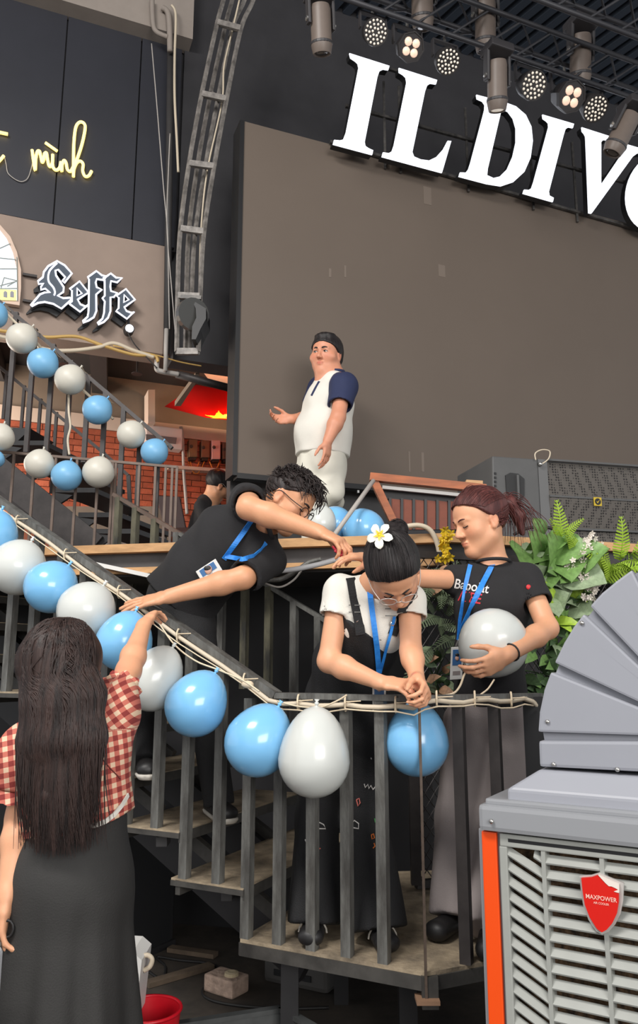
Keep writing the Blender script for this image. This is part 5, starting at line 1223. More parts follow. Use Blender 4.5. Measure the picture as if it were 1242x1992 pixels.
        for _ in range(smooth):
            acc = np.zeros_like(V); ct = np.zeros(len(V))
            for a, b in ((0, 1), (1, 2), (2, 3), (3, 0)):
                np.add.at(acc, F[:, a], V[F[:, b]]); np.add.at(ct, F[:, a], 1); np.add.at(acc, F[:, b], V[F[:, a]]); np.add.at(ct, F[:, b], 1)
            V = V * 0.5 + 0.5 * acc / np.maximum(ct, 1)[:, None]
        me = bpy.data.meshes.new(name); me.vertices.add(len(V)); me.vertices.foreach_set('co', V.astype('f').ravel())
        me.loops.add(len(F) * 4); me.loops.foreach_set('vertex_index', F.astype('i').ravel())
        me.polygons.add(len(F)); me.polygons.foreach_set('loop_start', np.arange(0, len(F) * 4, 4, dtype='i'))
        me.polygons.foreach_set('use_smooth', np.ones(len(F), bool))
        me.update(calc_edges=True); me.validate()
        return me, V
    def build(self, name, m, parent, h=0.007, warp=None, smooth=1, tint=None):
        me, V = self.mesh(name, h, warp, smooth)
        if tint is not None:
            T = tint(V); ca = me.color_attributes.new('tint', 'FLOAT_COLOR', 'POINT')
            ca.data.foreach_set('color', np.concatenate([T, np.ones((len(T), 1))], 1).astype('f').ravel())
        return link_mesh(name, me, m, parent)
def frame(f, u):
    f = Vector(f).normalized(); u = Vector(u); u = (u - f * u.dot(f)).normalized(); return f.cross(u).normalized(), f, u
class Head:
    def __init__(self, c, f, u, S=1.1):
        self.c = Vector(c); self.r, self.f, self.u = frame(f, u); self.S = S; self.axes = (self.r, self.f, self.u)
    def p(self, x, y, z): return self.c + (self.r * x + self.f * y + self.u * z) * self.S
    def ell(self, s, c, r, k=0.02, sub=False): s.ell(self.p(*c), tuple(q * self.S for q in r), self.axes, k * self.S, sub)
    def face(self, s, neck, nr=0.052, male=False, lids=True, round_=0.0):
        S = self.S; E = lambda c, r, k=0.02, sub=False: self.ell(s, c, r, k, sub)
        E((0, -0.015, 0.03), (0.075, 0.094, 0.084)); E((0, 0.033, 0.03), (0.063, 0.058, 0.062), 0.03); E((0, 0.028, -0.042), (0.060 + round_, 0.060, 0.068), 0.035)
        for q in (-1, 1):
            s.loft(self.p(q * 0.048, 0.004, -0.062), self.p(q * 0.012, 0.062, -0.099), 0.024 * S + round_, 0.019 * S, None, 0.035 * S)
            E((q * (0.036 + round_ * 0.7), 0.056, -0.026), (0.024 + round_, 0.022, 0.022), 0.03)
        E((0, 0.070, -0.099), (0.022, 0.015, 0.016), 0.02)
        s.loft(self.p(0, 0.089, 0.010), self.p(0, 0.109, -0.030), 0.0065 * S, 0.0105 * S, None, 0.014 * S)
        for q in (-1, 1): E((q * 0.011, 0.099, -0.034), (0.008, 0.010, 0.0075), 0.007)
        for q in (-1, 1): E((q * 0.030, 0.101, 0.004), (0.018, 0.013, 0.011), 0.014, True)
        if lids:
            for q in (-1, 1): E((q * 0.031, 0.0765, 0.002), (0.0155, 0.0135, 0.0115), 0.005)
        for q in (-1, 1): s.loft(self.p(q * 0.013, 0.092, 0.019), self.p(q * 0.045, 0.078, 0.020), 0.0062 * S, 0.005 * S, None, 0.012 * S)
        E((0, 0.0905, -0.0595), (0.021, 0.009, 0.0052), 0.006); E((0, 0.0885, -0.0705), (0.018, 0.010, 0.0068), 0.006)
        for q in (-1, 1):
            E((q * 0.0775, -0.008, -0.006), (0.0085, 0.019, 0.030), 0.008); E((q * 0.0775, 0.0, -0.030), (0.0075, 0.010, 0.010), 0.008)
            E((q * 0.0875, -0.003, -0.004), (0.007, 0.010, 0.016), 0.006, True)
        s.loft(self.p(0, -0.022, -0.045), neck, nr * S, nr * S * 1.05, None, 0.03 * S)
    def tint(self):
        c, S = A3(self.c), self.S; Rm = np.array([A3(self.r), A3(self.f), A3(self.u)])
        def fn(V):
            L = (V - c) @ Rm.T / S; T = np.ones((len(V), 3))
            lip = np.exp(-(((L[:, 0]) / 0.019) ** 2 + ((L[:, 2] + 0.0645) / 0.0085) ** 2) ** 2) * (L[:, 1] > 0.07)
            T *= 1 - lip[:, None] * np.array([0.12, 0.42, 0.36])
            for q in (-1, 1):
                bl = np.exp(-(((L[:, 0] - q * 0.042) / 0.022) ** 2 + ((L[:, 2] + 0.025) / 0.018) ** 2)) * (L[:, 1] > 0.03); T *= 1 - bl[:, None] * np.array([0.0, 0.12, 0.12])
                er = np.exp(-(((L[:, 0] - q * 0.082) / 0.012) ** 2 + ((L[:, 2] + 0.006) / 0.03) ** 2 + ((L[:, 1] + 0.006) / 0.02) ** 2)); T *= 1 - er[:, None] * np.array([0.0, 0.16, 0.16])
            return T
        return fn
    def brows(self, parent, m, th=0.0035):
        for q in (-1, 1):
            pts = [self.p(q * x, y, z) for x, y, z in ((0.013, 0.0985, 0.0185), (0.022, 0.0965, 0.0225), (0.033, 0.0905, 0.0240), (0.046, 0.0795, 0.0195))]
            MB().tube(bez(pts, 4), [th * self.S * v for v in (0.8, 0.95, 1.05, 1.1, 1.1, 1.1, 1.05, 1.0, 0.95, 0.85, 0.7, 0.5, 0.3)], 6).build('eyebrow', m, parent, smooth=True)
    def lashes(self, parent, m):
        for q in (-1, 1):
            pts = [self.p(q * x, y, z) for x, y, z in ((0.0165, 0.0865, -0.002), (0.024, 0.0905, -0.0055), (0.033, 0.0905, -0.0065), (0.044, 0.0845, -0.003))]
            MB().tube(bez(pts, 4), 0.0019 * self.S, 6).build('eyelashes', m, parent, smooth=True)
    def eyes(self, parent, lid):
        wm = mat('eye_white', (226, 218, 212), 0.3); im = mat('eye_iris', (38, 24, 18), 0.15)
        for q in (-1, 1):
            e = SDF(); e.ell(self.p(q * 0.0305, 0.0845, 0.0), (0.0125 * self.S, 0.0075 * self.S, 0.0046 * self.S), self.axes, 0.001)
            eo = e.build('eye', wm, parent, 0.0012 * self.S, smooth=0)
            MB().lathe([(0.0046 * self.S, 0), (0.0046 * self.S, 0.0012), (0, 0.002)], self.p(q * 0.0305 + 0.001, 0.0905, 0.0), self.f, 12).build('iris', im, eo, smooth=True)
            pts = [self.p(q * x, y, z) for x, y, z in ((0.0175, 0.0875, 0.001), (0.026, 0.0925, 0.0050), (0.036, 0.0915, 0.0050), (0.0445, 0.0855, 0.001))]
            MB().tube(bez(pts, 4), 0.0016 * self.S, 6).build('eyelashes', lid, parent, smooth=True)
    def glasses(self, parent, mrim, mlens=None, rr=0.0225, th=0.0016, drop=0.0):
        g = link_empty_part('glasses', self.p(0, 0.10, 0), parent)
        for q in (-1, 1):
            pts = [self.p(q * 0.033 + rr * 1.1 * math.cos(a), 0.108 - 0.35 * abs(q * 0.033 + rr * 1.1 * math.cos(a)) ** 1.3, -0.006 + drop + rr * 0.88 * math.sin(a)) for a in [2 * math.pi * k / 20 for k in range(20)]]
            MB().tube(pts, th * self.S, 6, close=True).build('rim', mrim, g, smooth=True)
            if mlens: MB().add(pts, [tuple(range(20))]).build('lens', mlens, g)
            MB().tube(bez([self.p(q * 0.058, 0.098, 0.004 + drop), self.p(q * 0.078, 0.05, 0.006), self.p(q * 0.084, -0.005, 0.012), self.p(q * 0.082, -0.025, -0.008)], 4), th * self.S, 6).build('temple', mrim, g, smooth=True)
        MB().tube(bez([self.p(-0.010, 0.112, 0.0 + drop), self.p(0, 0.116, 0.003 + drop), self.p(0.010, 0.112, 0.0 + drop)], 3), th * self.S, 6).build('bridge', mrim, g, smooth=True)
    def cap(self, s, grow=0.010, pt=(0, 0, 0.0), n=(0, 0.577, -0.816), k=0.015):
        self.ell(s, (0, -0.019, 0.033), (0.075 + grow, 0.096 + grow, 0.084 + grow), k); self.ell(s, (0, 0.030, 0.033), (0.063 + grow * 0.6, 0.0575 + grow * 0.25, 0.062 + grow * 0.6), 0.03)
        if n is not None: s.cut(self.p(*pt), self.r * n[0] + self.f * n[1] + self.u * n[2])
def link_empty_part(name, loc, parent):
    """a grouping part: a tiny mesh at the part's own place so that it is geometry, not a bare Empty"""
    return MB().ball(loc, 0.0012, 6).build(name, mat('metal_dot', (120, 120, 120), 0.4, metal=0.6), parent)
def hand(s, W, d, n, right, curls, S=1.0, thumb=0.5, spread=0.06, k=0.006):
    W = Vector(W); d = Vector(d).normalized(); n = Vector(n); n = (n - d * n.dot(d)).normalized()
    t = d.cross(n) * (1 if right else -1)
    s.loft(W - d * 0.01, W + d * 0.035 * S, (0.025 * S, 0.019 * S), (0.036 * S, 0.0165 * S), t, 0.015); s.loft(W + d * 0.035 * S, W + d * 0.082 * S, (0.037 * S, 0.016 * S), (0.036 * S, 0.0125 * S), t, 0.012)
    for i, ln in enumerate((0.92, 1.03, 0.96, 0.76)):
        q = W + d * (0.086 - 0.006 * abs(i - 1.2)) * S + t * (0.028 - 0.0188 * i) * S
        a = 0.0; c = curls[i] if isinstance(curls, (list, tuple)) else curls
        dirb = (d + t * spread * (1.3 - i)).normalized(); r0 = 0.0086 * S * (0.92 if i == 3 else 1)
        s.loft(q - dirb * 0.02 * S, q, r0 * 1.05, r0, None, 0.008)
        for j, (sl, cf) in enumerate(((0.043, 0.8), (0.027, 1.15), (0.022, 0.8))):
            a += c * cf; e = (dirb * math.cos(a) + n * math.sin(a)).normalized(); q2 = q + e * sl * ln * S
            s.loft(q, q2, r0 * (1 - 0.07 * j), r0 * (0.92 - 0.07 * j), None, k * 0.6); q = q2
    q = W + d * 0.022 * S + t * 0.024 * S + n * 0.004 * S
    e = (d * 0.65 + t * (0.75 - 0.5 * thumb) + n * (0.15 + 0.5 * thumb)).normalized()
    q2 = q + e * 0.042 * S; s.loft(q, q2, 0.0145 * S, 0.0105 * S, None, 0.014)
    e = (e * 0.8 + d * 0.5 + n * 0.25 * thumb).normalized(); q3 = q2 + e * 0.032 * S; s.loft(q2, q3, 0.0102 * S, 0.0092 * S, None, k)
    e = (e * 0.8 + d * 0.35 + n * 0.3 * thumb).normalized(); s.loft(q3, q3 + e * 0.024 * S, 0.0092 * S, 0.0072 * S, None, k)
def arm(s, sh, el, wr, r=(0.044, 0.037, 0.036, 0.024)):
    sh, el, wr = Vector(sh), Vector(el), Vector(wr)
    s.loft(sh, el, r[0], r[1], None, 0.02); m = el.lerp(wr, 0.3)
    s.loft(el, m, r[2], r[2] * 1.04, None, 0.02); s.loft(m, wr, r[2] * 1.02, r[3], None, 0.02)
def surf(objs):
    vs, fs = [], []
    for o in objs:
        b = world_loc(o); k = len(vs); vs += [tuple(v.co + b) for v in o.data.vertices]; fs += [tuple(k + i for i in p.vertices) for p in o.data.polygons]
    return BVHTree.FromPolygons(vs, fs)
def hit(tree, px, py, off=0.004, fb=None):
    r = ray(px, py).normalized(); loc, nrm, i, d = tree.ray_cast(Vector((0, 0, CAM_Z)), r)
    if loc is None: return fb
    return loc - r * off
def drape(tree, pts, off=0.005, n=6):
    """points of the photograph laid on the cloth they lie on"""
    fine = []
    for a, b in zip(pts[:-1], pts[1:]): fine += [(a[0] + (b[0] - a[0]) * i / n, a[1] + (b[1] - a[1]) * i / n) for i in range(n)]
    fine.append(pts[-1]); out = [hit(tree, x, y, off) for x, y in fine]
    good = [p for p in out if p is not None]
    if not good: return good
    # ease sudden depth jumps so the band stays one smooth strip
    ys = [p.y for p in good]
    for _ in range(3): ys = [min(ys[i], (ys[max(i - 1, 0)] + ys[i] + ys[min(i + 1, len(ys) - 1)]) / 3) for i in range(len(ys))]
    return [Vector((0, 0, CAM_Z)) + (p - Vector((0, 0, CAM_Z))) * (y / p.y) for p, y in zip(good, ys)]
def folds(amp, fx, fz, seed=0):
    rr = random.Random(seed); ph = [rr.uniform(0, 6.28) for _ in range(8)]
    def w(X, Y, Z):
        return amp * (np.sin(fx * X + 0.55 * fz * Z + ph[0] + 1.3 * np.sin(5 * Z + ph[1])) * np.sin(fx * 0.7 * Y - 0.4 * fz * Z + ph[2]) + 0.6 * np.sin(fx * 1.9 * (X - Y) + fz * Z + ph[3] + np.sin(9 * X + ph[4])))
    return w
SKIN = {'w': mat('skin_light', (221, 163, 127), 0.5, vary=0.03, scale=20, attr=True, sss=0.12, bump=0.04, bscale=300), 'm': mat('skin_tan', (214, 156, 119), 0.5, vary=0.03, scale=20, attr=True, sss=0.12, bump=0.04, bscale=300), 's': mat('skin_pink', (212, 146, 116), 0.5, vary=0.03, scale=20, attr=True, sss=0.12)}
def hair_mat(name, c, c2):
    m = mat(name, c, 0.5, spec=0.35, vary=0.4, scale=30, col2=c2, stretch=(3, 3, 0.12), bump=0.25, bscale=60); return m
HB = hair_mat('hair_black', (46, 40, 40), (22, 19, 20)); HR = hair_mat('hair_auburn', (104, 58, 54), (62, 32, 32)); HD = hair_mat('hair_dark_brown', (62, 46, 42), (28, 21, 20)); HM = hair_mat('hair_brown_black', (58, 48, 46), (26, 22, 22))
CB = mat('cloth_black', (33, 32, 34), 0.9, vary=0.12, scale=5, bump=0.2, bscale=300)
CBD = mat('denim_black', (27, 27, 29), 0.8, vary=0.15, scale=6, bump=0.3, bscale=260)
CW = mat('cloth_white', (226, 222, 212), 0.8, vary=0.03, scale=6, bump=0.15, bscale=260)
CG = mat('cloth_greige', (150, 140, 138), 0.8, vary=0.06, scale=6, bump=0.15, bscale=260)
CBL = mat('lanyard_blue', (52, 146, 232), 0.5, vary=0.25, scale=60, col2=(34, 120, 214))
CARD = mat('card_white', (226, 224, 220), 0.35); CARDB = mat('card_blue', (62, 108, 160), 0.4); CARDF = mat('card_face', (206, 160, 140), 0.5)
SHOE = mat('shoe_black', (30, 29, 30), 0.5); SOLE = mat('shoe_sole', (196, 190, 180), 0.6)
def badge(parent, tree_pt, right, up, w, h):
    c = Vector(tree_pt); right = Vector(right).normalized(); up = Vector(up).normalized(); n = right.cross(up).normalized()
    o = MB().box(c, right * w / 2, up * h / 2, n * 0.0025).build('name_badge', CARD, parent, bevel=0.0018)
    MB().box(c + n * 0.003 + up * h * 0.18, right * w * 0.36, up * h * 0.24, n * 0.0006).build('photo', CARDB, o)
    MB().ball(c + n * 0.0034 + up * h * 0.16, w * 0.17, 10, (1, 0.25, 1.25)).build('portrait', CARDF, o, smooth=True)
    MB().ball(c + n * 0.0038 + up * h * 0.26, w * 0.17, 10, (1.0, 0.25, 0.7)).build('portrait_hair', SHOE, o, smooth=True)
    MB().box(c + n * 0.003 - up * h * 0.3, right * w * 0.3, up * h * 0.06, n * 0.0004).build('print_line', CG, o)
    return o
def lay_on(tree, pts, off=0.002, keep=0):
    out = []
    for i, p in enumerate(pts):
        if i < len(pts) - keep:
            loc, nrm, ix, d = tree.find_nearest(p)
            if loc is not None and ((p - loc).dot(nrm) < off): p = loc + nrm * off
        out.append(p)
    return out
def swept(Hd, hair, target, n, seed, m, parent, r=0.0015, y0=0.075, z0=0.068, off=0.0015):
    """combed strands running from the hairline over the hair mass to the target"""
    tree = surf([hair]); rr = random.Random(seed); pa = []
    for i in range(n):
        s = rr.uniform(-1, 1); a = s * 2.0
        st = (math.sin(a) * 0.082, 0.02 + 0.062 * math.cos(a), 0.045 + 0.035 * math.cos(a)) if abs(s) < 0.8 else (math.copysign(0.08, s), rr.uniform(-0.06, 0.0), rr.uniform(-0.04, 0.02))
        p0 = Hd.p(*st); md = Hd.p(st[0] * 0.95, (st[1] - 0.09) * 0.5, st[2] + 0.055 * (1 - abs(s)) + rr.gauss(0, 0.004)); e = Vector(target)
        pa.append(lay_on(tree, bez([p0, md, e], 6), off, 1))
    strands(parent, m, pa, r)
def strands(parent, m, paths, r=0.0018, name='hair_strands', n=4):
    mb = MB()
    for p in paths:
        k = len(p); mb.tube(p, [r * (1 - 0.75 * (i / (k - 1)) ** 2) for i in range(k)], n, caps=False)
    o = mb.build(name, m, parent, smooth=True); o['kind'] = 'stuff'; return o
LB = 'person'
# ------------------------------------------------------------------ woman in black T-shirt holding a balloon
def woman_tshirt():
    t = thing('person', PZ(915, 1800, ZP), 'woman in black T-shirt and grey trousers with ponytail, hugging a white balloon', 'person')
    Hd = Head(PY(934, 1014, 3.06), (-0.88, -0.34, -0.30), (-0.22, -0.1, 0.97), 1.10)
    nk = PY(962, 1098, 3.09); sR = PY(888, 1128, 3.10); sL = PY(1026, 1126, 3.04)
    eR = PY(800, 1125, 2.98); wR = PY(722, 1086, 2.88); eL = PY(1066, 1222, 2.93); wL = PY(985, 1276, 2.73)
    pel = PY(960, 1352, 3.10)
    s = SDF(); Hd.face(s, nk, 0.047)
    s.loft(nk + Vector((0, 0, -0.03)), nk + Vector((0, 0, -0.25)), (0.09, 0.06), (0.1, 0.07), (1, 0.2, 0), 0.03)
    s.loft(sR, sL, 0.036, 0.036, None, 0.03)
    arm(s, sR, eR, wR, (0.040, 0.035, 0.034, 0.0235)); arm(s, sL, eL, wL, (0.042, 0.039, 0.039, 0.026))
    dR = PY(684, 1082, 2.84) - wR; hand(s, wR, dR, (-0.1, 0.35, -1), True, (0.25, 0.35, 0.45, 0.6), 0.98, 0.6)
    dL = PY(930, 1306, 2.69) - wL; hand(s, wL, dL, (-0.1, 0.75, 0.35), False, (0.45, 0.5, 0.55, 0.6), 1.05, 0.35)
    s.build('body', SKIN['w'], t, 0.005, tint=Hd.tint())
    Hd.brows(t, HR, 0.0026); Hd.lashes(t, HB)
    h = SDF(); Hd.cap(h, 0.012, (0, 0.012, 0.020), (0, 0.66, -0.75)); ho = h.build('hair', HR, t, 0.005, folds(0.0012, 60, 20, 3))
    hp = SDF(); a = Hd.p(0, -0.108, 0.042); hp.ell(a, 0.022, None, 0.01)
    pts = [Hd.p(0, -0.11, 0.045), Hd.p(0, -0.15, 0.035), Hd.p(0, -0.172, -0.02), Hd.p(0, -0.165, -0.085)]
    hp.chain(pts, [0.022, 0.026, 0.028, 0.012], None, 0.02); hp.build('ponytail', HR, t, 0.005, folds(0.002, 90, 20, 5))
    rr = random.Random(5); pa = []
    for i in range(70):
        j = Vector((rr.gauss(0, 0.016), rr.gauss(0, 0.016), rr.gauss(0, 0.012)))
        e = 1 + rr.random() * 0.35
        pa.append(bez([pts[0] + j * 0.4, pts[1] + j * 1.2 + Vector((0, 0, 0.004)), pts[2] + j * 1.7 * e + Vector((0.012 * e, 0, 0)), pts[3] + j * 2.2 * e + Vector((0.015 * e, 0, -0.01 * e))], 4))
    strands(t, HR, pa, 0.002)
    MB().tube([Hd.p(0.024 * math.cos(k * 0.628), -0.112, 0.043 + 0.024 * math.sin(k * 0.628)) for k in range(10)], 0.006, 6, close=True).build('hair_tie', SHOE, t, smooth=True)
    swept(Hd, ho, Hd.p(0, -0.108, 0.043), 170, 31, HR, t)
    wisp = [bez([Hd.p(q, 0.082, 0.062), Hd.p(q * 1.5, 0.105, 0.03), Hd.p(q * 1.9, 0.104, -0.02)], 5) for q in (0.02, -0.012, -0.03)]
    # shirt
    sh = SDF(); ax = sL - sR
    ch = PY(957, 1180, 3.08); wa = PY(952, 1270, 3.09); hm = PY(955, 1372, 3.09)
    sh.loft(PY(958, 1122, 3.08), ch, (0.110, 0.075), (0.140, 0.105), ax, 0.04); sh.loft(ch, wa, (0.140, 0.108), (0.128, 0.098), ax, 0.04); sh.loft(wa, hm, (0.128, 0.098), (0.148, 0.108), ax, 0.04, (False, True))
    sh.loft(sR, sL, 0.052, 0.054, None, 0.04)
    for q in (-1, 1): sh.ell(ch + Vector((q * 0.055, -0.075, 0.02)), (0.055, 0.04, 0.055), None, 0.05)
    sh.loft(sR, sR.lerp(eR, 0.17), 0.056, 0.053, None, 0.03, (False, True)); sh.loft(sL + Vector((-0.01, 0, 0)), sL.lerp(eL, 0.50), 0.060, 0.062, None, 0.03, (False, True))
    sh.loft(sL.lerp(eL, 0.40), sL.lerp(eL, 0.54), 0.052, 0.055, None, 0.004, sub=True)
    sh.ell(nk + Vector((-0.012, -0.035, 0.035)), (0.064, 0.066, 0.05), None, 0.012, True)
    so = sh.build('t_shirt', CB, t, 0.006, folds(0.0022, 26, 16, 1))
    MB().tube([nk + Vector((-0.012 + 0.068 * math.cos(a), -0.032 + 0.068 * math.sin(a), 0.004 - 0.022 * math.sin(-a) * -1 * 0.3)) for a in [k * 2 * math.pi / 24 for k in range(24)]], 0.007, 6, close=True).build('collar', CB, so, smooth=True)
    # trousers
    tr = SDF(); hp_ = PY(955, 1392, 3.10)
    tr.loft(PY(955, 1362, 3.10), hp_, (0.142, 0.105), (0.158, 0.115), ax, 0.03)
    kA, aA = PY(893, 1590, 3.06), PZ(884, 1782, ZP + 0.05); kB, aB = PY(972, 1600, 3.02), PZ(955, 1812, ZP + 0.05)
    for hip, kn, an in ((PY(908, 1405, 3.10), kA, aA), (PY(998, 1405, 3.08), kB, aB)):
        tr.loft(hip, kn, (0.088, 0.095), (0.084, 0.085), ax, 0.03); tr.loft(kn, an, (0.084, 0.085), (0.088, 0.092), ax, 0.03, (False, True))
    tr.build('trousers', CG, t, 0.008, folds(0.005, 30, 5, 2))
    for an, dv in ((aA, Vector((-0.55, -0.75, 0))), (aB, Vector((-0.25, -0.95, 0)))):
        f = SDF(); b = Vector((an.x, an.y, ZP + 0.035)); dv.normalize()
        f.loft(b - dv * 0.06, b + dv * 0.13, (0.038, 0.034), (0.044, 0.034), dv.cross(Vector((0, 0, 1))), 0.02); f.cut((0, 0, ZP + 0.003), (0, 0, -1)); f.build('shoe', SHOE, t, 0.006)
    tree = surf([so])
    for pts, w in ((((974, 1066), (962, 1092), (942, 1130), (920, 1175), (903, 1215), (894, 1245)), 0.021), (((917, 1092), (908, 1130), (902, 1170), (896, 1205), (893, 1245)), 0.017)):
        P = drape(tree, pts, 0.006)
        if len(P) > 2: MB().ribbon(P, w, (1, 0.1, 0.25), 0.0012).build('lanyard', CBL, t)
    c = hit(tree, 889, 1290, 0.05) or PY(889, 1290, 2.95); badge(t, c, (1, 0, 0.06), (0.05, -0.15, 1), 0.048, 0.125)
    MB().tube([hit(tree, 893, 1245, 0.012) or c, c + Vector((0, 0, 0.062))], 0.005, 6).build('lanyard_clip', M['chrome'], t)
    # chest print
    for s_, cx, cy, wd, m in (('Babolat', 918, 1141, 66, mat('print_white', (222, 218, 214), 0.7)), ('///EE', 915, 1163, 44, mat('print_red', (206, 52, 66), 0.7))):
        v, f = text_mesh(s_, 0.05); xs = [a for a, b, q in v]; ys = [b for a, b, q in v]; kx = wd / (max(xs) - min(xs)); vv = []
        for a, b, q in v:
            p = hit(tree, cx + a * kx + b * kx * 0.25, cy - b * kx * 1.15 + a * kx * 0.16, 0.002); vv.append(p)
        if all(p is not None for p in vv): MB().add(vv, f).build('chest_print', m, so)
    p = hit(tree, 1029, 1142, 0.002)
    if p: MB().ball(p, 0.010, 12, (1, 0.3, 1)).build('sleeve_emblem', mat('emblem_red', (200, 40, 46), 0.5), so, smooth=True)
    c = wL.lerp(eL, 0.12); d = (eL - wL).normalized(); _, x, y = ortho(d)
    MB().tube([c + x * 0.031 * math.cos(a) + y * 0.031 * math.sin(a) for a in [k * math.pi / 8 for k in range(16)]], 0.0035, 6, close=True).build('wrist_band', SHOE, t, smooth=True)
    return t
woman_tshirt()
cc_ = PY(960, 1251, 2.875); balloon(cc_ , 0.128, 1.06, (-0.75, -0.2, -0.6), 'white', 'white balloon hugged under the arm of the woman in black T-shirt', 'balloons along the front railing')
tag(MB().tube(bez([PY(x, y, Y) for x, y, Y in ((918, 1302, 2.74), (905, 1310, 2.74), (895, 1335, 2.72), (880, 1350, 2.68), (845, 1355, 2.63))]), 0.004, 6).build('balloon_string', M['rope'], None, smooth=True), 'cream string held in the T-shirt woman\'s hand, running to the rail', 'string')
tag(MB().tube(bez([PY(x, y, Y) for x, y, Y in ((962, 1322, 2.72), (950, 1340, 2.7), (935, 1352, 2.68), (928, 1362, 2.68))]), 0.003, 6).build('balloon_string', M['rope'], None, smooth=True), 'short loose string under the hugged balloon', 'string')
# ------------------------------------------------------------------ woman in overalls bending over the rail
def woman_overalls():
    t = thing('person', PZ(670, 1805, ZP), 'woman in black dungarees and white T-shirt with frangipani in her bun, bending over the rail', 'person')
    Hd = Head(PY(766, 1110, 2.60), (0.10, -0.40, -0.90), (-0.16, -0.90, 0.4), 1.06)
    nk = PY(735, 1140, 2.72); sR = PY(662, 1150, 2.78); sL = PY(797, 1168, 2.72)
    eR = PY(640, 1286, 2.74); wR = PY(742, 1328, 2.58); eL = PY(800, 1268, 2.66); wL = PY(812, 1320, 2.56)
    pel = PY(655, 1350, 3.02)
    s = SDF(); Hd.face(s, nk, 0.046)
    s.loft(nk, PY(700, 1230, 2.9), (0.07, 0.05), (0.1, 0.07), sL - sR, 0.03); s.loft(sR, sL, 0.036, 0.036, None, 0.03)
    arm(s, sR, eR, wR, (0.042, 0.038, 0.038, 0.024)); arm(s, sL, eL, wL, (0.041, 0.036, 0.035, 0.024))
    hand(s, wR, PY(800, 1334, 2.52) - wR, (0.15, 0.35, -0.9), True, (0.30, 0.4, 0.5, 0.55), 0.98, 0.9); hand(s, wL, PY(828, 1342, 2.50) - wL, (-0.85, -0.1, -0.45), False, (0.75, 0.85, 0.9, 0.9), 0.98, 0.8)
    s.build('body', SKIN['w'], t, 0.005, tint=Hd.tint()); Hd.brows(t, HB, 0.0026); Hd.lashes(t, HB)
    h = SDF(); Hd.cap(h, 0.014, (0, 0.015, 0.015), (0, 0.68, -0.73)); ho = h.build('hair', HB, t, 0.005, folds(0.0012, 60, 20, 3))
    b = SDF(); bc = PY(770, 1034, 2.66); b.ell(bc, (0.042, 0.038, 0.038), None, 0.01); b.loft(Hd.p(0, -0.06, 0.08), bc, 0.03, 0.03, None, 0.02); b.build('hair_bun', HB, t, 0.005, folds(0.003, 110, 90, 8))
    rr = random.Random(8)
    pa = [bez([bc + Vector((0.042 * math.cos(a0 + q), 0.036 * math.sin(a0 * 1.7) * 0.6 - 0.012, 0.04 * math.sin(a0 + q))) for q in (0, 0.7, 1.4, 2.1)], 4) for a0 in [rr.uniform(0, 6.28) for _ in range(26)]]
    strands(t, HB, pa, 0.0022)
    swept(Hd, ho, Hd.p(0, -0.07, 0.095), 200, 33, HB, t)
    Hd.glasses(t, mat('clear_rim', (216, 206, 198), 0.25, metal=0.4), None, 0.024)
    # frangipani flower
    fc = PY(740, 1042, 2.485); fn = Vector((-0.35, -0.9, 0.15)).normalized(); _, fx_, fy_ = ortho(fn)
    fo = MB().ball(fc, 0.010, 10).build('frangipani_flower', mat('flower_yellow', (238, 196, 36), 0.5), t, smooth=True)
    for k in range(5):
        a = 2 * math.pi * k / 5 + 0.3; d = fx_ * math.cos(a) + fy_ * math.sin(a); w = fn.cross(d)
        vs, fs = [], []
        for i, (r_, wd, up) in enumerate(((0.004, 0.004, 0.002), (0.016, 0.011, 0.006), (0.028, 0.0145, 0.008), (0.038, 0.012, 0.005), (0.045, 0.003, 0.001))):
            vs += [fc + d * r_ - w * wd + fn * (up + 0.003), fc + d * r_ + fn * up, fc + d * r_ + w * wd + fn * (up - 0.002)]
        for i in range(4): fs += [(i * 3, i * 3 + 1, i * 3 + 4, i * 3 + 3), (i * 3 + 1, i * 3 + 2, i * 3 + 5, i * 3 + 4)]
        nv = len(vs); vs += [p - fn * 0.002 for p in vs]; fs += [tuple(nv + q for q in reversed(z)) for z in fs]
        pm = MB().add(vs, fs).build('petal', mat('petal_white', (240, 238, 226), 0.5), fo, smooth=True)
        MB().prism([fc + d * 0.006 - w * 0.005 + fn * 0.0085, fc + d * 0.022 + fn * 0.0105, fc + d * 0.006 + w * 0.005 + fn * 0.0085], fn * 0.0008).build('petal_base', MATS['flower_yellow'], fo)
    # T-shirt
    ax = sL - sR; sh = SDF(); ch = PY(722, 1215, 2.80); wa = PY(680, 1300, 2.93)
    sh.loft(PY(728, 1160, 2.75), ch, (0.110, 0.075), (0.125, 0.095), ax, 0.04); sh.loft(ch, wa, (0.125, 0.095), (0.118, 0.09), ax, 0.04); sh.loft(sR, sL, 0.052, 0.052, None, 0.04)
    for q, S_, E_, fr_ in ((0, sR, eR, 0.36), (1, sL, eL, 0.36)):
        e = S_.lerp(E_, fr_); sh.loft(S_, e, 0.056, 0.062, None, 0.03, (False, True)); sh.loft(S_.lerp(E_, fr_ - 0.1), S_.lerp(E_, fr_ + 0.06), 0.05, 0.054, None, 0.004, sub=True)
    sh.ell(nk + Vector((0.01, -0.05, 0.0)), (0.055, 0.05, 0.05), None, 0.012, True)
    so = sh.build('white_t_shirt', CW, t, 0.006, folds(0.0022, 30, 18, 4))
    # dungarees
    ov = SDF(); up = (ch - wa).normalized(); hp_ = PY(665, 1385, 3.0)
    ov.loft(wa, wa.lerp(ch, 1.12), (0.132, 0.103), (0.134, 0.106), ax, 0.03, (False, True)); ov.loft(hp_, wa, (0.152, 0.118), (0.132, 0.103), ax, 0.05)
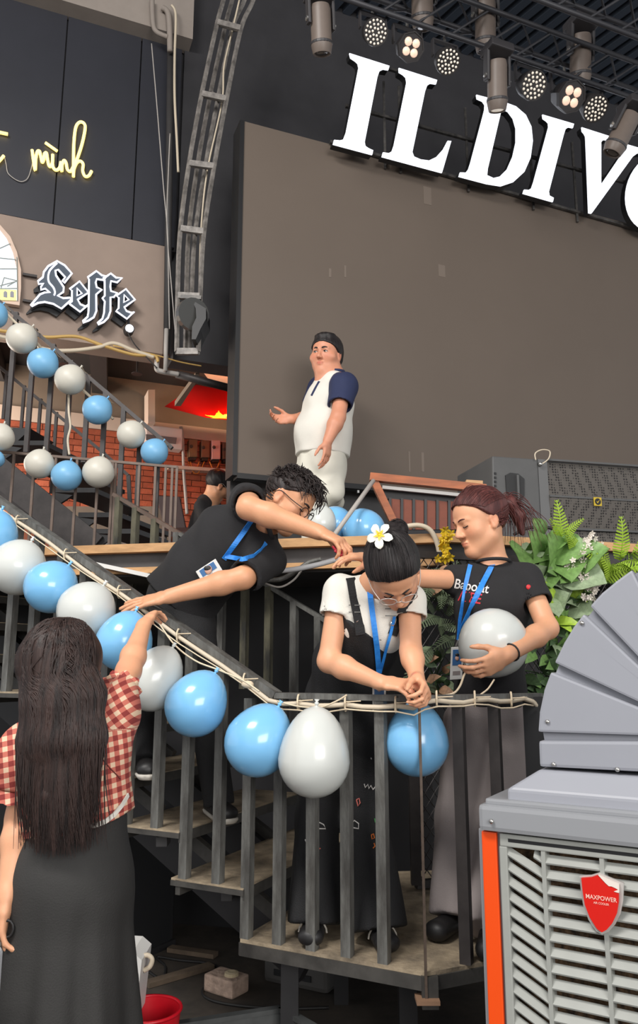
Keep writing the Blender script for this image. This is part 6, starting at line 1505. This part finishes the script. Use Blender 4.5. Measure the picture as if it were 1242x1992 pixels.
    aL, aR = PZ(612, 1795, ZP + 0.045), PZ(738, 1806, ZP + 0.045)
    for hip, kn, an in ((PY(628, 1400, 3.02), PY(618, 1590, 2.98), aL), (PY(706, 1400, 2.96), PY(712, 1600, 2.93), aR)):
        ov.loft(hip, kn, (0.09, 0.095), (0.078, 0.08), ax, 0.03); ov.loft(kn, an, (0.078, 0.08), (0.098, 0.098), ax, 0.03, (False, True))
    # armhole scoops of the bib
    for S_ in (sR, sL): ov.ell(S_.lerp(ch, 0.35) + (S_ - ch).normalized() * 0.075, (0.06, 0.12, 0.09), None, 0.02, True)
    oo = ov.build('dungarees', CBD, t, 0.0075, folds(0.0045, 26, 7, 6))
    tree = surf([so, oo])
    for pts in (((672, 1096), (684, 1130), (690, 1165), (698, 1205), (702, 1235)), ((806, 1140), (795, 1165), (783, 1190), (772, 1215), (764, 1235))):
        P = drape(tree, pts, 0.006)
        if len(P) > 2: MB().ribbon(P, 0.034, (1, 0.2, 0), 0.002).build('strap', CBD, t)
    for px, py in ((693, 1206), (764, 1213)):
        p = hit(tree, px, py, 0.008)
        if p: MB().lathe([(0.010, 0), (0.009, 0.004), (0, 0.005)], p, (0, -1, 0.2), 14).build('bib_button', M['chrome'], oo, smooth=True)
        p2 = hit(tree, px - 3, py - 22, 0.012)
        if p2:
            for dz in (-0.012, 0.012): MB().box(p2 + Vector((0, 0, dz)), (0.02, 0, 0), (0, 0.002, 0), (0, 0, 0.0016)).build('buckle', M['steel'], oo)
    for pts, w in ((((718, 1132), (722, 1170), (728, 1215), (734, 1260), (738, 1310)), 0.019), (((768, 1200), (760, 1235), (750, 1270), (740, 1310)), 0.010)):
        P = drape(tree, pts, 0.012)
        if len(P) > 2: MB().ribbon(P, w, (1, 0.1, 0), 0.0012).build('lanyard', CBL, t)
    p = PY(738, 1350, 2.66); badge(t, p, (1, 0, 0), (0, -0.1, 1), 0.045, 0.11)
    # embroidered doodles on the trouser legs
    dw = mat('doodle_white', (224, 220, 216), 0.7); dr = mat('doodle_pink', (220, 120, 110), 0.7); dg = mat('doodle_green', (70, 150, 80), 0.7); do = mat('doodle_orange', (226, 120, 50), 0.7)
    tr2 = surf([oo])
    doods = [([(709, 1525), (711, 1532), (716, 1526), (718, 1534), (722, 1528), (726, 1536), (731, 1530)], dw), ([(694, 1556), (699, 1553), (701, 1562), (697, 1568), (694, 1556)], dr), ([(684, 1602), (690, 1596), (698, 1602), (698, 1612), (686, 1610), (684, 1602)], dw),
             ([(616, 1604), (622, 1600), (630, 1604), (634, 1612), (616, 1612)], dw), ([(723, 1624), (727, 1622), (729, 1630), (724, 1632), (723, 1624)], do), ([(728, 1640), (730, 1646), (726, 1650)], do), ([(729, 1592), (731, 1600)], dg), ([(620, 1644), (621, 1652), (624, 1650)], dr), ([(594, 1633), (597, 1640)], dw), ([(722, 1474), (723, 1477)], dw), ([(596, 1682), (599, 1690)], dw)]
    for pts, m in doods:
        P = [hit(tr2, x, y, 0.003) for x, y in pts]
        if all(p is not None for p in P): MB().tube(P, 0.0022, 5).build('embroidery', m, oo)
    for an, dv in ((aL, Vector((-0.1, -0.95, 0))), (aR, Vector((0.15, -0.95, 0)))):
        f = SDF(); b = Vector((an.x, an.y, ZP + 0.035)); dv.normalize()
        f.loft(b - dv * 0.07, b + dv * 0.11, (0.038, 0.036), (0.044, 0.03), dv.cross(Vector((0, 0, 1))), 0.02); f.cut((0, 0, ZP + 0.003), (0, 0, -1)); fo2 = f.build('shoe', SHOE, t, 0.006)
        MB().tube([Vector((b.x, b.y, ZP + 0.03)) + dv * 0.05 + dv.cross(Vector((0, 0, 1))) * 0.048 * math.cos(a) + Vector((0, 0, 0.045 * math.sin(a))) for a in [k * math.pi / 10 for k in range(11)]], 0.003, 5).build('shoe_piping', SOLE, fo2)
woman_overalls()
# ------------------------------------------------------------------ man leaning across the stair
def man_leaning():
    t = thing('person', PZ(350, 1540, 0.85), 'man in black polo shirt and glasses leaning far across the stair rail', 'person')
    Hd = Head(PY(562, 973, 3.14), (0.74, -0.34, -0.58), (0.52, -0.1, 0.82), 1.08)
    nk = PY(510, 1022, 3.20); sR = PY(484, 972, 3.22); sL = PY(520, 1092, 3.16)
    eR = PY(484, 988, 2.96); wR = PY(622, 1036, 2.90); eL = PY(474, 1124, 3.00); wL = PY(330, 1160, 3.00)
    s = SDF(); Hd.face(s, nk, 0.054, True)
    s.loft(nk, PY(440, 1070, 3.27), (0.08, 0.06), (0.12, 0.08), sL - sR, 0.03); s.loft(sR, sL, 0.042, 0.042, None, 0.03)
    arm(s, sR, eR, wR, (0.050, 0.046, 0.046, 0.029)); arm(s, sL, eL, wL, (0.048, 0.043, 0.044, 0.029))
    hand(s, wR, PY(660, 1052, 2.87) - wR, (0.25, 0.1, -1), True, (0.55, 0.65, 0.7, 0.7), 1.10, 0.9); hand(s, wL, PY(270, 1172, 3.0) - wL, (0.1, 0.5, -0.85), False, (0.08, 0.1, 0.12, 0.15), 1.12, 0.15, 0.1)
    s.build('body', SKIN['m'], t, 0.005, tint=Hd.tint()); Hd.brows(t, HM, 0.0038); Hd.lashes(t, HM)
    h = SDF(); Hd.cap(h, 0.006, (0, 0.0, 0.018), (0, 0.50, -0.87)); ho = h.build('hair', HM, t, 0.005, folds(0.002, 95, 70, 3)); swept(Hd, ho, Hd.p(0, -0.10, 0.03), 220, 43, HM, t, 0.002, off=0.0015)
    rr = random.Random(11); pa = []
    for i in range(520):
        a = rr.uniform(-math.pi, math.pi); e = rr.uniform(0.05, 1.5)
        n = Vector((math.sin(e) * math.cos(a), math.sin(e) * math.sin(a), math.cos(e)))
        b = (n.x * 0.082, n.y * 0.101 - 0.014, n.z * 0.091 + 0.033)
        if b[2] < 0.03 + 0.5 * max(0, b[1]): continue
        fw = 0.05 if n.y > 0.2 else 0.02; dn = 0.03 if n.y > 0.3 else 0.008
        p0 = Hd.p(*b); p1 = Hd.p(b[0] * 1.12 + rr.gauss(0, 0.01), b[1] * 1.08 + fw * 0.5 + rr.gauss(0, 0.008), b[2] * 1.06 + 0.006); p2 = Hd.p(b[0] * 1.16 + rr.gauss(0, 0.018), b[1] * 1.08 + fw + rr.gauss(0, 0.012), b[2] * 1.04 - dn + rr.gauss(0, 0.012))
        pa.append(bez([p0, p1, p2], 4))
    strands(t, HM, pa, 0.0030)
    Hd.glasses(t, mat('black_rim', (28, 26, 28), 0.3), None, 0.022, 0.0018)
    ax = sR - sL; sh = SDF(); ch = PY(446, 1052, 3.26); wa = PY(385, 1120, 3.30); hm = PY(345, 1172, 3.32)
    sh.loft(PY(490, 1015, 3.21), ch, (0.125, 0.09), (0.165, 0.125), ax, 0.04); sh.loft(ch, wa, (0.165, 0.125), (0.165, 0.125), ax, 0.04); sh.loft(wa, hm, (0.165, 0.125), (0.178, 0.135), ax, 0.04, (False, True)); sh.loft(sR, sL, 0.060, 0.060, None, 0.05)
    for S_, E_, fr_ in ((sR, eR, 0.50), (sL, eL, 0.92)):
        e = S_.lerp(E_, fr_); sh.loft(S_, e, 0.068, 0.070, None, 0.04, (False, True)); sh.loft(S_.lerp(E_, fr_ - 0.1), S_.lerp(E_, fr_ + 0.1), 0.058, 0.062, None, 0.004, sub=True)
    sh.ell(nk + Vector((0.03, -0.045, 0.0)), (0.062, 0.065, 0.055), None, 0.012, True)
    so = sh.build('polo_shirt', CB, t, 0.006, folds(0.0065, 16, 11, 1))
    co_ = [nk + Vector((0.01, -0.015, 0.0)) + (ax.normalized() * math.cos(a) * 0.068) + (Vector((0.35, -0.75, -0.45)).normalized() * math.sin(a) * 0.072) for a in [k * 2 * math.pi / 20 for k in range(20)]]
    MB().tube(co_, 0.012, 6, close=True).build('collar', CB, so, smooth=True)
    tr = SDF(); hp_ = PY(345, 1200, 3.32)
    tr.loft(PY(352, 1165, 3.32), hp_, (0.158, 0.118), (0.162, 0.125), ax, 0.03)
    aA, aB = PZ(280, 1484, ZP + 3 * RISE + 0.05), PZ(425, 1566, ZP + 2 * RISE + 0.05)
    for hip, kn, an in ((PY(318, 1225, 3.36), PY(285, 1360, 3.42), aA), (PY(375, 1235, 3.28), PY(402, 1400, 3.26), aB)):
        tr.loft(hip, kn, (0.092, 0.1), (0.068, 0.074), (1, 0.3, 0), 0.04); tr.loft(kn, an, (0.068, 0.074), (0.062, 0.066), (1, 0.3, 0), 0.03, (False, True))
    tr.build('trousers', CBD, t, 0.008, folds(0.005, 24, 8, 9))
    for an, z, dv in ((aA, ZP + 3 * RISE, Vector((0.35, -0.9, 0))), (aB, ZP + 2 * RISE, Vector((0.35, -0.9, 0)))):
        f = SDF(); b = Vector((an.x, an.y, z + 0.04)); dv.normalize()
        f.loft(b - dv * 0.08, b + dv * 0.13, (0.042, 0.042), (0.046, 0.032), dv.cross(Vector((0, 0, 1))), 0.02); f.cut((0, 0, z + 0.022), (0, 0, -1)); f.build('shoe', SHOE, t, 0.006)
        g = SDF(); g.loft(b - dv * 0.08 - Vector((0, 0, 0.012)), b + dv * 0.13 - Vector((0, 0, 0.012)), (0.045, 0.04), (0.049, 0.036), dv.cross(Vector((0, 0, 1))), 0.01); g.cut((0, 0, z + 0.003), (0, 0, -1)); g.cut((0, 0, z + 0.026), (0, 0, 1)); g.build('sole', SOLE, t, 0.006)
    tree = surf([so])
    P = drape(tree, ((494, 1006), (478, 1030), (462, 1052), (446, 1074), (436, 1088)), 0.008)
    if len(P) > 2: MB().ribbon(P, 0.021, (1, 0.1, 0.4), 0.0013).build('lanyard', CBL, t)
    P = drape(tree, ((518, 1056), (508, 1070), (494, 1082), (472, 1088), (450, 1084), (438, 1082)), 0.010)
    if len(P) > 2: MB().ribbon(P, 0.019, (0.3, 0.1, 1), 0.0013).build('lanyard', CBL, t)
    q = hit(tree, 408, 1112, 0.03) or PY(408, 1112, 3.1); badge(t, q, (0.82, 0.0, 0.55), (-0.5, -0.15, 0.8), 0.095, 0.062)
    return t
man_leaning()
tag(MB().tube(bez([PY(x, y, 2.86) for x, y in ((648, 1062), (655, 1072), (662, 1080), (668, 1076), (660, 1066), (652, 1074))]), 0.006, 6).build('red_ribbon', mat('ribbon_red', (190, 40, 60), 0.4), None, smooth=True), 'crumpled red ribbon held between two hands over the stair', 'ribbon')
# ------------------------------------------------------------------ long-haired woman in plaid
def plaid_mat():
    m = mat('gingham', (200, 90, 80), 0.85, bump=0.1, bscale=300); nt = m.node_tree; N, L = nt.nodes, nt.links
    at = N.new('ShaderNodeAttribute'); at.attribute_name = 'tint'; sx = N.new('ShaderNodeSeparateXYZ'); L.new(at.outputs['Vector'], sx.inputs[0])
    def stripe(sock, off, width):
        a = N.new('ShaderNodeMath'); a.operation = 'ADD'; a.inputs[1].default_value = off; L.new(sock, a.inputs[0])
        f = N.new('ShaderNodeMath'); f.operation = 'FRACT'; L.new(a.outputs[0], f.inputs[0])
        g = N.new('ShaderNodeMath'); g.operation = 'LESS_THAN'; g.inputs[1].default_value = width; L.new(f.outputs[0], g.inputs[0]); return g.outputs[0]
    a, b = stripe(sx.outputs[0], 10, 0.52), stripe(sx.outputs[1], 10, 0.52)
    ad = N.new('ShaderNodeMath'); ad.operation = 'ADD'; L.new(a, ad.inputs[0]); L.new(b, ad.inputs[1])
    hf = N.new('ShaderNodeMath'); hf.operation = 'MULTIPLY'; hf.inputs[1].default_value = 0.5; L.new(ad.outputs[0], hf.inputs[0])
    cr = N.new('ShaderNodeValToRGB'); cr.color_ramp.interpolation = 'CONSTANT'
    e = cr.color_ramp.elements; e[0].color = srgb(226, 196, 166); e[0].position = 0; e[1].position = 0.3; e[1].color = srgb(196, 108, 92); q = e.new(0.8); q.color = srgb(138, 52, 48)
    L.new(hf.outputs[0], cr.inputs['Fac']); L.new(cr.outputs['Color'], N['Principled BSDF'].inputs['Base Color']); return m
def woman_plaid():
    t = thing('person', Vector((-0.72, 2.25, 0.0)), 'long-haired woman in red plaid blouse and long black skirt, seen from behind reaching up', 'person')
    Hd = Head(PY(128, 1302, 2.24), (0.25, 0.95, 0.12), (0, 0, 1), 1.08)
    nk = PY(130, 1380, 2.24); sL = PY(58, 1448, 2.20); sR = PY(208, 1402, 2.26)
    eR = PY(250, 1306, 2.50); wR = PY(280, 1216, 2.70); eL = PY(42, 1590, 2.22); wL = PY(14, 1742, 2.14)
    s = SDF(); Hd.face(s, nk, 0.047); s.loft(nk, PY(145, 1560, 2.24), (0.08, 0.06), (0.1, 0.08), (1, 0, 0), 0.03); s.loft(sL, sR, 0.036, 0.036, None, 0.03)
    arm(s, sR, eR, wR, (0.042, 0.038, 0.038, 0.024)); arm(s, sL, eL, wL, (0.042, 0.040, 0.039, 0.025))
    hand(s, wR, PY(302, 1180, 2.86) - wR, (0.5, 0.75, -0.45), True, (0.35, 0.45, 0.5, 0.6), 1.0, 0.7); hand(s, wL, Vector((-0.05, -0.08, -1)), (0.9, 0.3, 0), False, (0.35, 0.4, 0.45, 0.5), 1.0, 0.5)
    s.build('body', SKIN['w'], t, 0.005, tint=Hd.tint())
    # blouse
    ax = Vector((1, 0.05, 0.05)); sh = SDF(); ch = PY(138, 1480, 2.24); hm = PY(150, 1606, 2.24)
    sh.loft(PY(132, 1412, 2.24), ch, (0.125, 0.08), (0.152, 0.108), ax, 0.04); sh.loft(ch, hm, (0.152, 0.108), (0.158, 0.118), ax, 0.04, (False, True)); sh.loft(sL, sR, 0.05, 0.05, None, 0.04)
    sh.loft(PY(215, 1440, 2.25), PY(240, 1395, 2.30), 0.05, 0.05, None, 0.05)
    sh.loft(sR, sR.lerp(eR, 0.55), 0.062, 0.060, None, 0.03, (False, True)); sh.ell(sR.lerp(eR, 0.25), (0.072, 0.08, 0.07), None, 0.03)
    sh.loft(sL, PY(36, 1532, 2.20), 0.062, 0.058, None, 0.03, (False, True)); sh.ell(PY(44, 1478, 2.20), (0.07, 0.075, 0.085), None, 0.03)
    sh.loft(sR.lerp(eR, 0.44), sR.lerp(eR, 0.6), 0.048, 0.048, None, 0.004, sub=True)
    nrm = Vector((0.42, 0.0, -0.9)); sh.cut(PY(212, 1598, 2.2), nrm)
    def uvp(V):
        d = V - A3(ch); u = d[:, 0] * 0.9 + d[:, 1] * 0.35 + d[:, 2] * 0.12; v = d[:, 2] * 0.95 - d[:, 0] * 0.22
        arm_ = ((V[:, 2] > sR.z - 0.02) & (V[:, 0] > sR.x - 0.0))
        u2 = d[:, 0] * 0.75 + d[:, 2] * 0.6; v2 = d[:, 2] * 0.75 - d[:, 0] * 0.6
        u = np.where(arm_, u2, u); v = np.where(arm_, v2, v)
        return np.stack([u / 0.026, v / 0.026, np.zeros(len(V))], 1)
    so = sh.build('plaid_blouse', plaid_mat(), t, 0.005, folds(0.004, 28, 14, 12), tint=uvp)
    tree = surf([so])
    P = [hit(tree, x, y, 0.008) for x, y in ((165, 1604), (185, 1606), (205, 1598), (222, 1585), (238, 1566), (250, 1546))]; P = [p for p in P if p]
    if len(P) > 2: MB().ribbon(P, 0.012, (0, 0, 1), 0.002).build('lace_hem', CW, t)
    seam = drape(tree, ((168, 1440), (190, 1465), (215, 1495), (235, 1515)), 0.002)
    if len(seam) > 2: MB().tube(seam, 0.0018, 5).build('back_seam', mat('seam_dark', (110, 50, 46), 0.9), so)
    # ruffle at the raised sleeve
    c = sR.lerp(eR, 0.55); d = (eR - sR).normalized(); _, x, y = ortho(d)
    for S_, dd, r0 in ((c, d, 0.052), (PY(36, 1538, 2.20), (eL - sL).normalized(), 0.052)):
        _, x, y = ortho(dd); n = 40; vs = []
        for k in range(n):
            a = 2 * math.pi * k / n; vs += [S_ + (x * math.cos(a) + y * math.sin(a)) * r0 - dd * 0.008, S_ + (x * math.cos(a) + y * math.sin(a)) * (r0 + 0.008 + 0.006 * math.sin(9 * a)) + dd * 0.022]
        me = MB().add(vs, [(2 * k, 2 * ((k + 1) % n), 2 * ((k + 1) % n) + 1, 2 * k + 1) for k in range(n)]).mesh('ruffle', True)
        ca = me.color_attributes.new('tint', 'FLOAT_COLOR', 'POINT'); V = np.array([tuple(v.co) for v in me.vertices]); U = uvp(V); ca.data.foreach_set('color', np.concatenate([U, np.ones((len(U), 1))], 1).astype('f').ravel())
        link_mesh('sleeve_ruffle', me, MATS['gingham'], so)
    # skirt
    sk = SDF(); w0 = PY(152, 1585, 2.25); w1 = Vector((w0.x - 0.02, w0.y, w0.z - 0.17)); w2 = Vector((w0.x - 0.045, w0.y, 0.06))
    sk.loft(w0, w1, (0.135, 0.10), (0.168, 0.135), (1, 0, 0), 0.04); sk.loft(w1, w2, (0.168, 0.135), (0.285, 0.25), (1, 0, 0), 0.06, (False, True))
    def sf(X, Y, Z):
        a = np.arctan2(Y - w0.y, X - w0.x + 0.03); dz = np.clip((w1.z - Z) / 0.8, 0, 1); return -0.024 * dz * np.sin(9 * a + 1.2 * np.sin(3 * Z)) - 0.008 * dz * np.sin(17 * a + 2)
    sk.build('long_skirt', mat('skirt_black', (42, 41, 40), 0.75, vary=0.08, scale=4, bump=0.15, bscale=240), t, 0.009, sf)
    for q in (-0.08, 0.08):
        f = SDF(); f.loft((w0.x + q, 2.2, 0.03), (w0.x + q, 2.38, 0.03), 0.04, 0.036, None, 0.02); f.cut((0, 0, 0.003), (0, 0, -1)); f.build('shoe', SHOE, t, 0.008)
    # hair: mass and strands
    h = SDF(); Hd.cap(h, 0.016, (0, 0.06, 0.0), (0, 1, -0.35), 0.02)
    p1, p2, p3, p4 = PY(125, 1360, 2.155), PY(122, 1440, 2.13), PY(118, 1540, 2.12), PY(125, 1610, 2.12)
    h.loft(Hd.p(0, -0.03, 0.02), p1, (0.096, 0.092), (0.102, 0.066), (1, 0, 0), 0.05); h.loft(p1, p2, (0.102, 0.066), (0.108, 0.046), (1, 0, 0), 0.05); h.loft(p2, p3, (0.108, 0.046), (0.092, 0.032), (1, 0, 0), 0.05); h.loft(p3, p4, (0.092, 0.032), (0.07, 0.015), (1, 0, 0), 0.04)
    def hw(X, Y, Z): return 0.0022 * np.sin(70 * X + 2 * np.sin(5 * Z)) + 0.001 * np.sin(150 * X + 3 * Z)
    lh = h.build('long_hair', HD, t, 0.006, hw); ltree = surf([lh])
    rr = random.Random(21); pa = []
    for i in range(900):
        u = rr.uniform(-1, 1); lay = math.sqrt(max(0, 1 - u * u)); ln = rr.uniform(0.78, 1.12) - 0.10 * abs(u)
        vv_ = rr.random(); crown = Hd.p(u * 0.06 * (0.3 + 0.7 * vv_), 0.04 - 0.12 * vv_, 0.128 - 0.03 * vv_ - 0.05 * u * u * vv_)
        w = rr.gauss(0, 0.006); ph = rr.uniform(0, 6)
        q1 = Vector((p1.x + u * 0.104, p1.y - 0.057 * lay - 0.002, p1.z)); q2 = Vector((p2.x + u * 0.112 + w, p2.y - 0.048 * lay - 0.003, p2.z)); z3 = p2.z - (p2.z - p3.z) * 1.0 * ln
        q3 = Vector((p3.x + u * 0.098 + w * 2 + 0.008 * math.sin(ph), p3.y - 0.037 * lay - 0.004, z3)); q4 = Vector((p4.x + u * 0.085 + w * 3 + 0.014 * math.sin(ph + 1), p4.y - 0.022 * lay - 0.01, z3 - 0.13 * ln))
        side = Hd.p(u * 0.094, -0.03 - 0.083 * lay, 0.0)
        pa.append(lay_on(ltree, bez([crown, side, q1, q2, q3, q4], 5), 0.0005 + 0.004 * rr.random(), 7))
    strands(t, HD, pa, 0.0022)
    st_ = thing('scissors', wL + Vector((0, -0.02, -0.16)), 'dark-handled scissors held low in the plaid-shirted woman\'s left hand', 'scissors')
    b0 = wL + Vector((0.0, -0.03, -0.10))
    for sg in (-1, 1):
        MB().bar(b0, b0 + Vector((sg * 0.012 - 0.02, -0.02, -0.13)), 0.004, 0.012).build('blade', M['chrome'], st_)
        cc = b0 + Vector((sg * 0.018, 0.0, 0.03)); MB().tube([cc + Vector((0.015 * math.cos(a), 0, 0.02 * math.sin(a))) for a in [k * math.pi / 6 for k in range(12)]], 0.004, 6, close=True).build('finger_loop', SHOE, st_, smooth=True)
woman_plaid()
# ------------------------------------------------------------------ man standing on the stage
def man_stage():
    Y0 = 5.2
    t = thing('person', Vector((0.05, Y0, STG_Z)), 'man in white shirt with navy sleeves standing on the stage before the screen', 'person')
    Hd = Head(PY(636, 691, Y0 - 0.02), (-0.42, -0.90, -0.12), (0.06, -0.1, 1), 1.24)
    nk = PY(644, 736, Y0); sL = PY(668, 752, Y0 - 0.17); sR = PY(626, 756, Y0 + 0.17)
    eL = PY(658, 812, Y0 - 0.26); wL = PY(638, 858, Y0 - 0.30); eR = PY(596, 815, Y0 + 0.15); wR = PY(566, 815, Y0 - 0.02)
    s = SDF(); Hd.face(s, nk, 0.056, True, True, 0.010); s.loft(nk, PY(635, 850, Y0), (0.12, 0.1), (0.15, 0.12), (1, 0.8, 0), 0.04); s.loft(sL, sR, 0.05, 0.05, None, 0.03)
    arm(s, sL, eL, wL, (0.058, 0.05, 0.05, 0.033)); arm(s, sR, eR, wR, (0.055, 0.045, 0.045, 0.032))
    hand(s, wL, Vector((-0.06, -0.02, -1)), (-0.8, 0.5, 0), False, (0.25, 0.3, 0.35, 0.4), 1.12, 0.4); hand(s, wR, Vector((-1, -0.2, -0.1)), (0.2, -0.8, 0.3), True, (0.5, 0.6, 0.7, 0.8), 1.1, 0.5)
    s.build('body', SKIN['s'], t, 0.006, tint=Hd.tint()); Hd.brows(t, HB, 0.004); Hd.eyes(t, HB)
    h = SDF(); Hd.cap(h, 0.012, (0, 0.0, 0.0), (0, 0.56, -0.83))
    Hd.ell(h, (0, -0.062, -0.015), (0.072, 0.05, 0.05), 0.02); Hd.ell(h, (0.0, 0.035, 0.102), (0.058, 0.045, 0.018), 0.025); ho = h.build('hair', HB, t, 0.005, folds(0.0015, 80, 50, 4))
    ax = (sL - sR); ax = Vector((0.42, -0.9, 0)); sh = SDF(); ch = PY(640, 785, Y0); be = PY(630, 845, Y0); hm = PY(628, 888, Y0)
    sh.loft(PY(642, 752, Y0), ch, (0.16, 0.11), (0.185, 0.165), ax, 0.05); sh.loft(ch, be, (0.185, 0.165), (0.195, 0.195), ax, 0.05); sh.loft(be, hm, (0.195, 0.195), (0.19, 0.19), ax, 0.05, (False, True)); sh.ell(PY(612, 842, Y0 - 0.02), (0.125, 0.15, 0.13), None, 0.06)
    so = sh.build('white_shirt', CW, t, 0.008, folds(0.004, 18, 14, 3))
    sv = SDF(); nm = mat('cloth_navy', (36, 44, 78), 0.8, vary=0.08, scale=6)
    for S_, E_ in ((sL, eL), (sR, eR)):
        e = S_.lerp(E_, 0.62); sv.loft(S_.lerp(nk, 0.35) + Vector((0, 0, 0.01)), S_, 0.07, 0.092, None, 0.03); sv.loft(S_, e, 0.094, 0.086, None, 0.04, (False, True)); sv.loft(S_.lerp(E_, 0.5), S_.lerp(E_, 0.7), 0.07, 0.072, None, 0.004, sub=True)
    sv.build('navy_sleeves', nm, t, 0.007, folds(0.003, 24, 14, 5))
    MB().tube([nk + Vector((0.0 + 0.088 * math.cos(a), 0.088 * math.sin(a), 0.045 + 0.02 * math.sin(a))) for a in [k * math.pi / 10 for k in range(20)]], 0.017, 8, close=True).build('collar', nm, t, smooth=True)
    pn = mat('cloth_offwhite', (226, 222, 208), 0.8, vary=0.03, scale=6); tr = SDF(); hp_ = PY(627, 905, Y0)
    tr.loft(PY(628, 880, Y0), hp_, (0.19, 0.165), (0.185, 0.165), ax, 0.04)
    fA = Vector((PY(610, 1010, Y0 - 0.05).x, Y0 - 0.08, STG_Z + 0.07)); fB = PY(650, 976, Y0 + 0.25)
    tr.loft(PY(612, 915, Y0 - 0.02), PY(612, 1000, Y0 - 0.12), (0.105, 0.11), (0.085, 0.09), ax, 0.04); tr.loft(PY(612, 1000, Y0 - 0.12), fA, 0.085, 0.078, None, 0.03, (False, True))
    kB = PY(640, 956, Y0 - 0.06); tr.loft(PY(642, 905, Y0 + 0.04), kB, (0.11, 0.11), (0.092, 0.092), ax, 0.04); tr.loft(kB, fB, 0.09, 0.072, None, 0.04, (False, True))
    tr.build('white_trousers', pn, t, 0.008, folds(0.006, 22, 12, 7))
    f = SDF(); f.loft(fB + Vector((0, -0.02, 0)), fB + Vector((0.0, 0.05, -0.09)), 0.04, 0.036, None, 0.02); f.loft(fB + Vector((0.0, 0.05, -0.08)), fB + Vector((-0.02, -0.05, -0.16)), 0.036, 0.04, None, 0.02); f.build('bare_foot', SKIN['s'], t, 0.007, tint=lambda V: np.ones((len(V), 3)))
    g = SDF(); g.loft((fA.x + 0.03, fA.y + 0.05, STG_Z + 0.01), (fA.x - 0.06, fA.y - 0.13, STG_Z + 0.01), 0.048, 0.045, None, 0.02); g.cut((0, 0, STG_Z - 0.037), (0, 0, -1)); g.build('shoe', CW, t, 0.008)
    tree = surf([so]); P = drape(tree, ((622, 742), (614, 756), (607, 770)), 0.003)
    if len(P) > 2: MB().ribbon(P, 0.02, (1, 0, 0), 0.001).build('placket', nm, so)
man_stage()
# ------------------------------------------------------------------ seated man in the background
def man_seated():
    Y0 = 7.6
    t = thing('person', PY(395, 1050, Y0), 'seated man in black T-shirt and glasses in the background by the bricks', 'person')
    Hd = Head(PY(424, 946, Y0), (0.62, 0.45, -0.5), (0.35, 0.1, 0.9), 1.3)
    nk = PY(408, 972, Y0); s = SDF(); Hd.face(s, nk, 0.048, True)
    sA = PY(392, 985, Y0 - 0.1); sB = PY(418, 985, Y0 + 0.22); eA = PY(404, 1030, Y0 - 0.18); wA = PY(450, 1040, Y0 - 0.25)
    s.loft(nk, PY(400, 1010, Y0), 0.08, 0.1, None, 0.03); arm(s, sA, eA, wA); hand(s, wA, (1, 0, 0), (0, 0, -1), True, 0.3)
    s.build('body', SKIN['m'], t, 0.008, tint=Hd.tint())
    h = SDF(); Hd.cap(h, 0.012, (0, 0.0, -0.012), (0, 0.5, -0.86)); h.build('hair', HB, t, 0.008, folds(0.003, 80, 60, 2)); Hd.glasses(t, mat('pale_rim', (206, 196, 186), 0.3, metal=0.4), None)
    sh = SDF(); sh.loft(PY(406, 980, Y0 + 0.05), PY(382, 1060, Y0 + 0.1), (0.15, 0.11), (0.16, 0.14), (0.3, 0.9, 0), 0.05); sh.loft(sA, sB, 0.07, 0.07, None, 0.05); sh.loft(sA, sA.lerp(eA, 0.55), 0.07, 0.07, None, 0.03, (False, True)); sh.build('t_shirt', CB, t, 0.01, folds(0.004, 20, 10, 2))
    tr = SDF(); tr.loft(PY(385, 1065, Y0 + 0.1), PY(440, 1075, Y0 - 0.1), 0.11, 0.09, None, 0.04); tr.loft(PY(440, 1075, Y0 - 0.1), Vector((PY(440, 1075, Y0 - 0.1).x, Y0 - 0.1, STG_Z + 0.05)), 0.08, 0.06, None, 0.04); tr.build('trousers', CBD, t, 0.012)
man_seated()
ch_ = thing('folding_chair', PY(335, 1050, 7.5), 'dark maroon chair back standing against the brick wall', 'chair')
cm = mat('maroon_seat', (58, 40, 40), 0.7)
q = [PY(x, y, 7.5) for x, y in ((303, 964), (350, 966), (362, 1028), (322, 1034))]
MB().prism(q, (0, 0.04, 0)).build('backrest', cm, ch_, bevel=0.01)
MB().prism([PY(320, 1036, 7.5), PY(366, 1036, 7.5), PY(372, 1044, 7.2), PY(322, 1044, 7.2)], (0, 0, 0.05)).build('seat', cm, ch_)
for x in (322, 364):
    for Y in (7.25, 7.5):
        a = PY(x, 1040, Y); MB().tube([a, Vector((a.x, a.y, STG_Z - 0.03))], 0.014, 8).build('leg', M['steel_dark'], ch_)
